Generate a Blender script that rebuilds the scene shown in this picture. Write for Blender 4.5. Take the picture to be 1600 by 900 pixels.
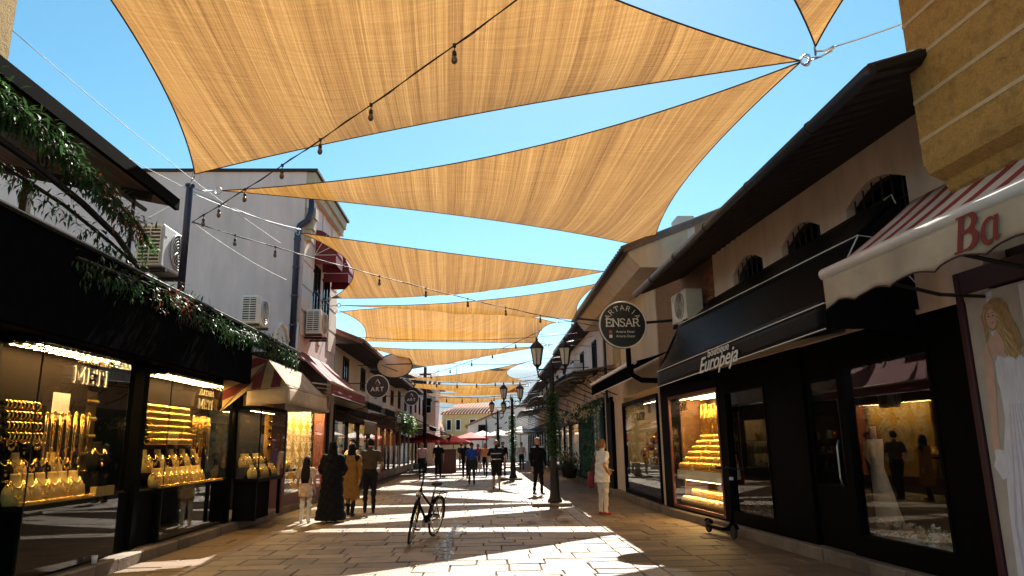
import bpy, bmesh, math, random
from mathutils import Vector, Matrix
import numpy as np
random.seed(7)
rng = random.Random(11)
R = math.radians
PI = math.pi
scene = bpy.context.scene
for o in list(bpy.data.objects):
    bpy.data.objects.remove(o)
COL = scene.collection

# ------------------------------------------------------------------ camera
FPX, CAM_H = 1100.0, 1.6
PITCH, YAW, ROLL = R(12.55), R(-2.35), R(-0.9)
_f = Vector((math.sin(-YAW) * math.cos(PITCH), math.cos(YAW) * math.cos(PITCH), math.sin(PITCH)))
_r = Vector((math.cos(YAW), math.sin(YAW), 0))
_u = _r.cross(_f)
_c, _s = math.cos(ROLL), math.sin(ROLL)
_r, _u = _c * _r + _s * _u, -_s * _r + _c * _u
cam_d = bpy.data.cameras.new('camera')
cam = bpy.data.objects.new('camera', cam_d)
COL.objects.link(cam)
cam_d.sensor_width = 36.0
cam_d.lens = FPX / 1600 * 36.0
cam_d.clip_start = 0.05
cam_d.clip_end = 20000
mw = Matrix((( _r.x, _u.x, -_f.x, 0), (_r.y, _u.y, -_f.y, 0), (_r.z, _u.z, -_f.z, CAM_H), (0, 0, 0, 1)))
cam.matrix_world = mw
scene.camera = cam

# ------------------------------------------------------------------ sky, sun, exposure
SUN = Vector((0.14, 1.02, 1.0)).normalized()
world = bpy.data.worlds.new('World')
scene.world = world
world.use_nodes = True
wn = world.node_tree.nodes
wl = world.node_tree.links
wn.clear()
sky = wn.new('ShaderNodeTexSky')
sky.sky_type = 'NISHITA'
sky.sun_disc = False
sky.sun_elevation = math.asin(SUN.z)
sky.sun_rotation = math.atan2(SUN.x, SUN.y)
sky.air_density = 1.0
sky.dust_density = 0.15
sky.ozone_density = 1.0
bg = wn.new('ShaderNodeBackground')
bg.inputs['Strength'].default_value = 0.058
wo = wn.new('ShaderNodeOutputWorld')
hs = wn.new('ShaderNodeHueSaturation')       # clear deep summer blue, slightly towards cyan
hs.inputs['Hue'].default_value = 0.472
hs.inputs['Saturation'].default_value = 1.22
hs.inputs['Value'].default_value = 1.0
wl.new(sky.outputs[0], hs.inputs['Color'])
wl.new(hs.outputs[0], bg.inputs[0])
wl.new(bg.outputs[0], wo.inputs[0])
sun_d = bpy.data.lights.new('sun', 'SUN')
sun_d.energy = 5.0
sun_d.angle = R(0.5)
sun_d.color = (1.0, 0.93, 0.82)
sun = bpy.data.objects.new('sun', sun_d)
COL.objects.link(sun)
sun.rotation_mode = 'QUATERNION'
sun.rotation_quaternion = SUN.to_track_quat('Z', 'Y')
vs = scene.view_settings
vs.view_transform = 'Standard'
vs.look = 'None'
vs.gamma = 1.0
vs.use_curve_mapping = False
vs.exposure = 1.52

cy = scene.cycles
cy.max_bounces = 7
cy.diffuse_bounces = 3
cy.glossy_bounces = 3
cy.transmission_bounces = 4
cy.transparent_max_bounces = 14
cy.volume_bounces = 0

# ------------------------------------------------------------------ materials
MT = {}
def mat(name, col, rough=0.6, metal=0.0, var=0.12, scale=5.0, bump=0.0, bscale=60.0, spec=0.5,
        emis=None, estr=0.0, rnd=0.0, stretch=None, dirt=0.0, sheen=0.0):
    """Principled material with two octaves of colour variation, optional bump and per-object variation."""
    m = bpy.data.materials.new(name)
    m.use_nodes = True
    nt = m.node_tree
    n, l = nt.nodes, nt.links
    b = n['Principled BSDF']
    b.inputs['Roughness'].default_value = rough
    b.inputs['Metallic'].default_value = metal
    b.inputs['Specular IOR Level'].default_value = spec
    if sheen:
        b.inputs['Sheen Weight'].default_value = sheen
    tc = n.new('ShaderNodeTexCoord')
    src = tc.outputs['Object']
    if stretch:
        mp = n.new('ShaderNodeMapping')
        mp.inputs['Scale'].default_value = stretch
        l.new(src, mp.inputs[0])
        src = mp.outputs[0]
    nz = n.new('ShaderNodeTexNoise')
    nz.inputs['Scale'].default_value = scale
    nz.inputs['Detail'].default_value = 6
    nz.inputs['Roughness'].default_value = 0.65
    l.new(src, nz.inputs['Vector'])
    rp = n.new('ShaderNodeMapRange')
    rp.inputs[1].default_value = 0.3
    rp.inputs[2].default_value = 0.7
    rp.inputs[3].default_value = 1 - var
    rp.inputs[4].default_value = 1 + var
    l.new(nz.outputs['Fac'], rp.inputs[0])
    mx = n.new('ShaderNodeVectorMath')
    mx.operation = 'SCALE'
    mx.inputs[0].default_value = col[:3]
    fac = rp.outputs[0]
    if rnd:
        oi = n.new('ShaderNodeObjectInfo')
        r2 = n.new('ShaderNodeMapRange')
        r2.inputs[3].default_value = 1 - rnd
        r2.inputs[4].default_value = 1 + rnd
        l.new(oi.outputs['Random'], r2.inputs[0])
        mm = n.new('ShaderNodeMath')
        mm.operation = 'MULTIPLY'
        l.new(fac, mm.inputs[0])
        l.new(r2.outputs[0], mm.inputs[1])
        fac = mm.outputs[0]
    l.new(fac, mx.inputs['Scale'])
    cout = mx.outputs[0]
    if dirt:
        n3 = n.new('ShaderNodeTexNoise')
        n3.inputs['Scale'].default_value = scale * 0.23
        n3.inputs['Detail'].default_value = 8
        l.new(tc.outputs['Object'], n3.inputs['Vector'])
        r3 = n.new('ShaderNodeMapRange')
        r3.inputs[1].default_value = 0.5
        r3.inputs[2].default_value = 0.72
        r3.inputs[4].default_value = dirt
        l.new(n3.outputs['Fac'], r3.inputs[0])
        mc = n.new('ShaderNodeMix')
        mc.data_type = 'RGBA'
        l.new(r3.outputs[0], mc.inputs['Factor'])
        l.new(cout, mc.inputs['A'])
        mc.inputs['B'].default_value = (col[0] * .35, col[1] * .32, col[2] * .28, 1)
        cout = mc.outputs['Result']
    l.new(cout, b.inputs['Base Color'])
    # roughness wear
    rr = n.new('ShaderNodeMapRange')
    rr.inputs[3].default_value = max(0.02, rough * 0.85)
    rr.inputs[4].default_value = min(1, rough * 1.15)
    l.new(nz.outputs['Fac'], rr.inputs[0])
    l.new(rr.outputs[0], b.inputs['Roughness'])
    if bump:
        n2 = n.new('ShaderNodeTexNoise')
        n2.inputs['Scale'].default_value = bscale
        n2.inputs['Detail'].default_value = 4
        l.new(src, n2.inputs['Vector'])
        bp = n.new('ShaderNodeBump')
        bp.inputs['Strength'].default_value = bump
        bp.inputs['Distance'].default_value = 0.02
        l.new(n2.outputs['Fac'], bp.inputs['Height'])
        l.new(bp.outputs[0], b.inputs['Normal'])
    if emis:
        b.inputs['Emission Color'].default_value = (*emis, 1)
        b.inputs['Emission Strength'].default_value = estr
    MT[name] = m
    return m

def glass_mat(name, tint=(1, 1, 1), ior=1.45, extra=0.0, rough=0.0):
    m = bpy.data.materials.new(name)
    m.use_nodes = True
    n, l = m.node_tree.nodes, m.node_tree.links
    n.clear()
    o = n.new('ShaderNodeOutputMaterial')
    t = n.new('ShaderNodeBsdfTransparent')
    t.inputs[0].default_value = (*tint, 1)
    g = n.new('ShaderNodeBsdfGlossy')
    g.inputs['Roughness'].default_value = rough
    f = n.new('ShaderNodeLayerWeight')
    f.inputs[0].default_value = .5
    pw = n.new('ShaderNodeMath')
    pw.operation = 'POWER'
    pw.inputs[1].default_value = 4.2
    l.new(f.outputs['Facing'], pw.inputs[0])
    a = n.new('ShaderNodeMath')
    a.operation = 'MULTIPLY_ADD'
    a.inputs[1].default_value = .62
    a.inputs[2].default_value = .02 + extra
    a.use_clamp = True
    l.new(pw.outputs[0], a.inputs[0])
    mx = n.new('ShaderNodeMixShader')
    l.new(a.outputs[0], mx.inputs[0])
    l.new(t.outputs[0], mx.inputs[1])
    l.new(g.outputs[0], mx.inputs[2])
    l.new(mx.outputs[0], o.inputs[0])
    MT[name] = m
    return m

def leaf_mat(name, col, trans=0.35, var=0.35):
    m = bpy.data.materials.new(name)
    m.use_nodes = True
    n, l = m.node_tree.nodes, m.node_tree.links
    n.clear()
    o = n.new('ShaderNodeOutputMaterial')
    tc = n.new('ShaderNodeTexCoord')
    nz = n.new('ShaderNodeTexNoise')
    nz.inputs['Scale'].default_value = 9
    l.new(tc.outputs['Object'], nz.inputs['Vector'])
    rp = n.new('ShaderNodeMapRange')
    rp.inputs[1].default_value = .3
    rp.inputs[2].default_value = .7
    rp.inputs[3].default_value = 1 - var
    rp.inputs[4].default_value = 1 + var
    l.new(nz.outputs['Fac'], rp.inputs[0])
    sc = n.new('ShaderNodeVectorMath')
    sc.operation = 'SCALE'
    sc.inputs[0].default_value = col
    l.new(rp.outputs[0], sc.inputs['Scale'])
    d = n.new('ShaderNodeBsdfPrincipled')
    d.inputs['Roughness'].default_value = .45
    l.new(sc.outputs[0], d.inputs['Base Color'])
    t = n.new('ShaderNodeBsdfTranslucent')
    l.new(sc.outputs[0], t.inputs[0])
    mx = n.new('ShaderNodeMixShader')
    mx.inputs[0].default_value = trans
    l.new(d.outputs[0], mx.inputs[1])
    l.new(t.outputs[0], mx.inputs[2])
    l.new(mx.outputs[0], o.inputs[0])
    MT[name] = m
    return m

def stripe_mat(name, c1, c2, period, axis='X', duty=.5, rough=.8, bump=.2, trans=.0):
    """Woven awning cloth with stripes of two colours along UV x."""
    m = bpy.data.materials.new(name)
    m.use_nodes = True
    n, l = m.node_tree.nodes, m.node_tree.links
    b = n['Principled BSDF']
    b.inputs['Roughness'].default_value = rough
    uv = n.new('ShaderNodeUVMap')
    sp = n.new('ShaderNodeSeparateXYZ')
    l.new(uv.outputs[0], sp.inputs[0])
    md = n.new('ShaderNodeMath')
    md.operation = 'DIVIDE'
    md.inputs[1].default_value = period
    l.new(sp.outputs['XYZ'.index(axis)], md.inputs[0])
    fr = n.new('ShaderNodeMath')
    fr.operation = 'FRACT'
    l.new(md.outputs[0], fr.inputs[0])
    gt = n.new('ShaderNodeMath')
    gt.operation = 'GREATER_THAN'
    gt.inputs[1].default_value = duty
    l.new(fr.outputs[0], gt.inputs[0])
    nz = n.new('ShaderNodeTexNoise')
    nz.inputs['Scale'].default_value = 3
    nz.inputs['Detail'].default_value = 8
    tc = n.new('ShaderNodeTexCoord')
    l.new(tc.outputs['Object'], nz.inputs['Vector'])
    mc = n.new('ShaderNodeMix')
    mc.data_type = 'RGBA'
    mc.inputs['A'].default_value = (*c1, 1)
    mc.inputs['B'].default_value = (*c2, 1)
    l.new(gt.outputs[0], mc.inputs['Factor'])
    rp = n.new('ShaderNodeMapRange')
    rp.inputs[1].default_value = .3
    rp.inputs[2].default_value = .75
    rp.inputs[3].default_value = 1.05
    rp.inputs[4].default_value = .62
    l.new(nz.outputs['Fac'], rp.inputs[0])
    sc = n.new('ShaderNodeVectorMath')
    sc.operation = 'SCALE'
    l.new(mc.outputs['Result'], sc.inputs[0])
    l.new(rp.outputs[0], sc.inputs['Scale'])
    l.new(sc.outputs[0], b.inputs['Base Color'])
    if trans:
        o = n['Material Output']
        t = n.new('ShaderNodeBsdfTranslucent')
        l.new(sc.outputs[0], t.inputs[0])
        mx = n.new('ShaderNodeMixShader')
        mx.inputs[0].default_value = trans
        l.new(b.outputs[0], mx.inputs[1])
        l.new(t.outputs[0], mx.inputs[2])
        l.new(mx.outputs[0], o.inputs[0])
    MT[name] = m
    return m

# ------------------------------------------------------------------ object helpers
def tag(o, label=None, cat=None, group=None, kind=None):
    if label: o['label'] = label
    if cat: o['category'] = cat
    if group: o['group'] = group
    if kind: o['kind'] = kind
    return o

def wmat(o):
    m = o.matrix_basis.copy()
    if o.parent: m = wmat(o.parent) @ o.matrix_parent_inverse @ m
    return m
def adopt(o, parent):
    o.parent = parent
    o.matrix_parent_inverse = wmat(parent).inverted()

def empty(name, loc=(0, 0, 0), label=None, cat=None, group=None, rz=0.0, parent=None):
    o = bpy.data.objects.new(name, None)
    COL.objects.link(o)
    o.location = loc
    o.rotation_euler = (0, 0, rz)
    o.empty_display_size = .1
    if parent: adopt(o, parent)
    return tag(o, label, cat, group)

def copy_tree(o, parent=None):
    c = o.copy()
    COL.objects.link(c)
    if parent is not None:
        c.parent = parent
    for ch in o.children:
        copy_tree(ch, c)
    return c

class MB:
    """Collects faces (optionally through a frame matrix) and links them as ONE mesh object."""
    def __init__(s, T=None):
        s.v, s.f, s.mi, s.uv = [], [], [], {}
        s.T = T
        s.m = 0
        s.flip = T is not None and T.to_3x3().determinant() < 0
    def vert(s, p):
        p = Vector(p)
        if s.T is not None: p = s.T @ p
        s.v.append(p)
        return len(s.v) - 1
    def face(s, idx, uv=None):
        if s.flip:
            idx = list(reversed(idx))
            if uv: uv = list(reversed(uv))
        if uv: s.uv[len(s.f)] = uv
        s.f.append(tuple(idx))
        s.mi.append(s.m)
    def poly(s, pts, uv=None):
        s.face([s.vert(p) for p in pts], uv)
    def box(s, x0, x1, y0, y1, z0, z1):
        if x0 > x1: x0, x1 = x1, x0
        if y0 > y1: y0, y1 = y1, y0
        if z0 > z1: z0, z1 = z1, z0
        i = [s.vert(p) for p in ((x0, y0, z0), (x1, y0, z0), (x1, y1, z0), (x0, y1, z0),
                                 (x0, y0, z1), (x1, y0, z1), (x1, y1, z1), (x0, y1, z1))]
        for q in ((0, 3, 2, 1), (4, 5, 6, 7), (0, 1, 5, 4), (1, 2, 6, 5), (2, 3, 7, 6), (3, 0, 4, 7)):
            s.face([i[k] for k in q])
        return s
    def beam(s, a, b, w, h, up=(0, 0, 1)):
        """box beam from a to b, width w (sideways) and height h."""
        a, b = Vector(a), Vector(b)
        d = (b - a).normalized()
        sd = d.cross(Vector(up))
        if sd.length < 1e-4: sd = d.cross(Vector((1, 0, 0)))
        sd.normalize()
        up = sd.cross(d)
        i = []
        for p in (a, b):
            for sx, sz in ((-1, -1), (1, -1), (1, 1), (-1, 1)):
                i.append(s.vert(p + sd * sx * w / 2 + up * sz * h / 2))
        for q in ((0, 1, 2, 3), (7, 6, 5, 4), (0, 4, 5, 1), (1, 5, 6, 2), (2, 6, 7, 3), (3, 7, 4, 0)):
            s.face([i[k] for k in q])
        return s
    def tube(s, pts, r, n=6, closed=False, caps=True):
        pts = [Vector(p) for p in pts]
        k = len(pts)
        rs = r if isinstance(r, (list, tuple)) else [r] * k
        rings = []
        prev = None
        for i, p in enumerate(pts):
            if closed: d = pts[(i + 1) % k] - pts[i - 1]
            else: d = pts[min(i + 1, k - 1)] - pts[max(i - 1, 0)]
            if d.length < 1e-9: d = Vector((0, 0, 1))
            d.normalize()
            if prev is None:
                a = d.cross(Vector((0, 0, 1)))
                if a.length < .05: a = d.cross(Vector((0, 1, 0)))
            else:
                a = prev - d * prev.dot(d)
                if a.length < 1e-6: a = d.cross(Vector((0, 1, 0)))
            a.normalize()
            prev = a
            b = d.cross(a)
            rings.append([s.vert(p + (a * math.cos(2 * PI * j / n) + b * math.sin(2 * PI * j / n)) * rs[i]) for j in range(n)])
        m = k if closed else k - 1
        for i in range(m):
            A, B = rings[i], rings[(i + 1) % k]
            for j in range(n):
                s.face((A[j], A[(j + 1) % n], B[(j + 1) % n], B[j]))
        if caps and not closed:
            s.face(list(reversed(rings[0])))
            s.face(rings[-1])
        return s
    def lathe(s, prof, n=16, c=(0, 0, 0), axis='z', ang0=0):
        """profile [(r, h)...] spun about an axis through c."""
        c = Vector(c)
        rings = []
        for r, h in prof:
            ring = []
            for j in range(n):
                a = ang0 + 2 * PI * j / n
                if axis == 'z': p = Vector((r * math.cos(a), r * math.sin(a), h))
                elif axis == 'y': p = Vector((r * math.cos(a), h, -r * math.sin(a)))
                else: p = Vector((h, r * math.cos(a), r * math.sin(a)))
                ring.append(s.vert(c + p))
            rings.append(ring)
        for A, B in zip(rings, rings[1:]):
            for j in range(n):
                s.face((A[j], A[(j + 1) % n], B[(j + 1) % n], B[j]))
        if prof[0][0] > 1e-6: s.face(list(reversed(rings[0])))
        if prof[-1][0] > 1e-6: s.face(rings[-1])
        return s
    def loft(s, rings, caps=True):
        idx = [[s.vert(p) for p in r] for r in rings]
        n = len(idx[0])
        for A, B in zip(idx, idx[1:]):
            for j in range(n):
                s.face((A[j], A[(j + 1) % n], B[(j + 1) % n], B[j]))
        if caps:
            s.face(list(reversed(idx[0])))
            s.face(idx[-1])
        return s
    def prism(s, poly, a, b, plane='xz'):
        """extrude a 2D polygon along the remaining axis from a to b."""
        def mk(p, t):
            if plane == 'xz': return (p[0], t, p[1])
            if plane == 'yz': return (t, p[0], p[1])
            return (p[0], p[1], t)
        A = [s.vert(mk(p, a)) for p in poly]
        B = [s.vert(mk(p, b)) for p in poly]
        n = len(poly)
        s.face(A)
        s.face(list(reversed(B)))
        for j in range(n):
            s.face((A[(j + 1) % n], A[j], B[j], B[(j + 1) % n]))
        return s
    def ell(s, c, rad, nu=10, nv=6):
        c = Vector(c)
        prof = []
        rings = []
        for i in range(nv + 1):
            t = PI * i / nv
            rr = max(math.sin(t), 0.02)
            rings.append([s.vert(c + Vector((rad[0] * rr * math.cos(2 * PI * j / nu), rad[1] * rr * math.sin(2 * PI * j / nu), -rad[2] * math.cos(t)))) for j in range(nu)])
        for A, B in zip(rings, rings[1:]):
            for j in range(nu):
                s.face((A[j], A[(j + 1) % nu], B[(j + 1) % nu], B[j]))
        return s
    def grid(s, P, uvs=None):
        """P[i][j] points; uvs[i][j]"""
        I = [[s.vert(p) for p in row] for row in P]
        for i in range(len(P) - 1):
            for j in range(len(P[0]) - 1):
                q = ((i, j), (i + 1, j), (i + 1, j + 1), (i, j + 1))
                s.face([I[a][b] for a, b in q], [uvs[a][b] for a, b in q] if uvs else None)
        return s
    def mesh(s, name, mats, smooth=False):
        me = bpy.data.meshes.new(name)
        me.from_pydata([tuple(v) for v in s.v], [], s.f)
        if not isinstance(mats, (list, tuple)): mats = [mats]
        for m in mats: me.materials.append(MT[m] if isinstance(m, str) else m)
        if len(mats) > 1: me.polygons.foreach_set('material_index', s.mi)
        if smooth: me.polygons.foreach_set('use_smooth', [True] * len(s.f))
        if s.uv:
            ul = me.uv_layers.new(name='UVMap')
            for p in me.polygons:
                u = s.uv.get(p.index)
                if u:
                    for k, li in enumerate(p.loop_indices): ul.data[li].uv = u[k]
        me.update()
        return me
    def build(s, name, mats, parent=None, smooth=False, bevel=0.0, solid=0.0, loc=None, angle=None):
        me = s.mesh(name, mats, smooth)
        o = bpy.data.objects.new(name, me)
        COL.objects.link(o)
        if parent is not None:
            adopt(o, parent)
        if loc: o.location = loc
        if solid:
            md = o.modifiers.new('solid', 'SOLIDIFY')
            md.thickness = solid
            md.offset = 0
        if bevel:
            md = o.modifiers.new('bevel', 'BEVEL')
            md.width = bevel
            md.segments = 1
            md.limit_method = 'ANGLE'
        if angle:
            me.polygons.foreach_set('use_smooth', [True] * len(me.polygons))
            md = o.modifiers.new('ws', 'WEIGHTED_NORMAL')
        return o

def frame(ox, oy, dx, dy, out_sign):
    """local x = along the facade, local y = out towards the street, z up; out_sign=+1 for left row, -1 for right row."""
    d = Vector((dx, dy, 0)).normalized()
    n = Vector((d.y, -d.x, 0)) * out_sign
    return Matrix(((d.x, n.x, 0, ox), (d.y, n.y, 0, oy), (0, 0, 1, 0), (0, 0, 0, 1)))
FL = frame(-5.2, 0, 0, 1, 1)          # left row of shops
FRN = frame(5.352, 0, -.067, 1, -1)   # near right building
FRF = frame(4.25, 0, 0, 1, -1)        # right row farther on

def lerp(a, b, t): return a + (b - a) * t
def vl(a, b, t): return Vector(a).lerp(Vector(b), t)
ORD = ['first', 'second', 'third', 'fourth', 'fifth', 'sixth', 'seventh', 'eighth', 'ninth', 'tenth', 'eleventh', 'twelfth',
       'thirteenth', 'fourteenth', 'fifteenth', 'sixteenth', 'seventeenth', 'eighteenth', 'nineteenth', 'twentieth']

def text_mesh(body, size, ext=.006, shear=0.0, weight=0.0, spacing=1.0, align='CENTER'):
    cu = bpy.data.curves.new('lettering', 'FONT')
    cu.body = body
    cu.size = size
    cu.extrude = ext
    cu.shear = shear
    cu.offset = weight
    cu.space_character = spacing
    cu.align_x = align
    cu.align_y = 'CENTER'
    cu.resolution_u = 3
    o = bpy.data.objects.new('tmp', cu)
    COL.objects.link(o)
    dg = bpy.context.evaluated_depsgraph_get()
    me = bpy.data.meshes.new_from_object(o.evaluated_get(dg))
    bpy.data.objects.remove(o)
    bpy.data.curves.remove(cu)
    return me
def text(body, size, M, mt, parent=None, name='lettering', **k):
    me = text_mesh(body, size, **k)
    me.name = name
    me.materials.clear()
    me.materials.append(MT[mt])
    me.transform(M)
    o = bpy.data.objects.new(name, me)
    COL.objects.link(o)
    if parent is not None: adopt(o, parent)
    return o
def basis(o, x, y):
    """matrix with local x along x, local y along y, origin o."""
    x = Vector(x).normalized()
    y = Vector(y)
    y = (y - x * y.dot(x)).normalized()
    z = x.cross(y)
    return Matrix(((x.x, y.x, z.x, o[0]), (x.y, y.y, z.y, o[1]), (x.z, y.z, z.z, o[2]), (0, 0, 0, 1)))

def ribbon(mb, pts, ws, M, th=.004):
    """flat pen stroke through 2D points with a width at each, laid on M's plane."""
    n = len(pts)
    L_, R_ = [], []
    for i in range(n):
        a, b = Vector(pts[max(0, i - 1)]), Vector(pts[min(n - 1, i + 1)])
        d = (b - a).normalized()
        q = Vector((-d.y, d.x)) * ws[i] / 2
        p = Vector(pts[i])
        L_.append(p + q)
        R_.append(p - q)
    rings = [[M @ Vector((l_.x, l_.y, 0)), M @ Vector((r_.x, r_.y, 0)), M @ Vector((r_.x, r_.y, th)), M @ Vector((l_.x, l_.y, th))] for l_, r_ in zip(L_, R_)]
    mb.loft(rings)
# slab-serif capitals built from strokes (unit height 1)
STK = {
 'M': (1.15, [((.1, 0), (.1, 1)), ((.1, 1), (.57, .25)), ((.57, .25), (1.05, 1)), ((1.05, 1), (1.05, 0))], [(.1, 0), (1.05, 0), (.05, 1), (1.1, 1)]),
 'E': (.8, [((.1, 0), (.1, 1)), ((.1, .97), (.68, .97)), ((.1, .5), (.52, .5)), ((.1, .03), (.7, .03)), ((.68, .97), (.68, .78)), ((.7, .03), (.7, .22)), ((.52, .4), (.52, .6))], [(.1, 0), (.1, 1)]),
 'T': (.85, [((.42, 0), (.42, 1)), ((.05, .97), (.8, .97)), ((.05, .97), (.05, .76)), ((.8, .97), (.8, .76))], [(.42, 0)]),
 'I': (.45, [((.22, 0), (.22, 1))], [(.22, 0), (.22, 1)]),
 'N': (.95, [((.12, 0), (.12, 1)), ((.12, 1), (.82, 0)), ((.82, 0), (.82, 1))], [(.12, 0), (.08, 1), (.82, 1)]),
 'S': (.75, [((.66, .8), (.6, .93)), ((.6, .93), (.38, 1)), ((.38, 1), (.16, .92)), ((.16, .92), (.1, .75)), ((.1, .75), (.2, .6)), ((.2, .6), (.52, .47)), ((.52, .47), (.66, .28)), ((.66, .28), (.58, .08)), ((.58, .08), (.36, 0)), ((.36, 0), (.14, .06)), ((.14, .06), (.08, .2))], []),
 'A': (.95, [((.08, 0), (.45, 1)), ((.45, 1), (.86, 0)), ((.24, .36), (.7, .36))], [(.08, 0), (.86, 0)]),
 'R': (.9, [((.12, 0), (.12, 1)), ((.12, .97), (.5, .97)), ((.5, .97), (.68, .85)), ((.68, .85), (.68, .64)), ((.68, .64), (.5, .5)), ((.5, .5), (.12, .5)), ((.45, .5), (.76, .03))], [(.12, 0), (.12, 1), (.78, 0)]),
 'L': (.75, [((.12, 0), (.12, 1)), ((.12, .03), (.65, .03)), ((.65, .03), (.65, .25))], [(.12, 0), (.12, 1)]),
 'Z': (.8, [((.08, .97), (.7, .97)), ((.7, .97), (.06, .03)), ((.06, .03), (.7, .03))], []),
}
def slab_text(mb, body, M, h, w=.16, ext=.012, serif=True, spacing=1.0):
    """adds slab capitals to mb (in mb's own space through M), centred on M's origin."""
    tot = sum(STK[c][0] * spacing for c in body)
    x = -tot / 2
    for c in body:
        wd, st, sf = STK[c]
        for k, (a, b) in enumerate(st):
            A = M @ Vector(((x + a[0]) * h, (a[1] - .5) * h, 0))
            B = M @ Vector(((x + b[0]) * h, (b[1] - .5) * h, 0))
            up = M.to_3x3() @ Vector((0, 0, 1))
            dd = (B - A).normalized()
            ww = w * h * (1.0 if abs(a[0] - b[0]) < .05 and abs(a[1] - b[1]) > .5 else .72)
            mb.beam(A - dd * ww * .3, B + dd * ww * .3, ww, ext + k * .0006, up=up)
        if serif:
            for (sx, sy) in sf:
                A = M @ Vector(((x + sx - .15) * h, (abs(sy - .03) - .5) * h, 0))
                B = M @ Vector(((x + sx + .15) * h, (abs(sy - .03) - .5) * h, 0))
                mb.beam(A, B, w * h * .5, ext + .007, up=M.to_3x3() @ Vector((0, 0, 1)))
        x += wd * spacing
# ------------------------------------------------------------------ material library
mat('stone', (.182, .124, .073), rough=.6, var=.22, scale=7, bump=.7, bscale=24, rnd=.3, dirt=.85)
mat('stone_warm', (.14, .085, .045), rough=.7, var=.25, scale=3, bump=.3, bscale=50, rnd=.1, dirt=.6)
mat('kerb_stone', (.20, .155, .11), rough=.75, var=.2, scale=6, bump=.5, bscale=40, rnd=.15, dirt=.7)
mat('joint_dirt', (.055, .04, .028), rough=.95, var=.3, scale=20, bump=.4)
mat('ground_soil', (.16, .14, .10), rough=.95, var=.3, scale=.02)
mat('forest', (.04, .07, .055), rough=.9, var=.5, scale=.012, bump=.6, bscale=.05)
mat('black_paint', (.0032, .003, .003), rough=.5, var=.3, scale=8, bump=.05, spec=.02)
mat('black_matte', (.005, .0048, .0046), rough=.9, var=.3, scale=6, spec=.02)
mat('black_cloth', (.0055, .0055, .006), rough=.9, var=.3, scale=10, bump=.25, bscale=200, spec=0)
mat('black_vinyl', (.005, .0052, .006), rough=.42, var=.25, scale=5, bump=.12, bscale=9, spec=.05)
mat('dark_iron', (.012, .011, .011), rough=.5, metal=.3, var=.3, scale=20, bump=.15)
mat('dark_wood', (.022, .0135, .009), rough=.75, spec=.2, var=.35, scale=6, stretch=(1, 8, 8), bump=.3)
mat('warm_wood', (.17, .09, .04), rough=.65, var=.35, scale=5, stretch=(8, .7, 8), bump=.25, rnd=.2)
mat('red_wood', (.13, .035, .022), rough=.5, var=.25, scale=6, stretch=(6, 6, .8), bump=.15)
mat('maroon', (.06, .007, .009), rough=.55, var=.18, scale=6)
mat('maroon_cloth', (.17, .012, .022), rough=.75, var=.25, scale=4, bump=.2, bscale=120)
mat('red_cloth', (.55, .03, .025), rough=.8, var=.2, scale=4, bump=.2)
mat('lilac_plaster', (.76, .62, .60), rough=.9, var=.11, scale=2.5, stretch=(1.3, 1.3, .22), bump=.3, bscale=90, dirt=.22)
mat('pink_plaster', (.80, .64, .53), rough=.9, var=.14, scale=3, stretch=(1.3, 1.3, .25), bump=.3, bscale=60, dirt=.25)
mat('cream_plaster', (.60, .51, .40), rough=.9, var=.13, scale=3, stretch=(1.3, 1.3, .25), bump=.3, bscale=60, dirt=.25)
mat('beige_trim', (.50, .42, .30), rough=.85, var=.12, scale=5, bump=.2, dirt=.3)
mat('ochre_plaster', (.50, .30, .085), rough=.95, var=.24, scale=46, bump=.8, bscale=60, dirt=.45)
mat('ochre_joint', (.60, .47, .29), rough=.9, var=.15, scale=12, bump=.3)
mat('yellow_plaster', (.62, .47, .21), rough=.9, var=.08, scale=2, bump=.2)
mat('white_plaster', (.66, .64, .62), rough=.9, var=.08, scale=1.5, bump=.2, dirt=.3)
mat('white_paint', (.78, .76, .72), rough=.5, var=.06, scale=6, dirt=.15)
mat('white_plastic', (.74, .73, .70), rough=.42, var=.05, scale=8, dirt=.2)
mat('cream_cloth', (.60, .48, .34), rough=.85, var=.12, scale=4, bump=.25, bscale=150, dirt=.55)
mat('grille_dark', (.03, .03, .032), rough=.6, var=.2)
mat('steel', (.55, .55, .56), rough=.32, metal=1, var=.1)
mat('pole_blue', (.035, .035, .075), rough=.35, metal=.3, var=.2)
mat('pipe_dark', (.022, .022, .03), rough=.4, var=.2)
mat('wire_white', (.62, .62, .60), rough=.6, var=.1)
mat('wire_black', (.015, .013, .012), rough=.6, var=.2)
mat('bulb_glass', (.16, .10, .045), rough=.15, var=.1)
mat('roof_tile', (.30, .13, .075), rough=.85, var=.35, scale=4, bump=.3, rnd=.2, dirt=.4)
mat('roof_tile_dark', (.035, .022, .018), rough=.85, var=.4, scale=5, bump=.3)
mat('brick', (.32, .12, .06), rough=.9, var=.25, scale=12, bump=.4, rnd=.25)
mat('mortar', (.30, .25, .20), rough=.95, var=.2, scale=20, bump=.3)
mat('hem', (.09, .032, .014), rough=.9, var=.2, scale=12)
mat('rubber', (.014, .014, .014), rough=.75, var=.2)
mat('gold', (1.0, .62, .16), rough=.24, metal=1, var=.16, scale=40)
mat('gold_pale', (1.0, .78, .36), rough=.28, metal=1, var=.12, scale=40)
mat('silver', (.8, .78, .74), rough=.25, metal=1, var=.1, scale=40)
mat('velvet_cream', (.52, .36, .13), rough=.9, var=.1, spec=.15)
mat('velvet_black', (.008, .006, .005), rough=.95, var=.2, spec=.1)
mat('velvet_red', (.22, .02, .025), rough=.9, var=.2, sheen=.3)
mat('case_back', (.12, .052, .014), rough=.6, var=.25, scale=4)
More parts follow.
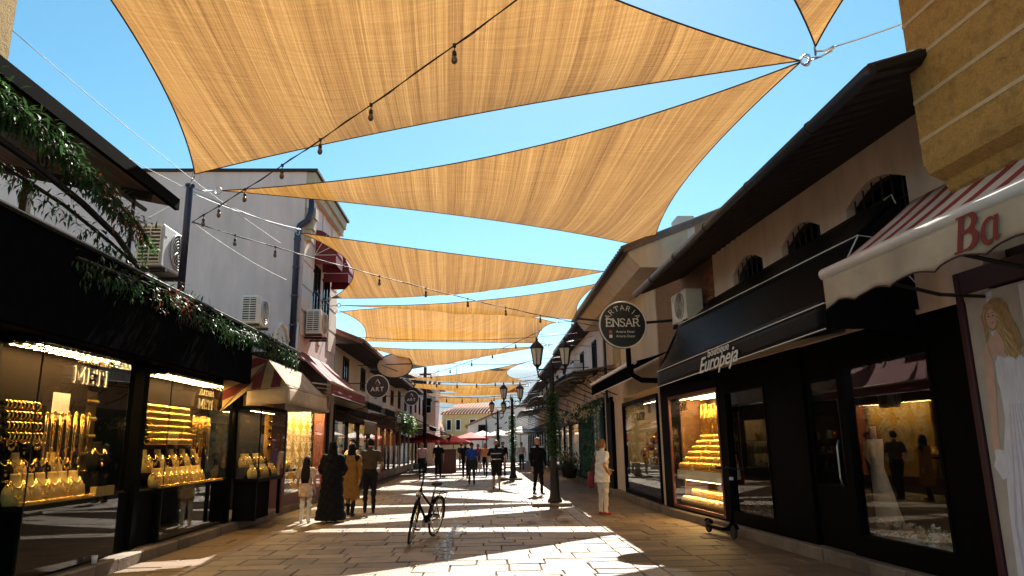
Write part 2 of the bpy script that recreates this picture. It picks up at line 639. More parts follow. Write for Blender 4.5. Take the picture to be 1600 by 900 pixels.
mat('case_gold', (.62, .40, .06), rough=.5, var=.15, scale=3)
mat('case_dark', (.010, .006, .004), rough=.85, var=.3, scale=4, spec=.08)
mat('led_warm', (1, .8, .5), emis=(1, .62, .24), estr=105.0)
mat('led_white', (1, 1, 1), emis=(.85, .95, 1), estr=8.0)
mat('lantern_glass', (.75, .70, .60), rough=.35, var=.15, scale=6)
mat('paper_white', (.75, .73, .68), rough=.8, var=.06)
mat('sign_black', (.011, .011, .013), rough=.35, var=.2)
mat('sign_maroon', (.03, .008, .012), rough=.4, var=.2)
mat('sign_white', (.80, .79, .76), rough=.5, var=.05)
mat('sign_gold', (.55, .47, .30), rough=.5, var=.1)
mat('ba_red', (.24, .035, .025), rough=.8, var=.15, scale=20)
glass_mat('glass', (.93, .95, .93), 1.5, .015)
glass_mat('glass_dark', (.30, .31, .30), 1.5, .03)
glass_mat('glass_shop', (.72, .74, .72), 1.55, .03)
leaf_mat('leaf_pine', (.035, .085, .03))
leaf_mat('leaf_ivy', (.045, .12, .025))
leaf_mat('leaf_lime', (.17, .27, .03), .5)
leaf_mat('leaf_red', (.22, .045, .02))
leaf_mat('leaf_wall', (.025, .11, .028), .2)
leaf_mat('petal_white', (.75, .70, .55), .3, .1)
leaf_mat('petal_pink', (.65, .16, .20), .3, .3)
leaf_mat('petal_peach', (.72, .42, .28), .3, .2)
stripe_mat('awn_stripe', (.66, .55, .40), (.27, .15, .05), .29, 'X', .6, trans=.15)
stripe_mat('awn_stripe_side', (.62, .40, .14), (.24, .035, .02), .38, 'X', .5, trans=.05)
stripe_mat('awn_red_white', (.74, .68, .62), (.33, .035, .03), .34, 'X', .58, trans=.12)
mat('print_skin', (.80, .50, .36), rough=.5, var=.1, scale=9)
mat('print_hair', (.50, .30, .12), rough=.5, var=.45, scale=18, stretch=(6, 6, 1))
mat('print_white', (.93, .86, .90), rough=.5, var=.12, scale=9, stretch=(3, 3, .6))
mat('print_hair_light', (.72, .47, .21), rough=.5, var=.3, scale=18)
mat('print_lilac', (.72, .62, .74), rough=.5, var=.1, scale=6)
mat('print_back', (.62, .52, .44), rough=.5, var=.12, scale=4)
for nm, c in dict(skin=(.42, .235, .15), skin_dark=(.30, .16, .10), hair_black=(.015, .012, .011), hair_brown=(.07, .04, .022), hair_grey=(.30, .27, .24),
                  hair_fair=(.20, .115, .05), cl_black=(.006, .006, .007), cl_navy=(.010, .012, .022), cl_blue=(.025, .075, .42), cl_pink=(.52, .33, .36),
                  cl_brown=(.07, .05, .028), cl_jeans=(.03, .035, .05), cl_white=(.74, .70, .66), cl_offwhite=(.62, .55, .47), cl_mustard=(.26, .125, .03),
                  cl_orange=(.62, .30, .17), cl_red=(.50, .04, .05), cl_charcoal=(.014, .013, .014), cl_peach=(.60, .42, .30), shoe=(.02, .017, .015),
                  shoe_red=(.35, .03, .03), shoe_white=(.6, .58, .55), eye_dark=(.03, .02, .02), lip=(.35, .12, .10)).items():
    mat(nm, c, spec=.12 if nm[:2] in ('cl', 'ha') else .4, rough=.75 if nm[:2] in ('cl', 'ha') else .55, var=.15, scale=14, bump=.2 if nm.startswith('cl') else 0, bscale=45)

def sail_material():
    m = bpy.data.materials.new('sail_cloth')
    m.use_nodes = True
    n, l = m.node_tree.nodes, m.node_tree.links
    n.clear()
    o = n.new('ShaderNodeOutputMaterial')
    uv = n.new('ShaderNodeUVMap')
    def noise(sc, det, sx, sy, rough=.7):
        mp = n.new('ShaderNodeMapping')
        mp.inputs['Scale'].default_value = (sx, sy, 1)
        l.new(uv.outputs[0], mp.inputs[0])
        z = n.new('ShaderNodeTexNoise')
        z.inputs['Scale'].default_value = sc
        z.inputs['Detail'].default_value = det
        z.inputs['Roughness'].default_value = rough
        l.new(mp.outputs[0], z.inputs['Vector'])
        return z.outputs['Fac']
    a = noise(4.5, 12, 1, .004, .92)     # long streaks along the weave
    b = noise(60, 4, 1, .004, .9)            # fine threads
    c = noise(30, 4, .03, 1, .8)             # faint cross weave
    d = noise(60, 2, 1, 1)              # grain
    def math_(op, x, y):
        q = n.new('ShaderNodeMath')
        q.operation = op
        for i, t in enumerate((x, y)):
            if isinstance(t, float): q.inputs[i].default_value = t
            else: l.new(t, q.inputs[i])
        return q.outputs[0]
    s = math_('ADD', math_('MULTIPLY', a, .56), math_('MULTIPLY', b, .26))
    s = math_('ADD', s, math_('MULTIPLY', c, .13))
    s = math_('ADD', s, math_('MULTIPLY', d, .05))
    cr = n.new('ShaderNodeValToRGB')
    e = cr.color_ramp.elements
    e[0].position, e[0].color = .425, (.175, .072, .014, 1)
    e[1].position, e[1].color = .60, (.64, .37, .125, 1)
    k = e.new(.505)
    k.color = (.385, .19, .047, 1)
    l.new(s, cr.inputs[0])
    df = n.new('ShaderNodeBsdfDiffuse')
    tl = n.new('ShaderNodeBsdfTranslucent')
    tp = n.new('ShaderNodeBsdfTransparent')
    l.new(cr.outputs[0], df.inputs[0])
    l.new(cr.outputs[0], tl.inputs[0])
    m1 = n.new('ShaderNodeMixShader')
    m1.inputs[0].default_value = .52
    l.new(df.outputs[0], m1.inputs[1])
    l.new(tl.outputs[0], m1.inputs[2])
    m2 = n.new('ShaderNodeMixShader')
    m2.inputs[0].default_value = .035
    l.new(m1.outputs[0], m2.inputs[1])
    l.new(tp.outputs[0], m2.inputs[2])
    bp = n.new('ShaderNodeBump')
    bp.inputs['Strength'].default_value = .25
    bp.inputs['Distance'].default_value = .03
    l.new(s, bp.inputs['Height'])
    l.new(bp.outputs[0], df.inputs['Normal'])
    l.new(bp.outputs[0], tl.inputs['Normal'])
    l.new(m2.outputs[0], o.inputs[0])
    MT['sail_cloth'] = m
sail_material()

# ------------------------------------------------------------------ ground, street, kerbs, mountain
g = MB()
g.poly([(-4000, -300, -.07), (4000, -300, -.07), (4000, 4200, -.07), (-4000, 4200, -.07)])
tag(g.build('ground', 'ground_soil'), kind='structure')
st = MB()
st.poly([(-5.1, -6, -.022), (5.6, -6, -.022), (5.2, 130, -.022), (-5.1, 130, -.022)])
street = tag(st.build('street', 'joint_dirt'), kind='structure')
far = MB()
far.poly([(-5.0, 44, -.004), (4.2, 44, -.004), (4.2, 130, -.004), (-5.0, 130, -.004)])
fo = far.build('far_paving', 'stone', street)

def xr_kerb(y): return 5.352 - .067 * y - .12 if y < 16.6 else 4.13

def stone(mb, x0, x1, y0, y1, z, jit):
    """one slab: chamfered top, slightly skewed corners."""
    j = lambda: rng.uniform(-jit, jit)
    g_ = .006
    b = [(x0 + g_ + j(), y0 + g_ + j()), (x1 - g_ + j(), y0 + g_ + j()), (x1 - g_ + j(), y1 - g_ + j()), (x0 + g_ + j(), y1 - g_ + j())]
    cx, cy = (x0 + x1) / 2, (y0 + y1) / 2
    ch = .010
    lo = [mb.vert((p[0], p[1], -.045)) for p in b]
    mid = [mb.vert((p[0], p[1], z - .010)) for p in b]
    tz = [z + rng.uniform(-.003, .003) for _ in b]
    top = [mb.vert((p[0] + (ch if p[0] < cx else -ch), p[1] + (ch if p[1] < cy else -ch), tz[k])) for k, p in enumerate(b)]
    for a, c in ((lo, mid), (mid, top)):
        for k in range(4): mb.face((a[k], a[(k + 1) % 4], c[(k + 1) % 4], c[k]))
    mb.face(top)
slabs = []
y = 8.3
while y < 44:
    d = rng.choice([.34, .4, .46, .52, .58])
    # left margin strip, main carriageway, narrow drain strip, right margin strip
    zones = [(-5.04, -4.0, 'm'), (-4.0, 1.98, 's'), (1.98, 2.30, 'd'), (2.30, xr_kerb(y) - .01, 'm2')]
    for a, b, kd in zones:
        x = a
        first = True
        while x < b - .02:
            if kd == 'd': w = b - a
            elif kd == 'm': w = b - a if rng.random() < .4 else rng.uniform(.45, .6)
            else: w = rng.uniform(.42, .95)
            if first and kd == 's': w *= rng.uniform(.4, 1)
            first = False
            x1 = x + w
            if b - x1 < .24: x1 = b
            slabs.append((x, x1, y, y + d, kd))
            x = x1
    y += d
slabs.sort(key=lambda s_: s_[2] - .15 * (s_[1] - s_[0]))
rest = MB()
for k, (x0, x1, y0, y1, kd) in enumerate(slabs):
    z = rng.uniform(-.006, .004)
    if k < 300:
        mb = MB()
        stone(mb, x0, x1, y0, y1, z, .008)
        mb.build('paving_stone', 'stone_warm' if kd == 'm' else 'stone', street)
    else:
        stone(rest, x0, x1, y0, y1, z, .008)
tag(rest.build('distant_paving_stones', 'stone', street), kind='stuff')
# thin wet stain where cleaning water dried: a puddle film in the carriageway
pud = MB()
pts = []
for k in range(60):
    a = 2 * PI * k / 60
    yy = 13.3 + 2.9 * math.sin(a)
    half = (.10 + .07 * math.sin(yy * 2.3) + .05 * math.sin(yy * 5.1 + 1)) * abs(math.cos(a)) ** .5
    pts.append((-.62 + .09 * math.sin(yy * 1.4) + (half if math.cos(a) > 0 else -half), yy, .0085))
pud.poly(pts)
m = bpy.data.materials.new('wet_film')
m.use_nodes = True
n, l = m.node_tree.nodes, m.node_tree.links
pb = n['Principled BSDF']
pb.inputs['Base Color'].default_value = (.12, .105, .095, 1)
pb.inputs['Roughness'].default_value = .16
nz = n.new('ShaderNodeTexNoise')
nz.inputs['Scale'].default_value = 7
nz.inputs['Detail'].default_value = 6
rp = n.new('ShaderNodeMapRange')
rp.inputs[1].default_value = .44
rp.inputs[2].default_value = .50
rp.inputs[4].default_value = .6
tc = n.new('ShaderNodeTexCoord')
l.new(tc.outputs['Object'], nz.inputs['Vector'])
l.new(nz.outputs['Fac'], rp.inputs[0])
l.new(rp.outputs[0], pb.inputs['Alpha'])
MT['wet_film'] = m
po = pud.build('puddle', 'wet_film')
tag(po, kind='structure')

def kerb(name, side, label_parent, ys, xf, depth, h):
    base = MB()
    for a, b in zip(ys, ys[1:]):
        x0, x1 = xf(a) + side * .03, xf(b) + side * .03
        base.poly([(x0, a, h - .02), (x1, b, h - .02), (x1 + side * depth, b, h - .02), (x0 + side * depth, a, h - .02)] if side > 0 else
                  [(x0 + side * depth, a, h - .02), (x1 + side * depth, b, h - .02), (x1, b, h - .02), (x0, a, h - .02)])
    root = tag(base.build(name, 'mortar'), kind='structure')
    y = ys[0]
    far_ = MB()
    while y < ys[-1]:
        w = rng.uniform(.42, .75)
        tgt = MB() if y < 34 else far_
        xa, xb = xf(y), xf(y + w)
        j = rng.uniform(-.012, .012)
        c = .018
        hh = h + rng.uniform(-.008, .008)
        dd = .32
        # chamfered step stone
        prof = [(0, -.05), (0, hh - c), (c, hh), (dd, hh), (dd, -.05)]
        A = [tgt.vert((xa + j + side * p[0], y + .006, p[1])) for p in prof]
        B = [tgt.vert((xb + j + side * p[0], y + w - .006, p[1])) for p in prof]
        k = len(prof)
        for q in range(k):
            f_ = (A[q], A[(q + 1) % k], B[(q + 1) % k], B[q])
            tgt.face(f_ if side < 0 else f_[::-1])
        tgt.face(A if side > 0 else A[::-1])
        tgt.face(B[::-1] if side > 0 else B)
        if tgt is not far_: tgt.build('kerb_stone', 'kerb_stone', root)
        y += w
    tag(far_.build('distant_kerb_stones', 'kerb_stone', root), kind='stuff')
    return root
kerb('left_kerb', -1, None, [4.5, 9, 15, 30, 60], lambda y: -5.06, 1.2, .16)
kerb('right_kerb', 1, None, [4.5, 9, 16.5, 30, 60], xr_kerb, 1.2, .16)

def mountain():
    nx, ny = 90, 26
    P = []
    for i in range(nx):
        row = []
        x = -2600 + 5200 * i / (nx - 1)
        ridge = 270 + 34 * math.exp(-((x - 120) / 420) ** 2) + 26 * math.sin(x / 390 + 1) + 9 * math.sin(x / 97) + 5 * math.sin(x / 41)
        for j in range(ny):
            t = j / (ny - 1)
            yy = 1500 + 2300 * t
            pk = (1500 / 2300)
            hgt = ridge * math.exp(-((t - pk) / .33) ** 2)
            hgt += (14 * math.sin(x / 130 + yy / 170) + 9 * math.sin(x / 61 - yy / 83)) * math.exp(-((t - pk) / .3) ** 2) * (.25 if abs(t - pk) < .05 else 1)
            row.append((x, yy, hgt - 22))
        P.append(row)
    mb = MB()
    mb.grid(P)
    o = mb.build('mountain', 'forest', smooth=True)
    tag(o, kind='structure')
mountain()
for k, (x, z, h) in enumerate([(-196, 300, 24), (-118, 303, 28)]):
    mast = empty('radio_mast', (x, 3000, z - 25), ['slim radio mast on the far ridge, left one', 'slim radio mast on the far ridge, right one'][k], 'mast', 'masts on the far ridge')
    mb = MB()
    mb.tube([(x, 3000, z - 30), (x, 3000, z + h)], [3.2, 1.2], 6)
    mb.build('lattice_tower', 'steel', mast)
    mb = MB()
    mb.box(x - 6, x + 6, 2998, 3002, z + h * .45, z + h * .52)
    mb.build('antenna_platform', 'steel', mast)
# ------------------------------------------------------------------ shade sails
def sail(corners, sag, label, billow=.25, n=26, tethers=(), hem_r=.010, drop=(0, 0, 0, 0)):
    cs = [Vector(c) for c in corners]
    cen = sum(cs, Vector()) / len(cs)
    root = empty('shade_sail', cs[0], label, 'shade sail', 'tan shade sails strung across the street')
    mb = MB()
    edges = []
    def wr(p):   # shallow folds
        return Vector((0, 0, .03 * math.sin(p.x * 2.3 + p.y * .3) + .016 * math.sin(p.x * 6.1 - p.y * .4)))
    if len(cs) == 3:
        A, B, C_ = cs
        def inw(p, q, r):
            d = q - p
            w = r - p
            w = w - d * (w.dot(d) / d.length_squared)
            return w.normalized() * d.length
        iab, ibc, ica = inw(A, B, C_) * sag[0], inw(B, C_, A) * sag[1], inw(C_, A, B) * sag[2]
        def pt(a, b, c):
            p = A * a + B * b + C_ * c + iab * 4 * a * b + ibc * 4 * b * c + ica * 4 * c * a - Vector((0, 0, 4 * (drop[0] * a * b + drop[1] * b * c + drop[2] * c * a)))
            k = 27 * a * b * c
            return p + Vector((0, 0, -billow)) * k + wr(p) * min(1, k * 1.6)
        I = {}
        for i in range(n + 1):
            for j in range(i + 1):
                I[i, j] = mb.vert(pt(1 - i / n, (i - j) / n, j / n))
        U = lambda k: (mb.v[k].x + mb.v[k].y * .05, mb.v[k].y)
        for i in range(1, n + 1):
            for j in range(i):
                t = (I[i - 1, j], I[i, j], I[i, j + 1])
                mb.face(t, [U(k) for k in t])
                if j < i - 1:
                    t = (I[i - 1, j], I[i, j + 1], I[i - 1, j + 1])
                    mb.face(t, [U(k) for k in t])
        for p, q in ((0, 1), (1, 2), (2, 0)):
            e = []
            for k in range(n + 1):
                w = [0, 0, 0]
                w[p], w[q] = 1 - k / n, k / n
                e.append(pt(*w))
            edges.append(e)
    else:
        A, B, C_, D = cs       # ring order
        m_ = 14
        def pt(u, v):
            p = A * (1 - u) * (1 - v) + B * u * (1 - v) + C_ * u * v + D * (1 - u) * v
            def off(p0, p1, s_, t, w): 
                d = p1 - p0
                ctr = cen - (p0 + p1) / 2
                ctr = ctr - d * (ctr.dot(d) / d.length_squared)
                return ctr.normalized() * d.length * s_ * 4 * t * (1 - t) * w
            p = p + off(A, B, sag[0], u, 1 - v) + off(D, C_, sag[2], u, v) + off(A, D, sag[3], v, 1 - u) + off(B, C_, sag[1], v, u)
            k = 16 * u * (1 - u) * v * (1 - v)
            return p + Vector((0, 0, -billow * k)) + wr(p) * min(1, k * 1.6)
        P = [[pt(i / n, j / m_) for j in range(m_ + 1)] for i in range(n + 1)]
        mb.grid(P, [[(p.x + p.y * .05, p.y) for p in r] for r in P])
        edges = [[r[0] for r in P], P[-1], [r[-1] for r in P][::-1], P[0][::-1]]
    mb.build('canopy_cloth', 'sail_cloth', root, smooth=True)
    hm = MB()
    for e in edges: hm.tube(e, hem_r, 5)
    hm.build('hem', 'hem', root, smooth=True)
    for k, c in enumerate(cs):
        d = (c - cen).normalized()
        r_ = MB()
        o_ = c + d * .07
        r_.tube([o_ + d * .06 * math.cos(a) + Vector((0, 0, 1)) * .06 * math.sin(a) for a in [2 * PI * t / 10 for t in range(10)]], .012, 5, closed=True)
        r_.build('corner_ring', 'steel', root, smooth=True)
        if k < len(tethers) and tethers[k]:
            t_ = MB()
            t_.tube([c + d * .1, vl(c + d * .1, tethers[k], .5) - Vector((0, 0, .03)), tethers[k]], .011, 5)
            t_.build('tether', 'steel', root, smooth=True)
    return root

POLE = Vector((-4.74, 10.95, 5.74))
sail([(-4.44, 10.39, 5.75), (3.77, 7.44, 6.0), (-3.9, 2.4, 6.2)], (.022, .055, .06), 'largest tan shade sail overhead, nearest, hooked to the blue pole', .3, 34, (POLE, (4.1, 7.25, 6.06), None))
sail([(3.84, 7.18, 6.03), (4.6, 2.2, 6.3), (-.6, 3.2, 6.4)], (.075, .06, .06), 'tip of a tan shade sail at the top right corner of the view', .2, 24, ((4.1, 7.25, 6.08), None, None))
sail([(-4.44, 11.52, 5.9), (3.79, 7.47, 6.0), (4.42, 17.45, 6.5)], (.10, .043, .045), 'second tan shade sail with its long tail reaching the grey house', .25, 34, (POLE, (4.1, 7.3, 6.05), (4.9, 17.8, 6.6)))
sail([(-3.62, 13.47, 5.75), (-4.61, 21.0, 6.0), (3.61, 20.25, 6.6)], (.11, .03, -.02), 'third tan shade sail beside the grey house and its maroon window awning', .3, 30, ((-4.74, 10.97, 5.7), (-5.1, 21.6, 6.05), (4.3, 20.2, 6.75)), drop=(0, .28, .1))
sail([(-4.32, 21.1, 5.8), (3.52, 20.99, 6.4), (3.62, 25.76, 6.1)], (-.02, .08, .085), 'fourth tan shade sail, pulled wide against the white house on the right', .2, 26, ((-5.05, 21.3, 5.85), (4.2, 20.7, 6.5), (4.2, 26, 6.2)), drop=(.26, 0, .2))
sail([(-4.76, 23.19, 6.0), (2.71, 26.28, 6.1), (1.92, 25.75, 5.25), (-4.27, 25.18, 5.3)], (-.05, .16, .0, .16), 'fifth tan shade sail, four-cornered, above the round black lamp lanterns', .1, 30, ((-5.05, 23.0, 6.05), (4.2, 26.6, 6.3), (4.2, 26.4, 5.2), (-5.3, 26.2, 5.2)))
sail([(-4.54, 25.78, 5.2), (2.29, 26.1, 5.2), (-3.37, 32.0, 5.0)], (-.01, .05, .10), 'sixth tan shade sail, just behind the faded oval sign', .2, 24, ((-5.6, 25.6, 5.5), (4.2, 26.4, 5.6), (-5.2, 32.6, 5.2)), drop=(.15, .1, 0))
sail([(-4.35, 38.0, 5.13), (2.0, 29.1, 5.0), (2.65, 41.2, 5.15)], (.03, .1, .035), 'seventh tan shade sail, broad end at the right row of roofs', .25, 24, (None, (4.3, 29, 5.3), (4.3, 42, 5.4)), drop=(.1, 0, .1))
sail([(-4.6, 43.8, 5.27), (2.72, 44.0, 5.27), (2.64, 50.4, 5.27)], (.03, .1, .04), 'eighth tan shade sail, thin sliver far down the street', .3, 20, drop=(.2, 0, .2))
sail([(-4.7, 49.8, 5.27), (2.76, 56.0, 5.27), (-4.5, 61.0, 5.27)], (.05, .05, .1), 'farthest tan shade sail, in front of the blue mountain', .3, 20, drop=(.2, .2, 0))

sail([(-4.6, 31.1, 6.8), (-4.6, 35.2, 6.8), (2.3, 33.8, 6.8)], (.08, .02, .02), 'higher tan shade sail mostly hidden behind the four-cornered sail', .15, 20, ((-5.2, 30.8, 6.9), (-5.2, 35.6, 6.9), (4.2, 33.8, 6.9)))
sail([(-4.45, 40.0, 5.1), (-4.5, 43.6, 5.1), (2.45, 41.9, 5.1)], (.1, .04, .03), 'thin tan shade sail just below the seventh sail', .2, 20, drop=(0, .15, .1))
sail([(-5.0, 50.9, 5.3), (2.75, 45.9, 5.3), (2.85, 51.2, 5.3)], (.04, .1, .05), 'very thin tan shade sail between the eighth and the farthest', .2, 20, drop=(.15, 0, .15))

# ------------------------------------------------------------------ pole, wires and string lights
p = empty('sail_pole', (POLE.x, POLE.y, 3.4), 'dark blue steel pole standing on the jewellery shop canopy', 'pole')
mb = MB()
mb.lathe([(.055, 0), (.055, 2.34), (.045, 2.37)], 12, (POLE.x, POLE.y, 3.4))
mb.build('shaft', 'pole_blue', p, smooth=True)
mb = MB()
mb.lathe([(.075, 0), (.075, .03), (.02, .05)], 12, (POLE.x, POLE.y, 5.76))
mb.build('cap', 'pole_blue', p)
mb = MB()
mb.box(POLE.x - .12, POLE.x + .12, POLE.y - .12, POLE.y + .12, 3.47, 3.5)
mb.build('base_plate', 'pole_blue', p)

def catenary(a, b, sag, n=14):
    a, b = Vector(a), Vector(b)
    return [a.lerp(b, t / n) - Vector((0, 0, sag * 4 * (t / n) * (1 - t / n))) for t in range(n + 1)]
def wire(a, b, sag, r, m, label):
    mb = MB()
    mb.tube(catenary(a, b, sag), r, 5)
    tag(mb.build('cable', m, smooth=True), label, 'cable')
wire((-5.24, 7.25, 6.2), (-4.2, 14.2, 5.75), .10, .005, 'wire_white', 'white steel cable from the top left house down past the largest sail')
wire((-5.62, 9.4, 5.98), (-4.74, 10.95, 5.70), .02, .005, 'wire_white', 'short white guy cable running left from the blue pole top')
wire((-4.74, 10.95, 5.66), (-4.0, 14.95, 6.28), .06, .008, 'wire_white', 'thick white cable from the blue pole to the third sail')
wire((-4.72, 11.09, 5.2), (-4.5, 15.8, 5.35), .06, .0055, 'wire_white', 'lower white cable in front of the grey house wall')
wire((-6.2, 11.5, 5.1), (-4.76, 10.95, 5.62), .03, .005, 'wire_white', 'slanting white guy cable under the pole top')
wire((4.1, 7.25, 6.07), (4.88, 7.0, 6.25), .01, .009, 'steel', 'steel cable from the sail knot to the ochre building')
wire((-5.0, 24.5, 5.4), (4.1, 25.2, 5.6), .25, .010, 'wire_black', 'black cable crossing behind the fourth sail')
wire((-5.1, 36, 6.1), (4.2, 30, 5.1), .3, .012, 'wire_black', 'black cable crossing above the lamp lanterns')
wire((-5.0, 52, 5.3), (4.2, 47, 5.0), .3, .015, 'wire_white', 'pale cable sagging across the far street')
wire((-5.0, 60, 4.9), (4.2, 55, 4.8), .3, .016, 'wire_white', 'farthest pale cable sagging in front of the mountain')

def bulb_string(a, b, sag, ts, label, scale=1.0, twist=True):
    root = empty('string_light', a, label, 'string light', 'string lights hung between the roofs')
    pts = catenary(a, b, sag, 24)
    mb = MB()
    mb.tube(pts, .007 * scale, 5)
    if twist:
        mb.tube([q + Vector((.012 * math.sin(k * 1.9), 0, .014 * math.cos(k * 1.9))) for k, q in enumerate(pts)], .005 * scale, 5)
    mb.build('cable', 'wire_black', root, smooth=True)
    a, b = Vector(a), Vector(b)
    for t in ts:
        q = a.lerp(b, t) - Vector((0, 0, sag * 4 * t * (1 - t)))
        e = MB()
        s_ = scale
        e.tube([q + Vector((0, 0, .012)), q - Vector((0, 0, .06 * s_))], .006 * s_, 5)
        e.lathe([(.010 * s_, 0), (.020 * s_, -.01 * s_), (.024 * s_, -.05 * s_), (.020 * s_, -.058 * s_)][::-1], 10, q - Vector((0, 0, .055 * s_)))
        e.box(q.x - .016 * s_, q.x + .016 * s_, q.y - .016 * s_, q.y + .016 * s_, q.z - .016 * s_, q.z + .016 * s_)
        so = e.build('bulb_socket', 'wire_black', root, smooth=False)
        e = MB()
        e.lathe([(.018 * s_, 0), (.030 * s_, -.03 * s_), (.032 * s_, -.05 * s_), (.024 * s_, -.075 * s_), (.006 * s_, -.088 * s_)][::-1], 10, q - Vector((0, 0, .112 * s_)))
        e.build('bulb', 'bulb_glass', so, smooth=True)
bulb_string((2.2, 3.02, 5.42), (-4.72, 11.09, 5.2), .14, (.18, .355, .49, .595, .69, .80, .89, .95), 'string of bare bulbs slanting under the largest sail', .95)
bulb_string((-4.72, 11.09, 5.2), (2.95, 17.9, 4.55), .13, (.07, .14, .35, .46, .57, .68, .79, .9), 'string of bare bulbs from the pole to the round black sign', .95)
bulb_string((-5.0, 38, 5.0), (2.0, 24, 5.45), .3, (.2, .36, .5, .64, .76, .88), 'string of bulbs under the sixth sail', 1.2)
bulb_string((-5.0, 33, 4.9), (3.2, 40, 5.5), .45, (.2, .32, .44, .56, .68, .8), 'string of bulbs below the seventh sail', 1.4)
bulb_string((-5.0, 46, 4.85), (3.2, 42, 4.7), .3, (.2, .32, .44, .56, .68, .8), 'far string of bulbs in front of the mountain', 1.5)
# ------------------------------------------------------------------ shared builders
def leaf(mb, p, d, L, w, up=(0, 0, 1), bend=.25):
    """one bent leaf of two quads from p along d."""
    d = Vector(d).normalized()
    s_ = d.cross(Vector(up))
    if s_.length < .05: s_ = d.cross(Vector((1, 0, 0)))
    s_.normalize()
    nrm = s_.cross(d)
    p = Vector(p)
    m = p + d * L * .5 + nrm * L * bend * .3
    e = p + d * L - nrm * L * bend * .4
    a = mb.vert(p)
    b = mb.vert(m + s_ * w / 2)
    c = mb.vert(m - s_ * w / 2)
    t = mb.vert(e)
    mb.face((a, c, b))
    mb.face((b, c, t))
def rdir(rg, dz=0.0):
    while True:
        v = Vector((rg.uniform(-1, 1), rg.uniform(-1, 1), rg.uniform(-1, 1)))
        if .1 < v.length < 1: break
    v.normalize()
    v.z += dz
    return v.normalized()
def garland(label, path, rad, n, parts, L=.085, w=.017, dz=-.35, seed=1, group='evergreen garlands', name='garland'):
    rg = random.Random(seed)
    root = empty(name, path[0], label, 'garland', group)
    st_ = MB()
    path = [Vector(p) for p in path]
    st_.tube(path, .02, 5)
    st_.build('stem', 'dark_wood', root)
    tot = [0]
    for a, b in zip(path, path[1:]): tot.append(tot[-1] + (b - a).length)
    def pos(t):
        q = t * tot[-1]
        for k in range(len(path) - 1):
            if q <= tot[k + 1] + 1e-9: return path[k].lerp(path[k + 1], (q - tot[k]) / max(1e-6, tot[k + 1] - tot[k]))
        return path[-1]
    for (nm, mt, frac, t0, t1) in parts:
        mb = MB()
        for k in range(int(n * frac)):
            t = rg.uniform(t0, t1)
            c = pos(t)
            bush = .55 + .45 * math.sin(t * 23 + seed) * math.sin(t * 9.1)
            o = rdir(rg) * rad * rg.uniform(.1, 1) * (0.6 + .6 * bush)
            o.z -= abs(rg.gauss(0, rad * .45))
            d = rdir(rg, dz) + o.normalized() * .7
            leaf(mb, c + o, d, L * rg.uniform(.6, 1.3), w * rg.uniform(.8, 1.5))
        mb.build(nm, mt, root)
    return root

def pane(mb, u0, u1, z0, z1, o, th=.008):
    mb.box(u0, u1, o - th, o, z0, z1)
def rframe(mb, u0, u1, z0, z1, o0, o1, w):
    mb.box(u0, u0 + w, o0, o1, z0, z1)
    mb.box(u1 - w, u1, o0, o1, z0, z1)
    mb.box(u0 + w, u1 - w, o0, o1, z0, z0 + w)
    mb.box(u0 + w, u1 - w, o0, o1, z1 - w, z1)

# --- air conditioner: fan faces +x, louvres face -y, stands on z=0
def make_ac():
    r_ = empty('air_conditioner')
    b = MB()
    b.box(-.18, .18, -.43, .43, .05, .67)
    b.build('casing', 'white_plastic', r_, bevel=.018)
    b = MB()
    b.lathe([(.265, 0), (.265, .006)], 28, (.181, .07, .37), 'x')
    b.build('fan_opening', 'grille_dark', r_)
    b = MB()
    for rr in (.26, .215, .17, .125, .08, .04):
        b.tube([(.193, .07 + rr * math.cos(2 * PI * k / 28), .37 + rr * math.sin(2 * PI * k / 28)) for k in range(28)], .006 if rr < .25 else .012, 4, closed=True)
    for k in range(6):
        a = PI * k / 3
        b.tube([(.196, .07 + .04 * math.cos(a), .37 + .04 * math.sin(a)), (.196, .07 + .26 * math.cos(a + .5), .37 + .26 * math.sin(a + .5))], .005, 4)
    b.build('fan_guard', 'white_plastic', r_, smooth=True)
    b = MB()
    b.box(.181, .186, -.40, -.30, .50, .62)
    b.build('rating_plate', 'paper_white', r_)
    b = MB()
    b.box(-.15, .15, -.436, -.43, .10, .62)
    b.build('louvre_opening', 'grille_dark', r_)
    for k in range(10):
        b = MB()
        b.box(-.155, .155, -.45, -.436, .105 + k * .053, .125 + k * .053)
        b.build('louvre', 'white_plastic', r_)
    b = MB()
    for x in (-.155, .0, .145): b.box(x, x + .012, -.452, -.437, .10, .62)
    b.build('louvre_mullion', 'white_plastic', r_)
    for y in (-.3, .3):
        b = MB()
        b.box(-.2, .2, y - .03, y + .03, 0, .05)
        b.build('foot', 'grille_dark', r_)
    return r_
AC_PROTO = make_ac()
AC_USED = [False]
def ac(loc, label, rz=0.0, sc=1.0):
    o = AC_PROTO if not AC_USED[0] else copy_tree(AC_PROTO)
    AC_USED[0] = True
    o.location = loc
    o.rotation_euler = (0, 0, rz)
    o.scale = (sc, sc, sc)
    tag(o, label, 'air conditioner', 'wall-mounted air conditioners')
    return o

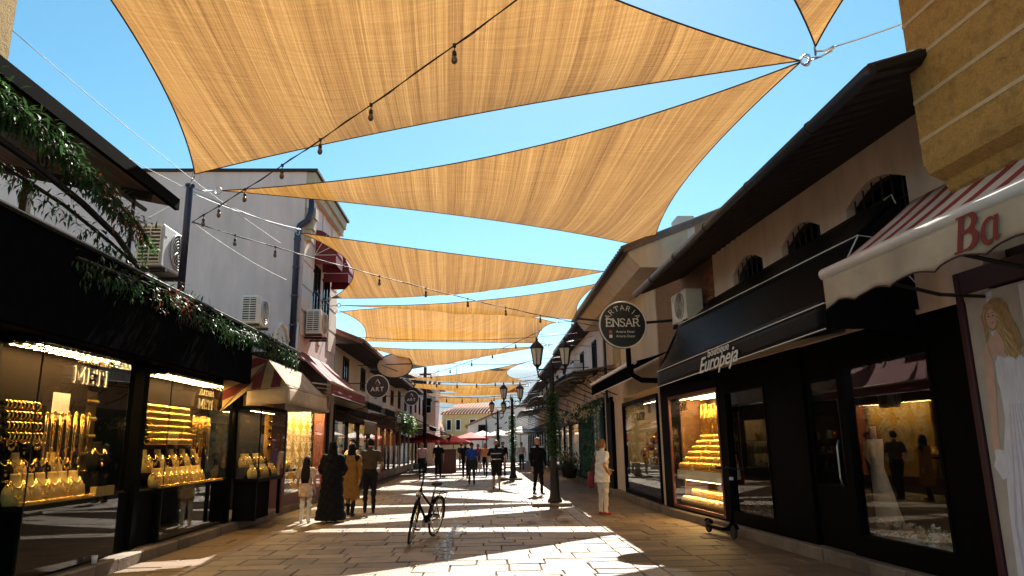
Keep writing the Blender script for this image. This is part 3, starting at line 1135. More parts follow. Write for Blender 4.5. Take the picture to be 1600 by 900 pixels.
# --- jewellery pieces: prototypes in local space, facing +y
def torus(mb, c, ax, R_, r_, n=14, m=5, squash=1.0):
    ax = Vector(ax).normalized()
    a = ax.orthogonal().normalized()
    b = ax.cross(a)
    mb.tube([Vector(c) + a * R_ * math.cos(2 * PI * k / n) + b * R_ * squash * math.sin(2 * PI * k / n) for k in range(n)], r_, m, closed=True)
def bust_proto(vel, metal, style):
    """velvet neck-and-shoulder stand carrying a collar necklace."""
    r_ = empty('necklace_stand')
    b = MB()
    rings = []
    for z, w, d, yo in ((0, .085, .035, .02), (.05, .10, .05, .012), (.11, .095, .052, 0), (.155, .065, .045, -.012), (.175, .038, .036, -.02), (.22, .036, .035, -.026), (.235, .034, .034, -.028)):
        rings.append([(w * math.cos(2 * PI * k / 14), yo + d * math.sin(2 * PI * k / 14), z) for k in range(14)])
    b.loft(rings)
    b.build('velvet_form', vel, r_, smooth=True)
    g = MB()
    for s_ in range(style[0]):
        drop = .055 + .028 * s_
        pts = []
        for k in range(13):
            t = k / 12 * 2 - 1
            x = t * (.045 + .010 * s_)
            z = .185 - drop * (1 - t * t) - .012 * s_
            # lies on the form's front
            wz = max(.03, .036 + (.235 - z) * .12)
            y_ = -.02 + .055 + (.185 - z) * .16 - abs(t) ** 2 * .032
            pts.append((x, y_, z))
        g.tube(pts, style[1], 5)
    for k in range(style[2]):
        t = (k / max(1, style[2] - 1) * 2 - 1) * .75 if style[2] > 1 else 0
        z = .185 - (.055 + .028 * (style[0] - 1)) * (1 - t * t) - .02
        g.ell((t * .05, .048 + (.185 - z) * .1, z), (.011, .006, .018), 8, 5)
    g.build('necklace', metal, r_, smooth=True)
    return r_
BUST = [bust_proto('velvet_cream', 'gold', (3, .0065, 5)), bust_proto('velvet_cream', 'gold_pale', (2, .007, 3)),
        bust_proto('velvet_black', 'gold', (2, .0075, 5)), bust_proto('velvet_black', 'gold', (3, .006, 1))]
def place_bust(k, p, rz, sc, label, group):
    o = copy_tree(BUST[k])
    o.location = p
    o.rotation_euler = (0, 0, rz)
    o.scale = (sc, sc, sc)
    tag(o, label, 'necklace stand', group)
def bangle_bar_proto(n, L, metal, R_=.034):
    r_ = empty('bangle_rack')
    b = MB()
    b.tube([(-L / 2, 0, 0), (L / 2, 0, 0)], R_ * .55, 8)
    b.build('rod', 'velvet_black', r_)
    for k in range(n):
        b = MB()
        torus(b, (-L / 2 + L * (k + .5) / n, 0, -R_ * .25), (1, .12, 0), R_, R_ * .24, 14, 6)
        b.build('bangle', metal, r_, smooth=True)
    return r_
RACK = [bangle_bar_proto(9, .62, 'gold', .042), bangle_bar_proto(14, .8, 'gold', .04)]
def place_rack(k, p, rz, label, group, sc=1):
    o = copy_tree(RACK[k])
    o.location = p
    o.rotation_euler = (0, 0, rz)
    o.scale = (sc, sc, sc)
    tag(o, label, 'bangle rack', group)
def chain_proto(L, pend):
    r_ = empty('hanging_chain')
    b = MB()
    b.tube([(-.02, 0, 0), (-.018, .004, -L * .5), (-.005, .006, -L)], .0045, 5)
    b.tube([(.02, 0, 0), (.018, .004, -L * .5), (.005, .006, -L)], .0045, 5)
    for k in range(9): b.ell((-.02 + .0015 * k, .004, -L * k / 9), (.007, .006, .011), 6, 4)
    b.build('chain', 'gold', r_, smooth=True)
    b = MB()
    b.ell((0, .008, -L - pend), (pend * .7, .01, pend), 10, 6)
    b.ell((0, .0, .01), (.02, .008, .02), 8, 5)
    b.build('pendant', 'gold', r_, smooth=True)
    return r_
CHAIN = [chain_proto(.42, .045), chain_proto(.52, .035), chain_proto(.34, .03)]
def place_chain(k, p, rz, label, group, sc=1):
    o = copy_tree(CHAIN[k])
    o.location = p
    o.rotation_euler = (0, 0, rz)
    o.scale = (sc, sc, sc)
    tag(o, label, 'gold chain', group)
def gold_heap(T, u0, u1, o0, o1, z, n, parent, seed, metal='gold'):
    """hundreds of small rings lying in a tray: too many to pick apart."""
    rg = random.Random(seed)
    mb = MB(T)
    for k in range(n):
        c = Vector((rg.uniform(u0, u1), rg.uniform(o0, o1), z + rg.uniform(0, .014)))
        d = rdir(rg, .6)
        rr = rg.uniform(.008, .014)
        a = d.orthogonal().normalized()
        b = d.cross(a)
        mb.tube([c + a * rr * math.cos(2 * PI * q / 6) + b * rr * math.sin(2 * PI * q / 6) for q in range(6)], rr * .38, 4, closed=True)
    return tag(mb.build('rings', metal, parent, smooth=True), kind='stuff')
def LP(T, u, o, z): return T @ Vector((u, o, z))
LEFT_RZ = -PI / 2        # a piece facing +y turned to face the street from the left row (+x)
RIGHT_RZ = PI / 2        # ... from the right row (-x)

def led_panel(T, u0, u1, o0, o1, z, parent, rows=3, power=20, color=(1, .62, .24), tubes=True):
    """ceiling of a display window: rows of LED tubes and the light they give."""
    for r_ in range(rows):
        oo = lerp(o0, o1, (r_ + .5) / rows)
        n = max(2, int((u1 - u0) / .15))
        mb = MB(T)
        for k in range(n):
            a = lerp(u0, u1, (k + .2 + .12 * r_) / n)
            b = lerp(u0, u1, (k + .62 + .12 * r_) / n)
            mb.poly([(a, oo - .02, z - .012), (b, oo - .02, z - .012), (b, oo + .02, z - .012), (a, oo + .02, z - .012)])
        mb.build('light_strip', 'led_warm', parent)
        mb = MB(T)
        mb.box(u0, u1, oo - .03, oo + .03, z - .008, z + .01)
        mb.build('strip_housing', 'dark_iron', parent)

def cloth_quad(mb, a, b, c, d, uw, vh, nu=10, nv=6, sag=.0, scal=0.0, ripple=0.0, seed=0):
    """cloth patch a-b (top) c-d (bottom, under b-a); UV in metres."""
    rg = random.Random(seed)
    a, b, c, d = map(Vector, (a, b, c, d))
    nrm = (b - a).cross(d - a).normalized()
    P, U = [], []
    ph = rg.uniform(0, 6)
    for i in range(nu + 1):
        t = i / nu
        row, ur = [], []
        for j in range(nv + 1):
            s_ = j / nv
            p = (a.lerp(b, t)).lerp(d.lerp(c, t), s_)
            p = p + nrm * (ripple * math.sin(t * 17 + ph) * s_ - sag * 4 * s_ * (1 - s_))
            if scal: p.z += -abs(math.sin(t * PI * scal)) * .06 * s_ ** 3
            row.append(p)
            ur.append((t * uw, s_ * vh))
        P.append(row)
        U.append(ur)
    mb.grid(P, U)
# ------------------------------------------------------------------ LEFT ROW
# --- near jewellery shop: black front, two glass display windows, deep black canopy, roof terrace
sh = empty('jewellery_shop', (-5.2, 9, 0), 'black fronted jewellery shop with gold filled display windows, nearest on the left', 'shop')
b = MB(FL)
b.box(3.0, 18.3, -4.2, -1.0, 2.98, 4.30)
b.box(3.0, 14.95, -1.0, -.02, 2.98, 4.28)
b.box(3.0, 8.30, -1.1, -.55, .16, 2.98)
b.box(3.0, 15.1, -1.5, -1.1, .16, 2.98)
b.build('wall', 'black_matte', sh)
b = MB(FL)
b.box(10.62, 11.98, -.50, -.12, .162, 1.0)
b.build('door_plinth', 'black_paint', sh, bevel=.01)
b = MB(FL)
b.box(11.05, 11.95, -.9, -.86, .17, 2.6)
b.build('door', 'black_paint', sh)
for u0, u1, o0, o1 in ((8.30, 8.46, -.62, -.46), (11.18, 11.34, -.22, -.06), (11.86, 11.98, -.64, -.50), (14.86, 15.08, -.4, .03)):
    b = MB(FL)
    b.box(u0, u1, o0, o1, .165, 2.97)
    b.build('post', 'black_paint', sh, bevel=.008)

def display_window(parent, T, u0, u1, dep, ztray, ztop, power, zb=.20, ends=(True, True), back='case_dark', rows=3):
    """a projecting glass case: floor, tray, back wall, ceiling with LED rows, glass on the street side and the ends."""
    w = empty('display_case', T @ Vector(((u0 + u1) / 2, 0, ztray)), parent=parent)
    b = MB(T)
    b.box(u0 + .01, u1 - .01, -dep, -.03, ztray - .06, ztray)
    b.build('display_shelf', 'case_dark', w)
    b = MB(T)
    b.box(u0 + .03, u1 - .03, -dep - .03, -dep, ztray, ztop)
    b.build('back_panel', back, w)
    b = MB(T)
    b.box(u0 + .012, u1 - .012, -dep, -.05, zb - .03, ztray - .065)
    b.build('base_cabinet', 'black_paint', w)
    b = MB(T)
    b.box(u0, u1, -dep, 0, ztop, ztop + .08)
    b.build('case_ceiling', 'black_paint', w)
    led_panel(T, u0 + .06, u1 - .06, -dep + .06, -.08, ztop - .005, w, rows, power)
    b = MB(T)
    pane(b, u0, u1, zb, ztop, 0)
    b.build('front_glass', 'glass', w)
    for k, (on, u) in enumerate(zip(ends, (u0, u1))):
        if on:
            b = MB(T)
            b.box(u - .004, u + .004, -dep, -.012, zb, ztop)
            b.build('end_glass', 'glass', w)
    b = MB(T)
    b.box(u0 - .008, u0 + .008, -.006, .006, zb, ztop)
    b.build('corner_bead', 'dark_iron', w)
    return w
c1 = display_window(sh, FL, 8.48, 10.60, .58, 1.0, 2.88, 40)
c2 = display_window(sh, FL, 12.0, 14.85, .60, 1.0, 2.86, 60)
# lettering on the glass
mb = MB()
slab_text(mb, 'METI', basis(FL @ Vector((9.58, .012, 2.56)), (0, 1, 0), (0, 0, 1)), .21, .13, .012, True, 1.22)
mb.build('window_lettering', 'sign_white', c1)
mb = MB()
slab_text(mb, 'ZLATARA', basis(FL @ Vector((9.62, .012, 2.78)), (0, 1, 0), (0, 0, 1)), .11, .11, .008, True, 1.15)
mb.build('window_lettering', 'sign_gold', c1)
mb = MB()
slab_text(mb, 'METI', basis(FL @ Vector((13.5, .012, 2.42)), (0, 1, 0), (0, 0, 1)), .17, .13, .01, True, 1.22)
mb.build('window_lettering', 'sign_gold', c2)
mb = MB()
slab_text(mb, 'ZLATARA', basis(FL @ Vector((13.5, .012, 2.63)), (0, 1, 0), (0, 0, 1)), .10, .11, .008, True, 1.15)
mb.build('window_lettering', 'sign_gold', c2)
b = MB(FL)
b.box(9.45, 9.82, -.4, -.39, 2.02, 2.36)
b.build('price_card', 'paper_white', c1)

# jewellery in the first window
G1 = 'necklace stands in the nearest left window'
for k in range(6):
    place_bust(k % 2, LP(FL, 8.62 + .235 * k, -.20, 1.005), LEFT_RZ + rng.uniform(-.2, .1) - .5, 1.5, 'cream necklace stand, %s from left, front row of the nearest left window' % ORD[k], G1)
for k in range(6):
    place_bust([3, 0, 2, 3, 1, 2][k], LP(FL, 8.60 + .24 * k, -.38, 1.27), LEFT_RZ - .45 + rng.uniform(-.15, .15), 1.4, '%s necklace stand, %s from left, second row of the nearest left window' % (['black', 'cream', 'black', 'black', 'cream', 'black'][k], ORD[k]), G1)
for k in range(4):
    place_bust(2 + (k + 1) % 2, LP(FL, 8.58 + .25 * k, -.50, 1.52), LEFT_RZ - .4, 1.4, 'black necklace stand, %s from left, top row of the nearest left window' % ORD[k], G1)
place_bust(3, LP(FL, 10.24, -.16, 1.33), LEFT_RZ - .5, 1.7, 'lone black bust with a gold collar at the right end of the nearest left window', G1)
for zz, oo in ((1.26, -.38), (1.51, -.50)):
    b = MB(FL)
    b.box(8.52, 10.0, oo - .08, oo + .09, zz - .03, zz)
    b.build('riser', 'velvet_black', c1)
b = MB(FL)
b.box(10.12, 10.36, -.26, -.06, 1.0, 1.33)
b.build('pedestal', 'velvet_black', c1)
b = MB(FL)
b.box(10.06, 10.54, -.12, -.04, 1.0, 1.13)
b.build('box_riser', 'velvet_cream', c1)
for r_ in range(4):
    place_rack(0, LP(FL, 8.86, -.42 + .025 * r_, 2.17 - .125 * r_), LEFT_RZ, 'gold bangle rack, %s from the top at the left of the nearest left window' % ORD[r_], 'bangle racks of the nearest left window', 1.12)
for k in range(12):
    place_chain(k % 3, LP(FL, 9.28 + .082 * k, -.34 + .03 * (k % 2), 2.06 + .015 * (k % 3)), LEFT_RZ, 'long gold chain with pendant, %s from the left in the nearest left window' % ORD[k], 'hanging chains of the nearest left window', 1.25)
b = MB(FL)
b.box(9.24, 10.26, -.375, -.35, 2.07, 2.09)
b.build('chain_rail', 'dark_iron', c1)
b = MB(FL)
b.box(8.50, 9.22, -.54, -.51, 1.62, 2.28)
b.build('rack_board', 'velvet_black', c1)
t = empty('ring_tray', LP(FL, 9.3, -.06, 1.0), 'long tray heaped with gold rings at the front of the nearest left window', 'tray')
b = MB(FL)
b.box(8.52, 10.05, -.1, -.025, 1.001, 1.018)
b.build('tray_base', 'velvet_cream', t)
gold_heap(FL, 8.54, 10.02, -.095, -.03, 1.025, 760, t, 3)
gold_heap(FL, 8.54, 10.0, -.32, -.295, 1.27, 260, t, 13)
# jewellery in the second window
G2 = 'necklace stands in the second left window'
for k in range(9):
    place_bust(k % 2, LP(FL, 12.14 + .225 * k, -.20, 1.005), LEFT_RZ - .45 + rng.uniform(-.1, .1), 1.3, 'cream necklace stand, %s from left, front row of the second left window' % ORD[k], G2)
for k in range(9):
    place_bust([0, 2, 1, 3][k % 4], LP(FL, 12.14 + .25 * k, -.40, 1.24), LEFT_RZ - .45 + rng.uniform(-.1, .1), 1.6, '%s necklace stand, %s from left, back row of the second left window' % (['cream', 'black', 'cream', 'black'][k % 4], ORD[k]), G2)
b = MB(FL)
b.box(12.05, 14.4, -.5, -.31, 1.19, 1.235)
b.build('riser', 'velvet_black', c2)
for r_ in range(6):
    for q in range(2):
        place_rack(1, LP(FL, 12.52 + .90 * q, -.47 + .02 * r_, 2.33 - .115 * r_), LEFT_RZ, 'gold bangle rack, %s from the top in the %s column of the second left window' % (ORD[r_], ['left', 'middle'][q]), 'bangle racks of the second left window', 1.1)
for k in range(8):
    place_chain(k % 3, LP(FL, 13.86 + .115 * k, -.34, 2.2), LEFT_RZ, 'long gold chain, %s from the left at the right end of the second left window' % ORD[k], 'hanging chains of the second left window', 1.4)
t = empty('ring_tray', LP(FL, 13.4, -.06, 1.0), 'long tray heaped with gold rings at the front of the second left window', 'tray')
b = MB(FL)
b.box(12.05, 14.75, -.1, -.025, 1.001, 1.018)
b.build('tray_base', 'velvet_cream', t)
gold_heap(FL, 12.07, 14.73, -.095, -.03, 1.025, 1050, t, 5)
gold_heap(FL, 12.07, 14.35, -.345, -.315, 1.245, 380, t, 15)
# gold glimpsed in the doorway between both windows
for r_ in range(5):
    place_rack(1, LP(FL, 11.0, -.80, 2.35 - .26 * r_), LEFT_RZ, 'gold bangle rack, %s from the top in the dark doorway of the near left shop' % ORD[r_], 'bangle racks in the doorway', .7)
b = MB(FL)
b.box(10.64, 11.3, -.86, -.82, 1.1, 2.5)
b.build('doorway_panel', 'case_back', sh)

# canopy
cn = empty('shop_canopy', (-3.7, 9, 2.6), 'deep black canopy over the near left jewellery shop', 'canopy')
b = MB(FL)
b.box(2.5, 11.35, 1.42, 1.50, 2.60, 3.44)
b.box(11.35, 14.05, 1.44, 1.50, 3.24, 3.44)
b.build('fascia', 'black_cloth', cn)
b = MB(FL)
b.box(2.5, 11.35, .0, 1.419, 2.93, 2.97)
b.box(11.35, 14.2, .0, .25, 2.93, 2.97)
b.build('ceiling', 'black_matte', cn)
b = MB(FL)
b.prism([(-.9, 4.31), (1.52, 3.445), (1.52, 3.475), (-.9, 4.35)], 2.5, 14.1, 'yz')
b.build('roof_sheet', 'dark_wood', cn)
b = MB(FL)
b.tube([(2.5, 1.54, 3.46), (14.12, 1.54, 3.46)], .014, 6)
b.build('edge_tube', 'dark_iron', cn)
mb = MB()
slab_text(mb, 'ARTARIA', basis(FL @ Vector((8.9, 1.508, 3.16)), (0, 1, 0), (0, 0, 1)), .12, .11, .008, False, 1.25)
mb.build('lettering', 'dark_iron', cn)

garland('evergreen garland with red sprays along the front edge of the black canopy',
        [LP(FL, u, 1.52 + .03 * math.sin(u * 3), 3.36 + .05 * math.sin(u * 1.7)) for u in [6.3, 7, 7.8, 8.6, 9.4, 10.2, 11, 11.8, 12.6, 13.4, 13.9]], .17, 3300,
        [('foliage', 'leaf_pine', .85, 0, 1), ('red_sprays', 'leaf_red', .06, .18, .34), ('light_foliage', 'leaf_ivy', .1, .45, 1)], seed=2, L=.09)

# --- roof terrace above: sloping timber roof, iron bracket with scrolls, garland
tr = empty('terrace_roof', (-4.4, 6, 4.3), 'dark timber lean-to roof over the terrace at the upper left', 'roof')
b = MB(FL)
b.prism([(.93, 4.90), (.93, 4.98), (-1.2, 5.42), (-1.2, 5.34)], 2.0, 9.42, 'yz')
b.build('roof_deck', 'roof_tile_dark', tr)
b = MB(FL)
b.box(2.0, 9.45, .93, .99, 4.84, 5.0)
b.build('fascia_board', 'black_matte', tr)
for k in range(16):
    b = MB(FL)
    o0 = .92 - k * .132
    b.prism([(o0, 4.895 + k * .0273), (o0 - .122, 4.895 + k * .0273 + .0252), (o0 - .122, 4.87 + k * .0273 + .0252), (o0, 4.87 + k * .0273)], 2.05, 9.38, 'yz')
    b.build('soffit_board', 'warm_wood', tr)
for u in (3.4, 5.2, 7.0, 8.8):
    b = MB(FL)
    b.beam((u, .9, 4.80), (u, -1.1, 5.21), .08, .11)
    b.build('rafter', 'dark_wood', tr)
for u in (5.0, 9.15):
    b = MB(FL)
    b.box(u - .05, u + .05, -.95, -.85, 4.3, 5.16)
    b.build('post', 'dark_wood', tr)
br = empty('iron_railing', (-4.4, 7, 3.5), 'wrought iron scroll bracket with ball finials on the left terrace', 'railing')
b = MB(FL)
arc = [(5.0, .75, 4.42), (5.8, .8, 4.40), (6.6, .84, 4.33), (7.4, .87, 4.22), (8.1, .9, 4.06), (8.55, .92, 3.86)]
b.tube([LP(Matrix.Identity(4), *p) for p in arc], .035, 8)
b.build('curved_bar', 'dark_iron', br, smooth=True)
b = MB(FL)
b.tube([(4.6, .7, 4.76), (6.4, .75, 4.70), (8.9, .8, 4.66)], .028, 8)
b.build('top_bar', 'dark_iron', br, smooth=True)
for (u, z, r_) in ((5.75, 4.55, .16), (6.05, 4.50, .13), (6.75, 4.45, .15), (7.2, 4.38, .12)):
    b = MB(FL)
    b.tube([(u + (r_ - r_ * .06 * k / 2) * math.cos(k * .5) * (1 - k / 30), .82, z + r_ * math.sin(k * .5) * (1 - k / 30)) for k in range(22)], .011, 6)
    b.build('scroll', 'dark_iron', br, smooth=True)
for (u, z) in ((5.95, 4.66), (6.32, 4.58), (5.5, 4.62)):
    b = MB(FL)
    b.ell((u, .84, z), (.062, .062, .062), 12, 8)
    b.build('ball_finial', 'dark_iron', br, smooth=True)
for u in (5.1, 8.5):
    b = MB(FL)
    b.tube([(u, .85, 3.42), (u, .85, 4.7)], .022, 6)
    b.build('upright', 'dark_iron', br, smooth=True)
b = MB(FL)
b.lathe([(.05, 0), (.1, .03), (.11, .16), (.09, .2)], 12, (5.62, .86, 4.40))
b.build('lamp_shade', 'warm_wood', br, smooth=True)
garland('thick olive green garland wound along the upper terrace bar at the left edge', [LP(FL, 5.2, .93, 4.72), LP(FL, 6.0, .95, 4.70), LP(FL, 6.8, .96, 4.62), LP(FL, 7.6, .98, 4.46), LP(FL, 8.4, 1.0, 4.28), LP(FL, 8.75, 1.0, 4.10)], .17, 1700,
        [('foliage', 'leaf_pine', .55, 0, .8), ('light_foliage', 'leaf_ivy', .45, 0, 1), ('red_sprays', 'leaf_red', .12, .62, .9)], L=.12, w=.022, seed=5)
garland('sparse hanging green sprigs below the terrace scroll bracket', [LP(FL, 5.0, .86, 4.20), LP(FL, 6.0, .9, 4.12), LP(FL, 7.0, .92, 4.06), LP(FL, 7.9, .95, 3.92), LP(FL, 8.6, .95, 3.80)], .13, 420,
        [('foliage', 'leaf_pine', .5, 0, 1), ('light_foliage', 'leaf_ivy', .5, 0, 1)], L=.12, w=.022, seed=6)
oh = empty('ochre_house', (-6, 5, 4), 'ochre house corner rising behind the terrace roof at top left', 'house')
b = MB()
b.box(-9, -5.36, 2.0, 7.42, 4.32, 10.5)
b.build('wall', 'ochre_plaster', oh)
b = MB()
b.box(-9.1, -5.30, 1.9, 7.48, 10.5, 10.7)
b.build('cornice', 'ochre_joint', oh)
ac((-5.25, 11.35, 4.36), 'large white air conditioner beside the blue pole', 0, 1.12)
ac((-5.38, 16.55, 4.36), 'white air conditioner on the flat roof against the grey house wall', 0, 1.05)
dk = empty('roof_duct', (-5.0, 17.7, 4.3), 'small curved white duct at the foot of the grey house wall', 'duct')
b = MB()
b.tube([(-5.05, 17.0, 4.15), (-5.05, 17.1, 4.45), (-5.02, 17.4, 4.62), (-5.0, 17.75, 4.55), (-4.98, 17.95, 4.25)], .05, 10)
b.build('pipe', 'white_plastic', dk, smooth=True)
b = MB()
for k in range(9):
    t_ = k / 8
    b.tube([(-5.04, 17.15 + .7 * t_, 4.2), (-5.04, 17.15 + .7 * t_, 4.5 + .05 * math.sin(PI * t_))], .01, 4)
b.build('guard_bars', 'white_plastic', dk)

# --- grey house: blind plaster side wall, moulded street front
gh = empty('grey_house', (-8, 21, 0), 'tall pale grey house with a blind plaster side wall on the left', 'house')
b = MB()
b.box(-15, -5.0, 19.0, 23.6, 4.05, 9.25)
b.build('wall', 'lilac_plaster', gh)
b = MB()
b.box(-15, -5.2, 18.35, 23.6, 2.95, 4.05)
b.box(-15, -6.2, 18.35, 23.6, 0.1, 2.95)
b.box(-6.2, -5.06, 23.35, 23.6, 0.1, 2.95)
b.build('ground_floor_wall', 'dark_wood', gh)
b = MB()
b.box(-15.1, -4.68, 18.93, 23.75, 9.252, 9.33)
b.build('roof', 'roof_tile_dark', gh)
b = MB()
b.box(-4.998, -4.75, 19.02, 23.6, 8.95, 9.245)
b.box(-4.998, -4.83, 19.02, 23.6, 8.72, 8.948)
b.build('cornice', 'beige_trim', gh)
for k, u in enumerate((19.05,)):
    b = MB()
    for q in range(3):
        b.box(-4.999, -4.80 + .05 * q, u - .02 + .0 * q, u + .32, 7.25 + .32 * q, 7.55 + .32 * q)
    b.build('corbel', 'beige_trim', gh)
for z in (4.6, 5.3, 6.0, 6.7, 7.4, 8.1):
    for (a, c_) in ((19.05, 20.25), (21.15, 21.45), (22.45, 23.58)):
        b = MB()
        b.box(-4.999, -4.965, a, c_, z, z + .62)
        b.build('facade_panel', 'pink_plaster', gh, bevel=.012)
for u0, u1 in ((20.3, 21.1), (21.5, 22.4)):
    w = MB()
    w.box(-5.12, -4.998, u0, u1, 5.3, 6.9)
    wo_ = w.build('window', 'case_dark', gh)
    w = MB()
    for zz in (5.3, 6.07, 6.84): w.box(-4.997, -4.96, u0, u1, zz, zz + .06)
    for yy in (u0, (u0 + u1) / 2 - .03, u1 - .06): w.box(-4.996, -4.961, yy, yy + .06, 5.36, 6.84)
    w.build('window_frame', 'dark_wood', wo_)
    w = MB()
    w.box(-4.995, -4.99, u0 + .06, u1 - .06, 5.36, 6.84)
    w.build('pane', 'glass_dark', wo_)
pp = empty('drain_pipe', (-5.1, 18.9, 4), 'dark blue drain pipe with a swan neck at the grey house corner', 'drain pipe')
b = MB()
b.tube([(-4.82, 18.98, 8.75), (-4.80, 18.93, 8.05), (-4.88, 18.9, 7.78), (-5.08, 18.88, 7.62), (-5.13, 18.88, 7.45), (-5.13, 18.88, 4.1)], .085, 12)
b.build('pipe', 'pole_blue', pp, smooth=True)
b = MB()
b.lathe([(.085, 0), (.13, .12), (.13, .2)], 12, (-4.82, 18.98, 8.6))
b.build('hopper', 'pole_blue', pp, smooth=True)
for z in (4.8, 5.6, 6.4, 7.2):
    b = MB()
    b.lathe([(.10, 0), (.10, .05)], 12, (-5.13, 18.88, z))
    b.box(-5.2, -5.06, 18.94, 19.0, z, z + .05)
    b.build('pipe_clamp', 'pole_blue', pp)
b = MB()
b.tube([(-5.0, 18.9, 4.9), (-5.0, 18.86, 4.3), (-4.95, 18.75, 3.8)], .03, 8)
b.build('hose', 'white_plastic', pp, smooth=True)
ac((-4.72, 19.85, 4.62), 'white air conditioner bracketed to the street front of the grey house', 0, 1.1)
bk = MB()
for y in (19.55, 20.15): bk.beam((-4.98, y, 4.58), (-4.5, y, 4.58), .04, .05)
bk.build('wall_bracket', 'dark_wood', gh)

def window_awning(y0, y1, zt, zb, x0, dep, label):
    r_ = empty('window_awning', (x0, (y0 + y1) / 2, zb), label, 'awning', 'maroon dome awnings on the grey house')
    b = MB()
    prof = [(x0 + dep * math.sin(a), zb + .28 + (zt - zb - .28) * math.cos(a)) for a in [PI / 2 * k / 8 for k in range(9)]]
    P = [[(p[0], lerp(y0, y1, t / 6), p[1]) for t in range(7)] for p in prof]
    b.grid(P)
    b.build('cover', 'maroon_cloth', r_, smooth=True, solid=.01)
    for y, s_ in ((y0, 1), (y1, -1)):
        b = MB()
        b.poly([(x0, y + .004 * s_, zb + .28)] + [(p[0], y + .004 * s_, p[1]) for p in prof])
        b.build('end_cloth', 'maroon_cloth', r_, solid=.008)
        b = MB()
        b.poly([(x0 + dep + .004, y, zb), (x0 + .01, y, zb), (x0 + .01, y, zb + .29), (x0 + dep + .004, y, zb + .29)])
        b.build('end_valance', 'maroon_cloth', r_, solid=.008)
        b = MB()
        for k in (0, 3, 6): b.tube([(x0, y - .012 * s_, zb + .28), (prof[k][0], y - .012 * s_, prof[k][1])], .009, 5)
        b.tube([(x0, y - .012 * s_, zb + .28), (x0 + dep, y - .012 * s_, zb + .28)], .009, 5)
        b.build('hoop', 'white_paint', r_)
    b = MB()
    b.poly([(x0 + dep, y0, zb), (x0 + dep, y1, zb), (x0 + dep, y1, zb + .28), (x0 + dep, y0, zb + .28)])
    b.build('valance', 'maroon_cloth', r_, solid=.008)
window_awning(20.2, 21.2, 7.9, 6.85, -4.96, .62, 'maroon dome awning over the nearer window of the grey house')
window_awning(21.45, 22.5, 7.75, 6.6, -4.96, .75, 'maroon dome awning over the farther window of the grey house')

# --- striped awning and the glass cabinet below it
aw = empty('striped_awning', (-4.5, 16, 2.4), 'cream and ochre striped awning with hipped end above the glass cabinet', 'awning')
u0, u1 = 14.25, 17.7
b = MB(FL)
cloth_quad(b, (u0 + .35, .78, 3.37), (u1 - .35, .78, 3.37), (u1, 1.3, 2.80), (u0, 1.3, 2.80), u1 - u0, .8, 14, 6, .02, ripple=.008)
b.build('front_slope', 'awn_stripe', aw, smooth=True, solid=.006)
b = MB(FL)
cloth_quad(b, (u0 + .1, .0, 3.62), (u1 - .1, .0, 3.62), (u1 - .35, .775, 3.375), (u0 + .35, .775, 3.375), u1 - u0, .8, 14, 3, .03)
b.build('top_slope', 'awn_stripe', aw, smooth=True, solid=.006)
b = MB(FL)
b.poly([(u0, 1.3, 2.80), (u0 + .35, .78, 3.37), (u0, .50, 2.74)], [(1.3, 0), (.78, .6), (.5, 0)])
b.build('hip_end', 'awn_stripe_side', aw, solid=.006)
b = MB(FL)
b.poly([(u0 + .02, .5, 2.73), (u0 + .36, .77, 3.37), (u0 + .1, -.02, 3.62), (u0 - .05, .05, 2.34)], [(0, .5), (.6, .77), (1.25, 0), (0, 0)])
b.build('end_gusset', 'awn_stripe_side', aw, solid=.006)
b = MB(FL)
b.poly([(u1, 1.3, 2.80), (u1 - .35, .78, 3.37), (u1, .3, 2.80)], [(1.3, 0), (.78, .6), (.3, 0)])
b.build('hip_end', 'awn_stripe_side', aw, solid=.006)
b = MB(FL)
cloth_quad(b, (u0, 1.302, 2.81), (u1, 1.302, 2.81), (u1, 1.33, 2.46), (u0, 1.33, 2.46), 3.4, .35, 30, 4, .0, 0, .02)
b.build('front_valance', 'cream_cloth', aw, smooth=True, solid=.006)
b = MB(FL)
cloth_quad(b, (u0, .50, 2.74), (u0, 1.3, 2.81), (u0 - .02, 1.33, 2.47), (u0 - .02, .50, 2.44), .8, .35, 8, 4, 0, 0, .015)
b.build('end_valance', 'cream_cloth', aw, smooth=True, solid=.006)
b = MB(FL)
cloth_quad(b, (u1, .30, 2.80), (u1, 1.3, 2.80), (u1, 1.33, 2.46), (u1, .30, 2.46), .8, .35, 8, 4, 0, 0, .015)
b.build('end_valance', 'cream_cloth', aw, smooth=True, solid=.006)
b = MB(FL)
b.tube([(u0 + .35, .78, 3.36), (u0 - .06, .02, 2.33)], .016, 6)
b.tube([(u0, .5, 2.73), (u0, 1.3, 2.79), (u1, 1.3, 2.79), (u1, .3, 2.79)], .012, 6)
b.tube([(u0 + .35, .78, 3.365), (u1 - .35, .78, 3.365)], .014, 6)
b.build('strut', 'warm_wood', aw)

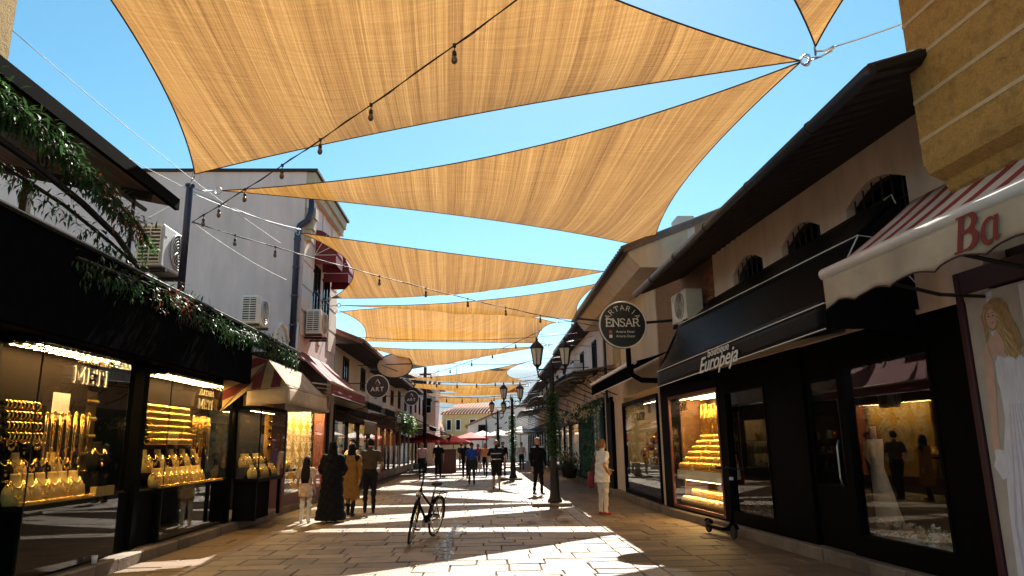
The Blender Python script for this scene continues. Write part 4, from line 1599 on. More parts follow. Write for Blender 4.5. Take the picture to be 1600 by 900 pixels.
cb = empty('glass_cabinet', (-4.9, 16, .16), 'glass jewellery cabinet on a black table under the striped awning', 'cabinet')
b = MB()
b.box(-5.15, -4.65, 15.1, 17.0, .93, 1.0)
b.build('table_top', 'black_paint', cb, bevel=.01)
b = MB()
b.box(-5.16, -4.78, 15.2, 16.4, .165, .929)
b.build('base_cabinet', 'black_matte', cb)
for (x, y) in ((-4.72, 16.92), (-4.72, 15.2), (-5.1, 16.92)):
    b = MB()
    b.box(x - .035, x + .035, y - .035, y + .035, .165, .929)
    b.build('leg', 'black_paint', cb)
b = MB()
b.box(-5.15, -4.65, 15.1, 17.0, 2.40, 2.48)
b.build('lid', 'black_paint', cb)
b = MB()
b.box(-5.17, -5.15, 15.1, 17.0, 1.0, 2.4)
b.build('back_panel', 'case_dark', cb)
b = MB()
b.box(-4.658, -4.65, 15.112, 17.0, 1.0, 2.4)
b.build('front_glass', 'glass', cb)
b = MB()
b.box(-5.145, -4.66, 15.1, 15.108, 1.0, 2.4)
b.build('end_glass', 'glass', cb)
for (x, y) in ((-4.655, 15.105), (-4.655, 16.99), (-5.14, 15.105)):
    b = MB()
    b.box(x - .012, x + .012, y - .012, y + .012, 1.0, 2.4)
    b.build('corner_post', 'black_paint', cb)
FCAB = frame(-4.66, 0, 0, 1, 1)
led_panel(FCAB, 15.2, 16.9, -.4, -.1, 2.39, cb, 1, 11)
for k in range(8):
    place_bust([1, 3, 0, 1][k % 4], LP(FCAB, 15.25 + .2 * k, -.16, 1.005), LEFT_RZ - .6 + rng.uniform(-.2, .2), 1.15, '%s necklace stand, %s from the left at the front of the glass cabinet' % (['cream', 'black', 'cream', 'cream'][k % 4], ORD[k]), 'necklace stands in the glass cabinet')
for k in range(6):
    place_bust([0, 1, 2][k % 3], LP(FCAB, 15.25 + .26 * k, -.36, 1.22), LEFT_RZ - .6, 1.2, '%s necklace stand, %s from the left at the back of the glass cabinet' % (['cream', 'cream', 'black'][k % 3], ORD[k]), 'necklace stands in the glass cabinet')
b = MB(FCAB)
b.box(15.15, 16.95, -.46, -.28, 1.0, 1.21)
b.build('riser', 'velvet_black', cb)

# --- gold shop with the arabesque glass, below the grey house
ps = empty('gold_shop', (-5.1, 21, 0), 'small gold shop with red timber frame and star patterned glass', 'shop')
b = MB(FL)
b.box(18.4, 23.3, -.95, -.9, .16, 2.95)
b.build('back_wall', 'case_gold', ps)
for u in (18.42, 22.9):
    b = MB(FL)
    b.box(u, u + .22, -.2, .14, .16, 2.75)
    b.build('frame_post', 'red_wood', ps, bevel=.01)
b = MB(FL)
b.box(18.4, 23.3, -.2, .15, 2.75, 3.0)
b.build('lintel', 'red_wood', ps)
b = MB(FL)
b.box(18.64, 22.9, -.15, .12, .16, .45)
b.build('stall_riser', 'red_wood', ps)
b = MB(FL)
pane(b, 18.64, 22.9, .45, 2.75, .1)
b.build('shop_glass', 'glass', ps)
b = MB(FL)
b.box(18.64, 20.0, -.6, .05, 1.0, 1.05)
b.build('shelf', 'case_dark', ps)
led_panel(FL, 18.7, 22.8, -.28, .05, 2.73, ps, 4, 120)
b = MB(FL)
b.box(20.0, 22.88, -.32, -.30, .46, 2.74)
b.build('gold_backdrop', 'case_gold', ps)
def star_pattern(mb, cu, cz, R_, o):
    n = 10
    for k in range(n):
        a = 2 * PI * k / n
        for f, g_ in ((.28, .62), (.62, .98)):
            for sgn in (-1, 1):
                p0 = (cu + R_ * f * math.cos(a), o, cz + R_ * f * math.sin(a))
                p1 = (cu + R_ * g_ * math.cos(a + sgn * PI / n), o, cz + R_ * g_ * math.sin(a + sgn * PI / n))
                mb.beam(p0, p1, .006, .022, up=(0, 0, 1))
        p0 = (cu + R_ * .62 * math.cos(a), o, cz + R_ * .62 * math.sin(a))
        p1 = (cu + R_ * .98 * math.cos(a), o, cz + R_ * .98 * math.sin(a))
        mb.beam(p0, p1, .005, .018, up=(0, 0, 1))
for cz in (2.58, 1.88, 1.2):
    for cu in (20.4, 21.2, 22.0, 22.8):
        b = MB(FL)
        star_pattern(b, cu, cz, .36, -.28)
        b.build('star_lattice', 'sign_white', ps)
for r_ in range(5):
    place_rack(1, LP(FL, 19.3, -.35, 2.45 - .2 * r_), LEFT_RZ, 'gold bangle rack, %s from the top in the star patterned shop window' % ORD[r_], 'bangle racks of the star patterned shop', 1.3)
for k in range(5):
    place_bust(k % 2, LP(FL, 18.85 + .24 * k, -.15, 1.055), LEFT_RZ - .6, 1.2, 'cream necklace stand, %s from the left in the star patterned shop window' % ORD[k], 'necklace stands of the star patterned shop')
for k in range(5):
    place_bust(k % 2, LP(FL, 18.85 + .24 * k, -.1, .455), LEFT_RZ - .6, 1.3, 'low cream necklace stand, %s from the left in the star patterned shop' % ORD[k], 'necklace stands of the star patterned shop')

# --- maroon awning
ma = empty('maroon_awning', (-4.3, 20.5, 2.9), 'faded maroon folding awning below the grey house', 'awning')
b = MB(FL)
cloth_quad(b, (18.2, .25, 4.15), (22.6, .25, 4.15), (22.7, 1.40, 3.17), (17.75, 1.40, 3.17), 4.9, 1.5, 24, 8, .03, ripple=.02)
b.build('cover', 'maroon_cloth', ma, smooth=True, solid=.008)
b = MB(FL)
cloth_quad(b, (17.75, 1.405, 3.17), (22.7, 1.405, 3.17), (22.7, 1.42, 2.90), (17.75, 1.42, 2.90), 4.9, .28, 30, 3, 0, 0, .012)
b.build('valance', 'maroon_cloth', ma, smooth=True, solid=.006)
b = MB(FL)
b.tube([(17.7, 1.41, 3.18), (22.75, 1.41, 3.18)], .035, 8)
b.build('front_rail', 'cream_cloth', ma, smooth=True)
b = MB(FL)
b.tube([(17.75, 1.425, 2.89), (22.7, 1.425, 2.89)], .01, 5)
b.build('valance_piping', 'sign_white', ma)
for u in (18.3, 20.4, 22.4):
    b = MB(FL)
    b.tube([(u, .2, 3.3), (u + .4, .8, 3.25), (u, 1.38, 3.15)], .02, 6)
    b.build('folding_arm', 'white_paint', ma)
ac(LP(FL, 20.6, .55, 2.55), 'small air conditioner tucked under the maroon awning', 0, .8)
# ------------------------------------------------------------------ RIGHT ROW, near building
bb = empty('boutique_building', (4.9, 11, 0), 'pinkish plaster building with arched barred windows and deep dark eaves', 'building')
AR = [(7.46, 8.67), (9.33, 10.46), (11.12, 12.31)]
b = MB(FRN)
b.box(6.55, 13.2, -4, 0, 2.95, 3.9)
edges_ = [6.55] + [e for a in AR for e in a] + [13.2]
for k in range(0, len(edges_), 2): b.box(edges_[k], edges_[k + 1], -.35, 0, 3.9, 4.55)
for (a, c_) in AR:
    n = 10
    arc = [(lerp(a, c_, k / n), 4.55 + .2 * math.sin(PI * k / n)) for k in range(n + 1)]
    for (p0, p1) in zip(arc, arc[1:]):
        b.prism([(p0[0], p0[1]), (p1[0], p1[1]), (p1[0], 5.0), (p0[0], 5.0)], -.35, 0, 'xz')
for k in range(0, len(edges_), 2): b.box(edges_[k], edges_[k + 1], -.35, 0, 4.55, 5.0)
b.box(6.55, 13.2, -4, 0, 5.0, 5.35)
b.build('wall', 'pink_plaster', bb)
for k, (a, c_) in enumerate(AR):
    w = MB(FRN)
    w.box(a - .02, c_ + .02, -.22, -.13, 3.9, 4.95)
    wo_ = w.build('window', 'case_dark', bb)
    w = MB(FRN)
    w.box(a + .02, c_ - .02, -.127, -.12, 3.92, 4.74)
    w.build('pane', 'glass_dark', wo_)
    for q in range(6):
        w = MB(FRN)
        u = lerp(a, c_, (q + .7) / 6.4)
        w.tube([(u, -.05, 3.9), (u, -.05, 4.6 + .14 * math.sin(PI * (u - a) / (c_ - a)))], .011, 6)
        w.build('grille_bar', 'dark_iron', wo_)
    w = MB(FRN)
    w.tube([(a, -.05, 4.35), (c_, -.05, 4.35)], .01, 6)
    w.build('grille_rail', 'dark_iron', wo_)
b = MB(FRN)
b.box(13.2, 17.0, -4, -.06, 2.95, 5.35)
b.build('timber_bay', 'warm_wood', bb)
# exposed brick pier
b = MB(FRN)
b.box(13.2, 13.72, -.055, .0, 3.9, 4.95)
pier = b.build('brick_pier', 'mortar', bb)
for r_ in range(13):
    for q in range(3):
        a = 13.21 + q * .18 - (.09 if r_ % 2 else 0)
        a0, a1 = max(13.205, a), min(13.715, a + .17)
        if a1 - a0 < .04: continue
        b = MB(FRN)
        b.box(a0, a1, .0, .018, 3.93 + r_ * .078, 3.93 + r_ * .078 + .064)
        b.build('brick', 'brick', pier)
# roof with deep eaves
b = MB()
eN, eF = Vector((3.46, 5.5, 4.76)), Vector((3.36, 14.9, 4.76))
wN, wF = FRN @ Vector((5.9, .02, 5.16)), FRN @ Vector((15.2, .02, 5.16))
tN, tF = wN + Vector((2.6, 0, 1.1)), wF + Vector((2.6, 0, 1.1))
up_ = Vector((0, 0, .07))
b.face([b.vert(p) for p in (eN, eF, wF, wN)])
b.face([b.vert(p) for p in (eN + up_, tN, tF, eF + up_)])
b.face([b.vert(p) for p in (eN, wN, tN, eN + up_)])
b.face([b.vert(p) for p in (eF, eF + up_, tF, wF)])
b.face([b.vert(p) for p in (eN, eN + up_, eF + up_, eF)])
rf = b.build('roof', 'dark_wood', bb)
b = MB()
n = 40
for k in range(n):
    p = eN.lerp(eF, (k + .5) / n) + Vector((.09, 0, .055))
    q = tN.lerp(tF, (k + .5) / n) + Vector((0, 0, -.03))
    b.tube([p + Vector((-.06, 0, .0)), q], .085, 8)
b.build('roof_tiles', 'roof_tile_dark', rf, smooth=True)
b = MB()
b.tube([eN + Vector((-.06, 0, -.01)), eF + Vector((-.06, 0, -.01))], .065, 10)
b.build('gutter', 'pipe_dark', rf, smooth=True)
for t_ in (.12, .3, .48, .66, .84):
    p = eN.lerp(eF, t_)
    b = MB()
    b.lathe([(.075, -.012), (.075, .012)], 10, (p.x - .06, p.y, p.z - .01), 'y')
    b.build('gutter_bracket', 'dark_iron', rf)

# black shopfront of the boutique
b = MB(FRN)
def front(b, segs, z0, z1, o0, o1):
    for a, c_ in segs: b.box(a, c_, o0, o1, z0, z1)
front(b, [(6.93, 7.5), (9.23, 9.36), (10.28, 11.5), (13.16, 13.48), (16.4, 16.98)], .16, 2.95, -.25, 0)
b.box(7.5, 9.23, -.25, 0, 2.57, 2.95)
b.box(7.5, 9.23, -.25, 0, .16, .38)
b.box(9.36, 10.28, -.25, -.03, 2.48, 2.95)
b.box(9.36, 10.28, -.12, -.05, .17, .94)
b.box(11.5, 13.16, -.25, 0, 2.52, 2.95)
b.box(11.5, 13.16, -.25, 0, .16, .33)
b.box(13.48, 16.4, -.25, 0, 2.62, 2.95)
b.box(13.48, 16.4, -.25, -.0, .161, .2)
b.build('shopfront', 'black_paint', bb)
b = MB(FRN)
b.box(6.95, 13.3, -3.2, -.26, .15, .165)
b.build('shop_floor', 'dark_wood', bb)
b = MB(FRN)
b.box(6.95, 13.4, -3.3, -3.2, .15, 2.95)
b.box(6.85, 6.94, -3.2, -.26, .15, 2.95)
b.box(10.6, 10.7, -3.2, -.26, .165, 2.95)
b.build('interior_wall', 'case_dark', bb)
b = MB(FRN)
b.box(6.95, 10.6, -3.19, -3.1, .17, 2.9)
b.build('interior_panelling', 'leaf_wall', bb)
for (a, c_, z0, z1, nm) in ((7.5, 9.23, .38, 2.57, 'window_pane'), (11.5, 13.16, .33, 2.52, 'window_pane')):
    b = MB(FRN)
    pane(b, a, c_, z0, z1, -.05)
    b.build(nm, 'glass_shop', bb)
    b = MB(FRN)
    rframe(b, a, c_, z0, z1, -.09, .012, .045)
    b.build('window_frame', 'black_paint', bb)
d_ = MB(FRN)
rframe(d_, 9.38, 10.26, .95, 2.47, -.1, -.04, .06)
do_ = d_.build('door', 'black_paint', bb)
b = MB(FRN)
pane(b, 9.44, 10.2, 1.0, 2.41, -.07)
b.build('door_pane', 'glass_shop', do_)
b = MB(FRN)
b.tube([(9.47, .0, 1.0), (9.47, .03, 1.1), (9.47, .03, 1.5), (9.47, 0, 1.6)], .012, 6)
b.build('handle', 'steel', do_, smooth=True)
# what the boutique window shows
def gown(name, T, u, o, z, h, w, label, m, grp):
    r_ = empty(name, T @ Vector((u, o, z)), label, 'gown', grp)
    b = MB(T)
    rings = []
    for zz, rr in ((0, 1.0), (.12, .86), (.3, .62), (.5, .36), (.58, .26), (.64, .28), (.74, .34), (.8, .33)):
        rings.append([(u + w * rr * math.cos(2 * PI * k / 28) * (1 + .05 * math.cos(k * 3.5) * (1 - zz)), o + w * rr * .8 * math.sin(2 * PI * k / 28) * (1 + .05 * math.sin(k * 3.1) * (1 - zz)), z + h * zz) for k in range(28)])
    b.loft(rings)
    b.build('skirt', m, r_, smooth=True)
    b = MB(T)
    b.lathe([(w * .12, 0), (w * .10, h * .06), (w * .11, h * .1)], 12, (u, o, z + h * .8))
    b.build('mannequin_neck', 'skin', r_, smooth=True)
gown('wedding_gown', FRN, 7.86, -.80, .42, 1.5, .60, 'white wedding gown on a stand in the large boutique window', 'cl_white', None)
gown('evening_gown', FRN, 9.85, -.75, .2, 1.75, .36, 'peach evening gown on a stand behind the boutique door', 'cl_peach', None)
def bouquet(T, u0, u1, o0, o1, z, n, mats_, label, seed):
    rg = random.Random(seed)
    r_ = empty('flower_arrangement', T @ Vector(((u0 + u1) / 2, (o0 + o1) / 2, z)), label, 'flowers')
    for mi, mt in enumerate(mats_):
        b = MB(T)
        for k in range(n):
            c = Vector((rg.uniform(u0, u1), rg.uniform(o0, o1), z + rg.uniform(.04, .16)))
            for q in range(9):
                leaf(b, c, rdir(rg, .3), rg.uniform(.05, .09), .05)
        b.build('blossoms' if mi < 2 else 'foliage', mt, r_)
bouquet(FRN, 7.6, 9.1, -.45, -.12, .42, 26, ['petal_peach', 'petal_white', 'leaf_ivy'], 'low bank of peach and white flowers in the large boutique window', 3)
bouquet(FRN, 11.65, 12.9, -.40, -.12, .38, 26, ['petal_pink', 'petal_white', 'leaf_ivy'], 'pink and white flowers in the narrow boutique window', 4)
b = MB(FRN)
b.box(7.52, 9.21, -1.2, -.1, .36, .415)
b.box(11.52, 13.14, -.9, -.1, .31, .36)
b.build('window_platform', 'white_paint', bb)
b = MB(FRN)
for k in range(26):
    u = 11.55 + k * .062
    b.tube([(u, -.95 + .03 * math.sin(k * 2.1), .36), (u, -.95 + .03 * math.sin(k * 2.1 + .5), 2.5)], .036, 6)
b.build('curtain', 'cl_brown', bb, smooth=True)
for u in (8.1, 8.6):
    b = MB(FRN)
    b.lathe([(.055, 0), (.055, .03)], 14, (u, -.9, 2.5))
    b.build('spotlight', 'led_white', bb)
ld = bpy.data.lights.new('spot_glow', 'POINT')
ld.energy = 7
ld.color = (.9, .95, 1)
ld.shadow_soft_size = .08
lo = bpy.data.objects.new('spot_glow', ld)
COL.objects.link(lo)
lo.location = FRN @ Vector((8.35, -.9, 2.42))
adopt(lo, bb)
tb = empty('display_table', FRN @ Vector((8.7, -1.6, .17)), 'small green draped table inside the large boutique window', 'table')
b = MB(FRN)
b.box(8.2, 9.2, -1.95, -1.35, .95, 1.0)
b.build('table_top', 'white_paint', tb)
b = MB(FRN)
b.box(8.22, 9.18, -1.93, -1.37, .17, .949)
b.build('table_drape', 'leaf_wall', tb)

# gold shop window further along the same front
gs = empty('gold_window', FRN @ Vector((15, 0, .2)), 'brightly lit gold window with bracelet rolls beside the boutique', 'display window')
b = MB(FRN)
b.box(13.5, 16.38, -1.0, -.95, .2, 2.62)
b.box(13.48, 13.5, -.95, -.26, .2, 2.62)
b.box(16.38, 16.4, -.95, -.26, .2, 2.62)
b.build('back_wall', 'case_back', gs)
b = MB(FRN)
b.box(13.5, 16.38, -.94, -.26, .2, .24)
b.build('floor', 'red_wood', gs)
b = MB(FRN)
b.box(13.52, 16.36, -.9, -.10, .95, 1.0)
b.box(13.52, 16.36, -.115, -.095, .80, .949)
b.build('counter', 'white_paint', gs)
b = MB(FRN)
rframe(b, 13.48, 16.4, .2, 2.62, -.03, .015, .06)
b.build('window_frame', 'red_wood', gs)
b = MB(FRN)
pane(b, 13.54, 16.34, .26, 2.56, -.005)
b.build('window_pane', 'glass', gs)
led_panel(FRN, 13.6, 16.3, -.85, -.15, 2.56, gs, 3, 60)
led_panel(FRN, 13.7, 16.2, -.30, -.16, .79, gs, 1, 10)  # extra strip added below the counter to brighten the floor-level rolls
slt = MB()
slab_text(slt, 'ENSAR', basis(FRN @ Vector((15.55, .008, 2.36)), FRN.to_3x3() @ Vector((-1, 0, 0)), (0, 0, 1)), .17, .16, .01, True, 1.0)
slt.build('window_lettering', 'dark_iron', gs)
def roll_proto(metal, vel, n, L, R_=.055):
    r_ = empty('bracelet_roll')
    b = MB()
    b.tube([(-L / 2, 0, 0), (L / 2, 0, 0)], R_ * .86, 12)
    b.build('velvet_roll', vel, r_, smooth=True)
    for k in range(n):
        b = MB()
        torus(b, (-L / 2 + L * (k + .5) / n, 0, 0), (1, .18, 0), R_, R_ * .23, 14, 5)
        b.build('bracelet', metal, r_, smooth=True)
    return r_
ROLL = [roll_proto('gold', 'velvet_cream', 11, .86, .075), roll_proto('silver', 'velvet_red', 8, .7, .085), roll_proto('gold_pale', 'velvet_cream', 9, .8, .08)]
def place_roll(k, p, rz, label, group, sc=1):
    o = copy_tree(ROLL[k])
    o.location = p
    o.rotation_euler = (0, 0, rz)
    o.scale = (sc, sc, sc)
    tag(o, label, 'bracelet roll', group)
for r_ in range(6):
    for q in range(3):
        place_roll(0, LP(FRN, 14.0 + .93 * q, -.18 - .105 * r_, 1.075 + .12 * r_), RIGHT_RZ + .067, 'gold bracelet roll, %s tier up, %s of three along the gold window counter' % (ORD[r_], ['nearest', 'middle', 'farthest'][q]), 'bracelet rolls on the gold window counter')
for r_ in range(2):
    for q in range(3):
        place_roll(2, LP(FRN, 14.0 + .93 * q, -.22 - .24 * r_, .34 + .16 * r_), RIGHT_RZ + .067, 'pale gold bracelet roll, %s row at floor level, %s of three in the gold window' % (['front', 'rear'][r_], ['nearest', 'middle', 'farthest'][q]), 'bracelet rolls on the gold window floor', 1.15)
for r_ in range(6):
    place_rack(1, LP(FRN, 14.05, -.85, 2.38 - .14 * r_), RIGHT_RZ + .067, 'gold bangle rack, %s from the top at the near end of the gold window' % ORD[r_], 'bangle racks in the gold window', 1.15)
for k in range(16):
    place_chain(k % 3, LP(FRN, 14.65 + .105 * k, -.72 + .03 * (k % 3), 2.36 + .02 * (k % 2)), RIGHT_RZ + .067, 'long gold chain, %s from the near end in the gold window' % ORD[k], 'hanging chains of the gold window', 1.5)
b = MB(FRN)
b.box(14.55, 16.35, -.75, -.7, 2.38, 2.41)
b.build('chain_rail', 'dark_wood', gs)

# --- black boutique awning: two hoops, white piping, valance lettering
ba = empty('black_awning', FRN @ Vector((10.5, .6, 2.7)), 'long glossy black awning with white piping over the boutique', 'awning')
U0, U1 = 7.55, 13.62
zv = lambda u: lerp(2.80, 2.64, (u - U0) / (U1 - U0))
b = MB(FRN)
cloth_quad(b, (U0, .62, 3.84), (U1, .62, 3.84), (U1, 1.10, 2.93), (U0, 1.10, 3.07), U1 - U0, 1, 30, 10, .03, ripple=.012)
b.build('lower_cover', 'black_vinyl', ba, smooth=True, solid=.008)
b = MB(FRN)
cloth_quad(b, (U0 + .15, .03, 4.42), (U1 - .2, .03, 4.30), (U1, .615, 3.845), (U0, .615, 3.845), U1 - U0, 1, 30, 8, .05, ripple=.02, seed=3)
b.build('upper_cover', 'black_vinyl', ba, smooth=True, solid=.008)
b = MB(FRN)
cloth_quad(b, (U0, 1.105, 3.07), (U1, 1.105, 2.93), (U1, 1.12, 2.63), (U0, 1.12, 2.78), U1 - U0, .3, 30, 4, 0, 0, .006)
b.build('valance', 'black_vinyl', ba, smooth=True, solid=.006)
for u, s_ in ((U0, -1), (U1, 1)):
    b = MB(FRN)
    b.poly([(u, .0, 3.0), (u, 1.1, 3.05 if s_ < 0 else 2.92), (u, .62, 3.835), (u, .03, 4.3)])
    b.build('end_cloth', 'black_vinyl', ba, solid=.008)
    b = MB(FRN)
    b.poly([(u, .05, 2.78), (u, 1.12, 2.78 if s_ < 0 else 2.63), (u, 1.10, 3.06 if s_ < 0 else 2.92), (u, .05, 3.0)])
    b.build('end_valance', 'black_vinyl', ba, solid=.006)
for pts in ([(U0, .62, 3.855), (U1, .62, 3.855)], [(U0, 1.112, 3.07), (U1, 1.112, 2.93)], [(U0, 1.127, 2.785), (U1, 1.127, 2.635)],
            [(U0 - .01, 1.1, 3.06), (U0 - .01, .62, 3.85), (U0 - .01, .45, 3.83), (U0 - .01, .0, 3.30)], [(U0 + .13, .15, 4.33), (U0 + .13, .05, 4.40), (U0 + .1, .0, 4.2)]):
    b = MB(FRN)
    b.tube(pts, .0085, 5)
    b.build('piping', 'sign_white', ba)
bd = FRN.to_3x3() @ Vector((-1, 0, 0))
xd = (bd + Vector((0, 0, .024))).normalized()
sx_ = Matrix.Diagonal((1.3, 1, 1, 1))
text('boutique', .17, basis(FRN @ Vector((10.55, 1.132, 2.945)), xd, (0, 0, 1)) @ sx_, 'sign_white', ba, weight=.001, ext=.003, spacing=1.05, shear=.25)
text('Europeja', .33, basis(FRN @ Vector((10.62, 1.134, 2.79)), xd, (0, 0, 1)) @ sx_, 'sign_white', ba, weight=.003, ext=.003, shear=.5, spacing=.98)
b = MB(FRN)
b.prism([(.02, 2.96), (1.0, 2.80), (1.0, 2.82), (.02, 2.985)], 9.0, 13.4, 'yz')  # plain cream cloth lining below the black covers
b.build('cream_lining', 'cream_cloth', ba)
ac(FRN @ Vector((14.0, .28, 3.92)), 'white air conditioner on the dark timber wall above the black awning end', PI + .067, 1.0)
bk = MB(FRN)
for u in (13.7, 14.3): bk.beam((u, -.05, 3.9), (u, .5, 3.9), .04, .05)
bk.build('wall_bracket', 'dark_iron', bb)

# --- bridal shop at the right edge: ochre oriel, striped awning with lettering, poster
oc = empty('ochre_building', FRN @ Vector((4.5, 0, 3)), 'ochre plaster building with banded oriel at the top right', 'building')
b = MB(FRN)
b.box(1.0, 5.88, -3, 1.0, 3.98, 9.5)
b.build('oriel_wall', 'ochre_plaster', oc)
for z in (4.22, 4.60, 4.99, 5.38, 5.77, 6.16, 6.55):
    b = MB(FRN)
    b.box(1.0, 5.885, .99, 1.004, z - .018, z + .018)
    b.box(5.87, 5.886, -3, .99, z - .018, z + .018)
    b.build('joint_band', 'ochre_joint', oc)
b = MB(FRN)
b.prism([(1.0, 3.98), (.97, 3.90), (.84, 3.84), (.80, 3.75), (.72, 3.68), (.55, 3.66), (.4, 3.60), (.2, 3.52), (-.3, 3.42), (-.3, 3.98)], 1.0, 5.86, 'yz')
b.build('corbel', 'ochre_plaster', oc)
b = MB(FRN)
b.box(2.0, 4.86, 1.0, 1.22, 5.42, 5.52)
b.box(2.05, 4.80, 1.0, 1.16, 5.35, 5.42)
b.build('window_sill', 'ochre_plaster', oc)
b = MB(FRN)
b.box(1.0, 6.54, -3, -.25, .1, 3.41)
b.build('ground_floor_wall', 'maroon', oc)
b = MB(FRN)
b.box(6.87, 6.95, -.3, .035, .16, 3.25)
b.box(3.0, 6.87, -.24, .03, 3.02, 3.25)
b.box(3.0, 6.87, -.24, .03, .16, .30)
b.build('shop_frame', 'maroon', oc, bevel=.01)
for k, (oo, rr) in enumerate(((.95, .02), (1.02, .017))):
    b = MB(FRN)
    b.tube([(5.98 + .05 * k, .4, 5.6), (6.0 + .05 * k, .38, 4.6), (6.12, .34, 4.25), (6.08, .25, 4.0), (5.98, .2, 3.8)], rr, 8)
    b.build('loose_cable', 'pipe_dark', oc, smooth=True)

bw = empty('bridal_awning', FRN @ Vector((5, .8, 2.9)), 'red and white striped awning with stained cream valance reading Ba', 'awning')
b = MB(FRN)
cloth_quad(b, (2.2, .42, 4.02), (6.86, .42, 4.02), (6.86, 1.46, 3.23), (2.2, 1.46, 3.23), 4.66, 1.5, 24, 6, .02)
b.build('cover', 'awn_red_white', bw, smooth=True, solid=.006)
b = MB(FRN)
b.tube([(2.2, 1.47, 3.22), (6.88, 1.47, 3.22)], .062, 14)
b.build('front_rail', 'white_paint', bw, smooth=True)
b = MB(FRN)
P_, U_ = [], []
nn = 90
for i in range(nn + 1):
    u = lerp(2.2, 6.86, i / nn)
    row, ur = [], []
    for j in range(7):
        s_ = j / 6
        zb_ = 2.86 + .05 * abs(math.sin((u - 6.86) * PI / .52)) 
        z = lerp(3.17, zb_, s_)
        row.append((u, 1.50 + .012 * math.sin(u * 9.0) * s_ + .007 * math.sin(u * 23 + 1) * s_, z))
        ur.append((u, z))
    P_.append(row)
    U_.append(ur)
b.grid(P_, U_)
b.build('valance', 'cream_cloth', bw, smooth=True, solid=.006)
b = MB(FRN)
b.tube([(r_[-1][0], r_[-1][1] + .004, r_[-1][2]) for r_ in P_], .008, 5)
b.build('valance_piping', 'maroon', bw)
b = MB(FRN)
b.tube([(6.6, .0, 2.95), (6.3, .7, 2.9), (6.6, 1.44, 3.18)], .018, 6)
b.tube([(5.6, .0, 2.95), (5.3, .7, 2.9), (5.6, 1.44, 3.18)], .018, 6)
b.build('folding_arm', 'dark_iron', bw)
BM = basis(FRN @ Vector((5.02, 1.518, 2.925)), bd, (0, 0, 1)) @ Matrix(((1, .26, 0, 0), (0, 1, 0, 0), (0, 0, 1, 0), (0, 0, 0, 1))) @ Matrix.Scale(.265, 4)
b = MB()
ribbon(b, [(.12, .02), (.12, .98)], [.2, .2], BM, .012)
def arcp(cx, cy, rx, ry, a0, a1, n=12): return [(cx + rx * math.cos(R(lerp(a0, a1, k / n))), cy + ry * math.sin(R(lerp(a0, a1, k / n)))) for k in range(n + 1)]
thick = lambda w0, w1, n=12: [lerp(w0, w1, math.sin(PI * k / n)) for k in range(n + 1)]
ribbon(b, [(.1, .965)] + arcp(.36, .755, .26, .21, 90, -90) + [(.15, .545)], [.06] + thick(.06, .2) + [.06], BM, .0125)
ribbon(b, [(.1, .51)] + arcp(.40, .27, .30, .24, 90, -90) + [(.1, .03)], [.06] + thick(.06, .22) + [.06], BM, .013)
ribbon(b, [(-.08, .97), (.3, .97)], [.06, .06], BM, .0135)
ribbon(b, [(-.08, .03), (.3, .03)], [.06, .06], BM, .0135)
b.build('lettering', 'ba_red', bw)
BM2 = BM @ Matrix.Translation((.95, 0, 0))
b = MB()
ribbon(b, arcp(.24, .32, .24, .31, 60, 330, 18), thick(.05, .16, 18), BM2, .012)
ribbon(b, [(.44, .66), (.44, .12), (.50, .03), (.62, .12)], [.15, .15, .11, .04], BM2, .0125)
b.build('lettering', 'ba_red', bw)

# poster of a bride (a flat print in a maroon frame)
po_ = empty('bridal_poster', FRN @ Vector((6.3, 0, .3)), 'tall poster of a smiling bride in a white strapless gown, at the right edge', 'poster')
b = MB(FRN)
b.box(5.2, 6.86, -.02, 0, .30, 3.0)
b.build('print_sheet', 'print_back', po_)
def flat(name, pts, o, mt):
    b = MB(FRN)
    b.prism(pts, o, o + .0018, 'xz')
    return b.build(name, mt, po_)
for k in range(7):
    u = 6.80 - k * .2
    flat('printed_curtain', [(u, .31), (u - .11, .31), (u - .09, 2.98), (u - .015, 2.98)], .0, 'print_white' if k % 2 else 'print_back')
sm = lambda P, n=4: [tuple(vl((*a, 0), (*c_, 0), t / n)[:2]) for a, c_ in zip(P, P[1:] + P[:1]) for t in range(n)]
flat('printed_gown', [(6.60, 2.30), (6.55, 2.37), (6.47, 2.33), (6.38, 2.36), (6.30, 2.36), (6.24, 2.28), (6.22, 2.05), (6.26, 1.85), (6.10, 1.4), (5.9, .31), (6.74, .31), (6.72, .9), (6.66, 1.5), (6.55, 1.9), (6.60, 2.1)], .002, 'print_white')
flat('printed_arm', [(6.66, 2.50), (6.72, 2.42), (6.74, 2.1), (6.76, 1.8), (6.80, 1.55), (6.76, 1.44), (6.70, 1.45), (6.70, 1.6), (6.68, 1.8), (6.64, 2.05), (6.62, 2.3)], .004, 'print_skin')
flat('printed_shoulders', [(6.66, 2.50), (6.56, 2.56), (6.52, 2.62), (6.44, 2.62), (6.40, 2.54), (6.30, 2.50), (6.26, 2.42), (6.24, 2.32), (6.30, 2.36), (6.38, 2.36), (6.47, 2.33), (6.55, 2.37), (6.60, 2.30)], .004, 'print_skin')
flat('printed_hair', [(6.62, 2.86), (6.52, 2.91), (6.42, 2.90), (6.34, 2.82), (6.32, 2.70), (6.26, 2.58), (6.24, 2.42), (6.30, 2.34), (6.36, 2.42), (6.38, 2.55), (6.44, 2.64), (6.56, 2.60), (6.65, 2.66), (6.66, 2.78)], .006, 'print_hair')
ea = [(6.53 + .065 * math.cos(2 * PI * k / 18), 2.725 + .095 * math.sin(2 * PI * k / 18)) for k in range(18)]
flat('printed_face', ea[::-1], .008, 'print_skin')
flat('printed_smile', [(6.565, 2.685), (6.54, 2.672), (6.51, 2.685), (6.54, 2.69)], .010, 'paper_white')
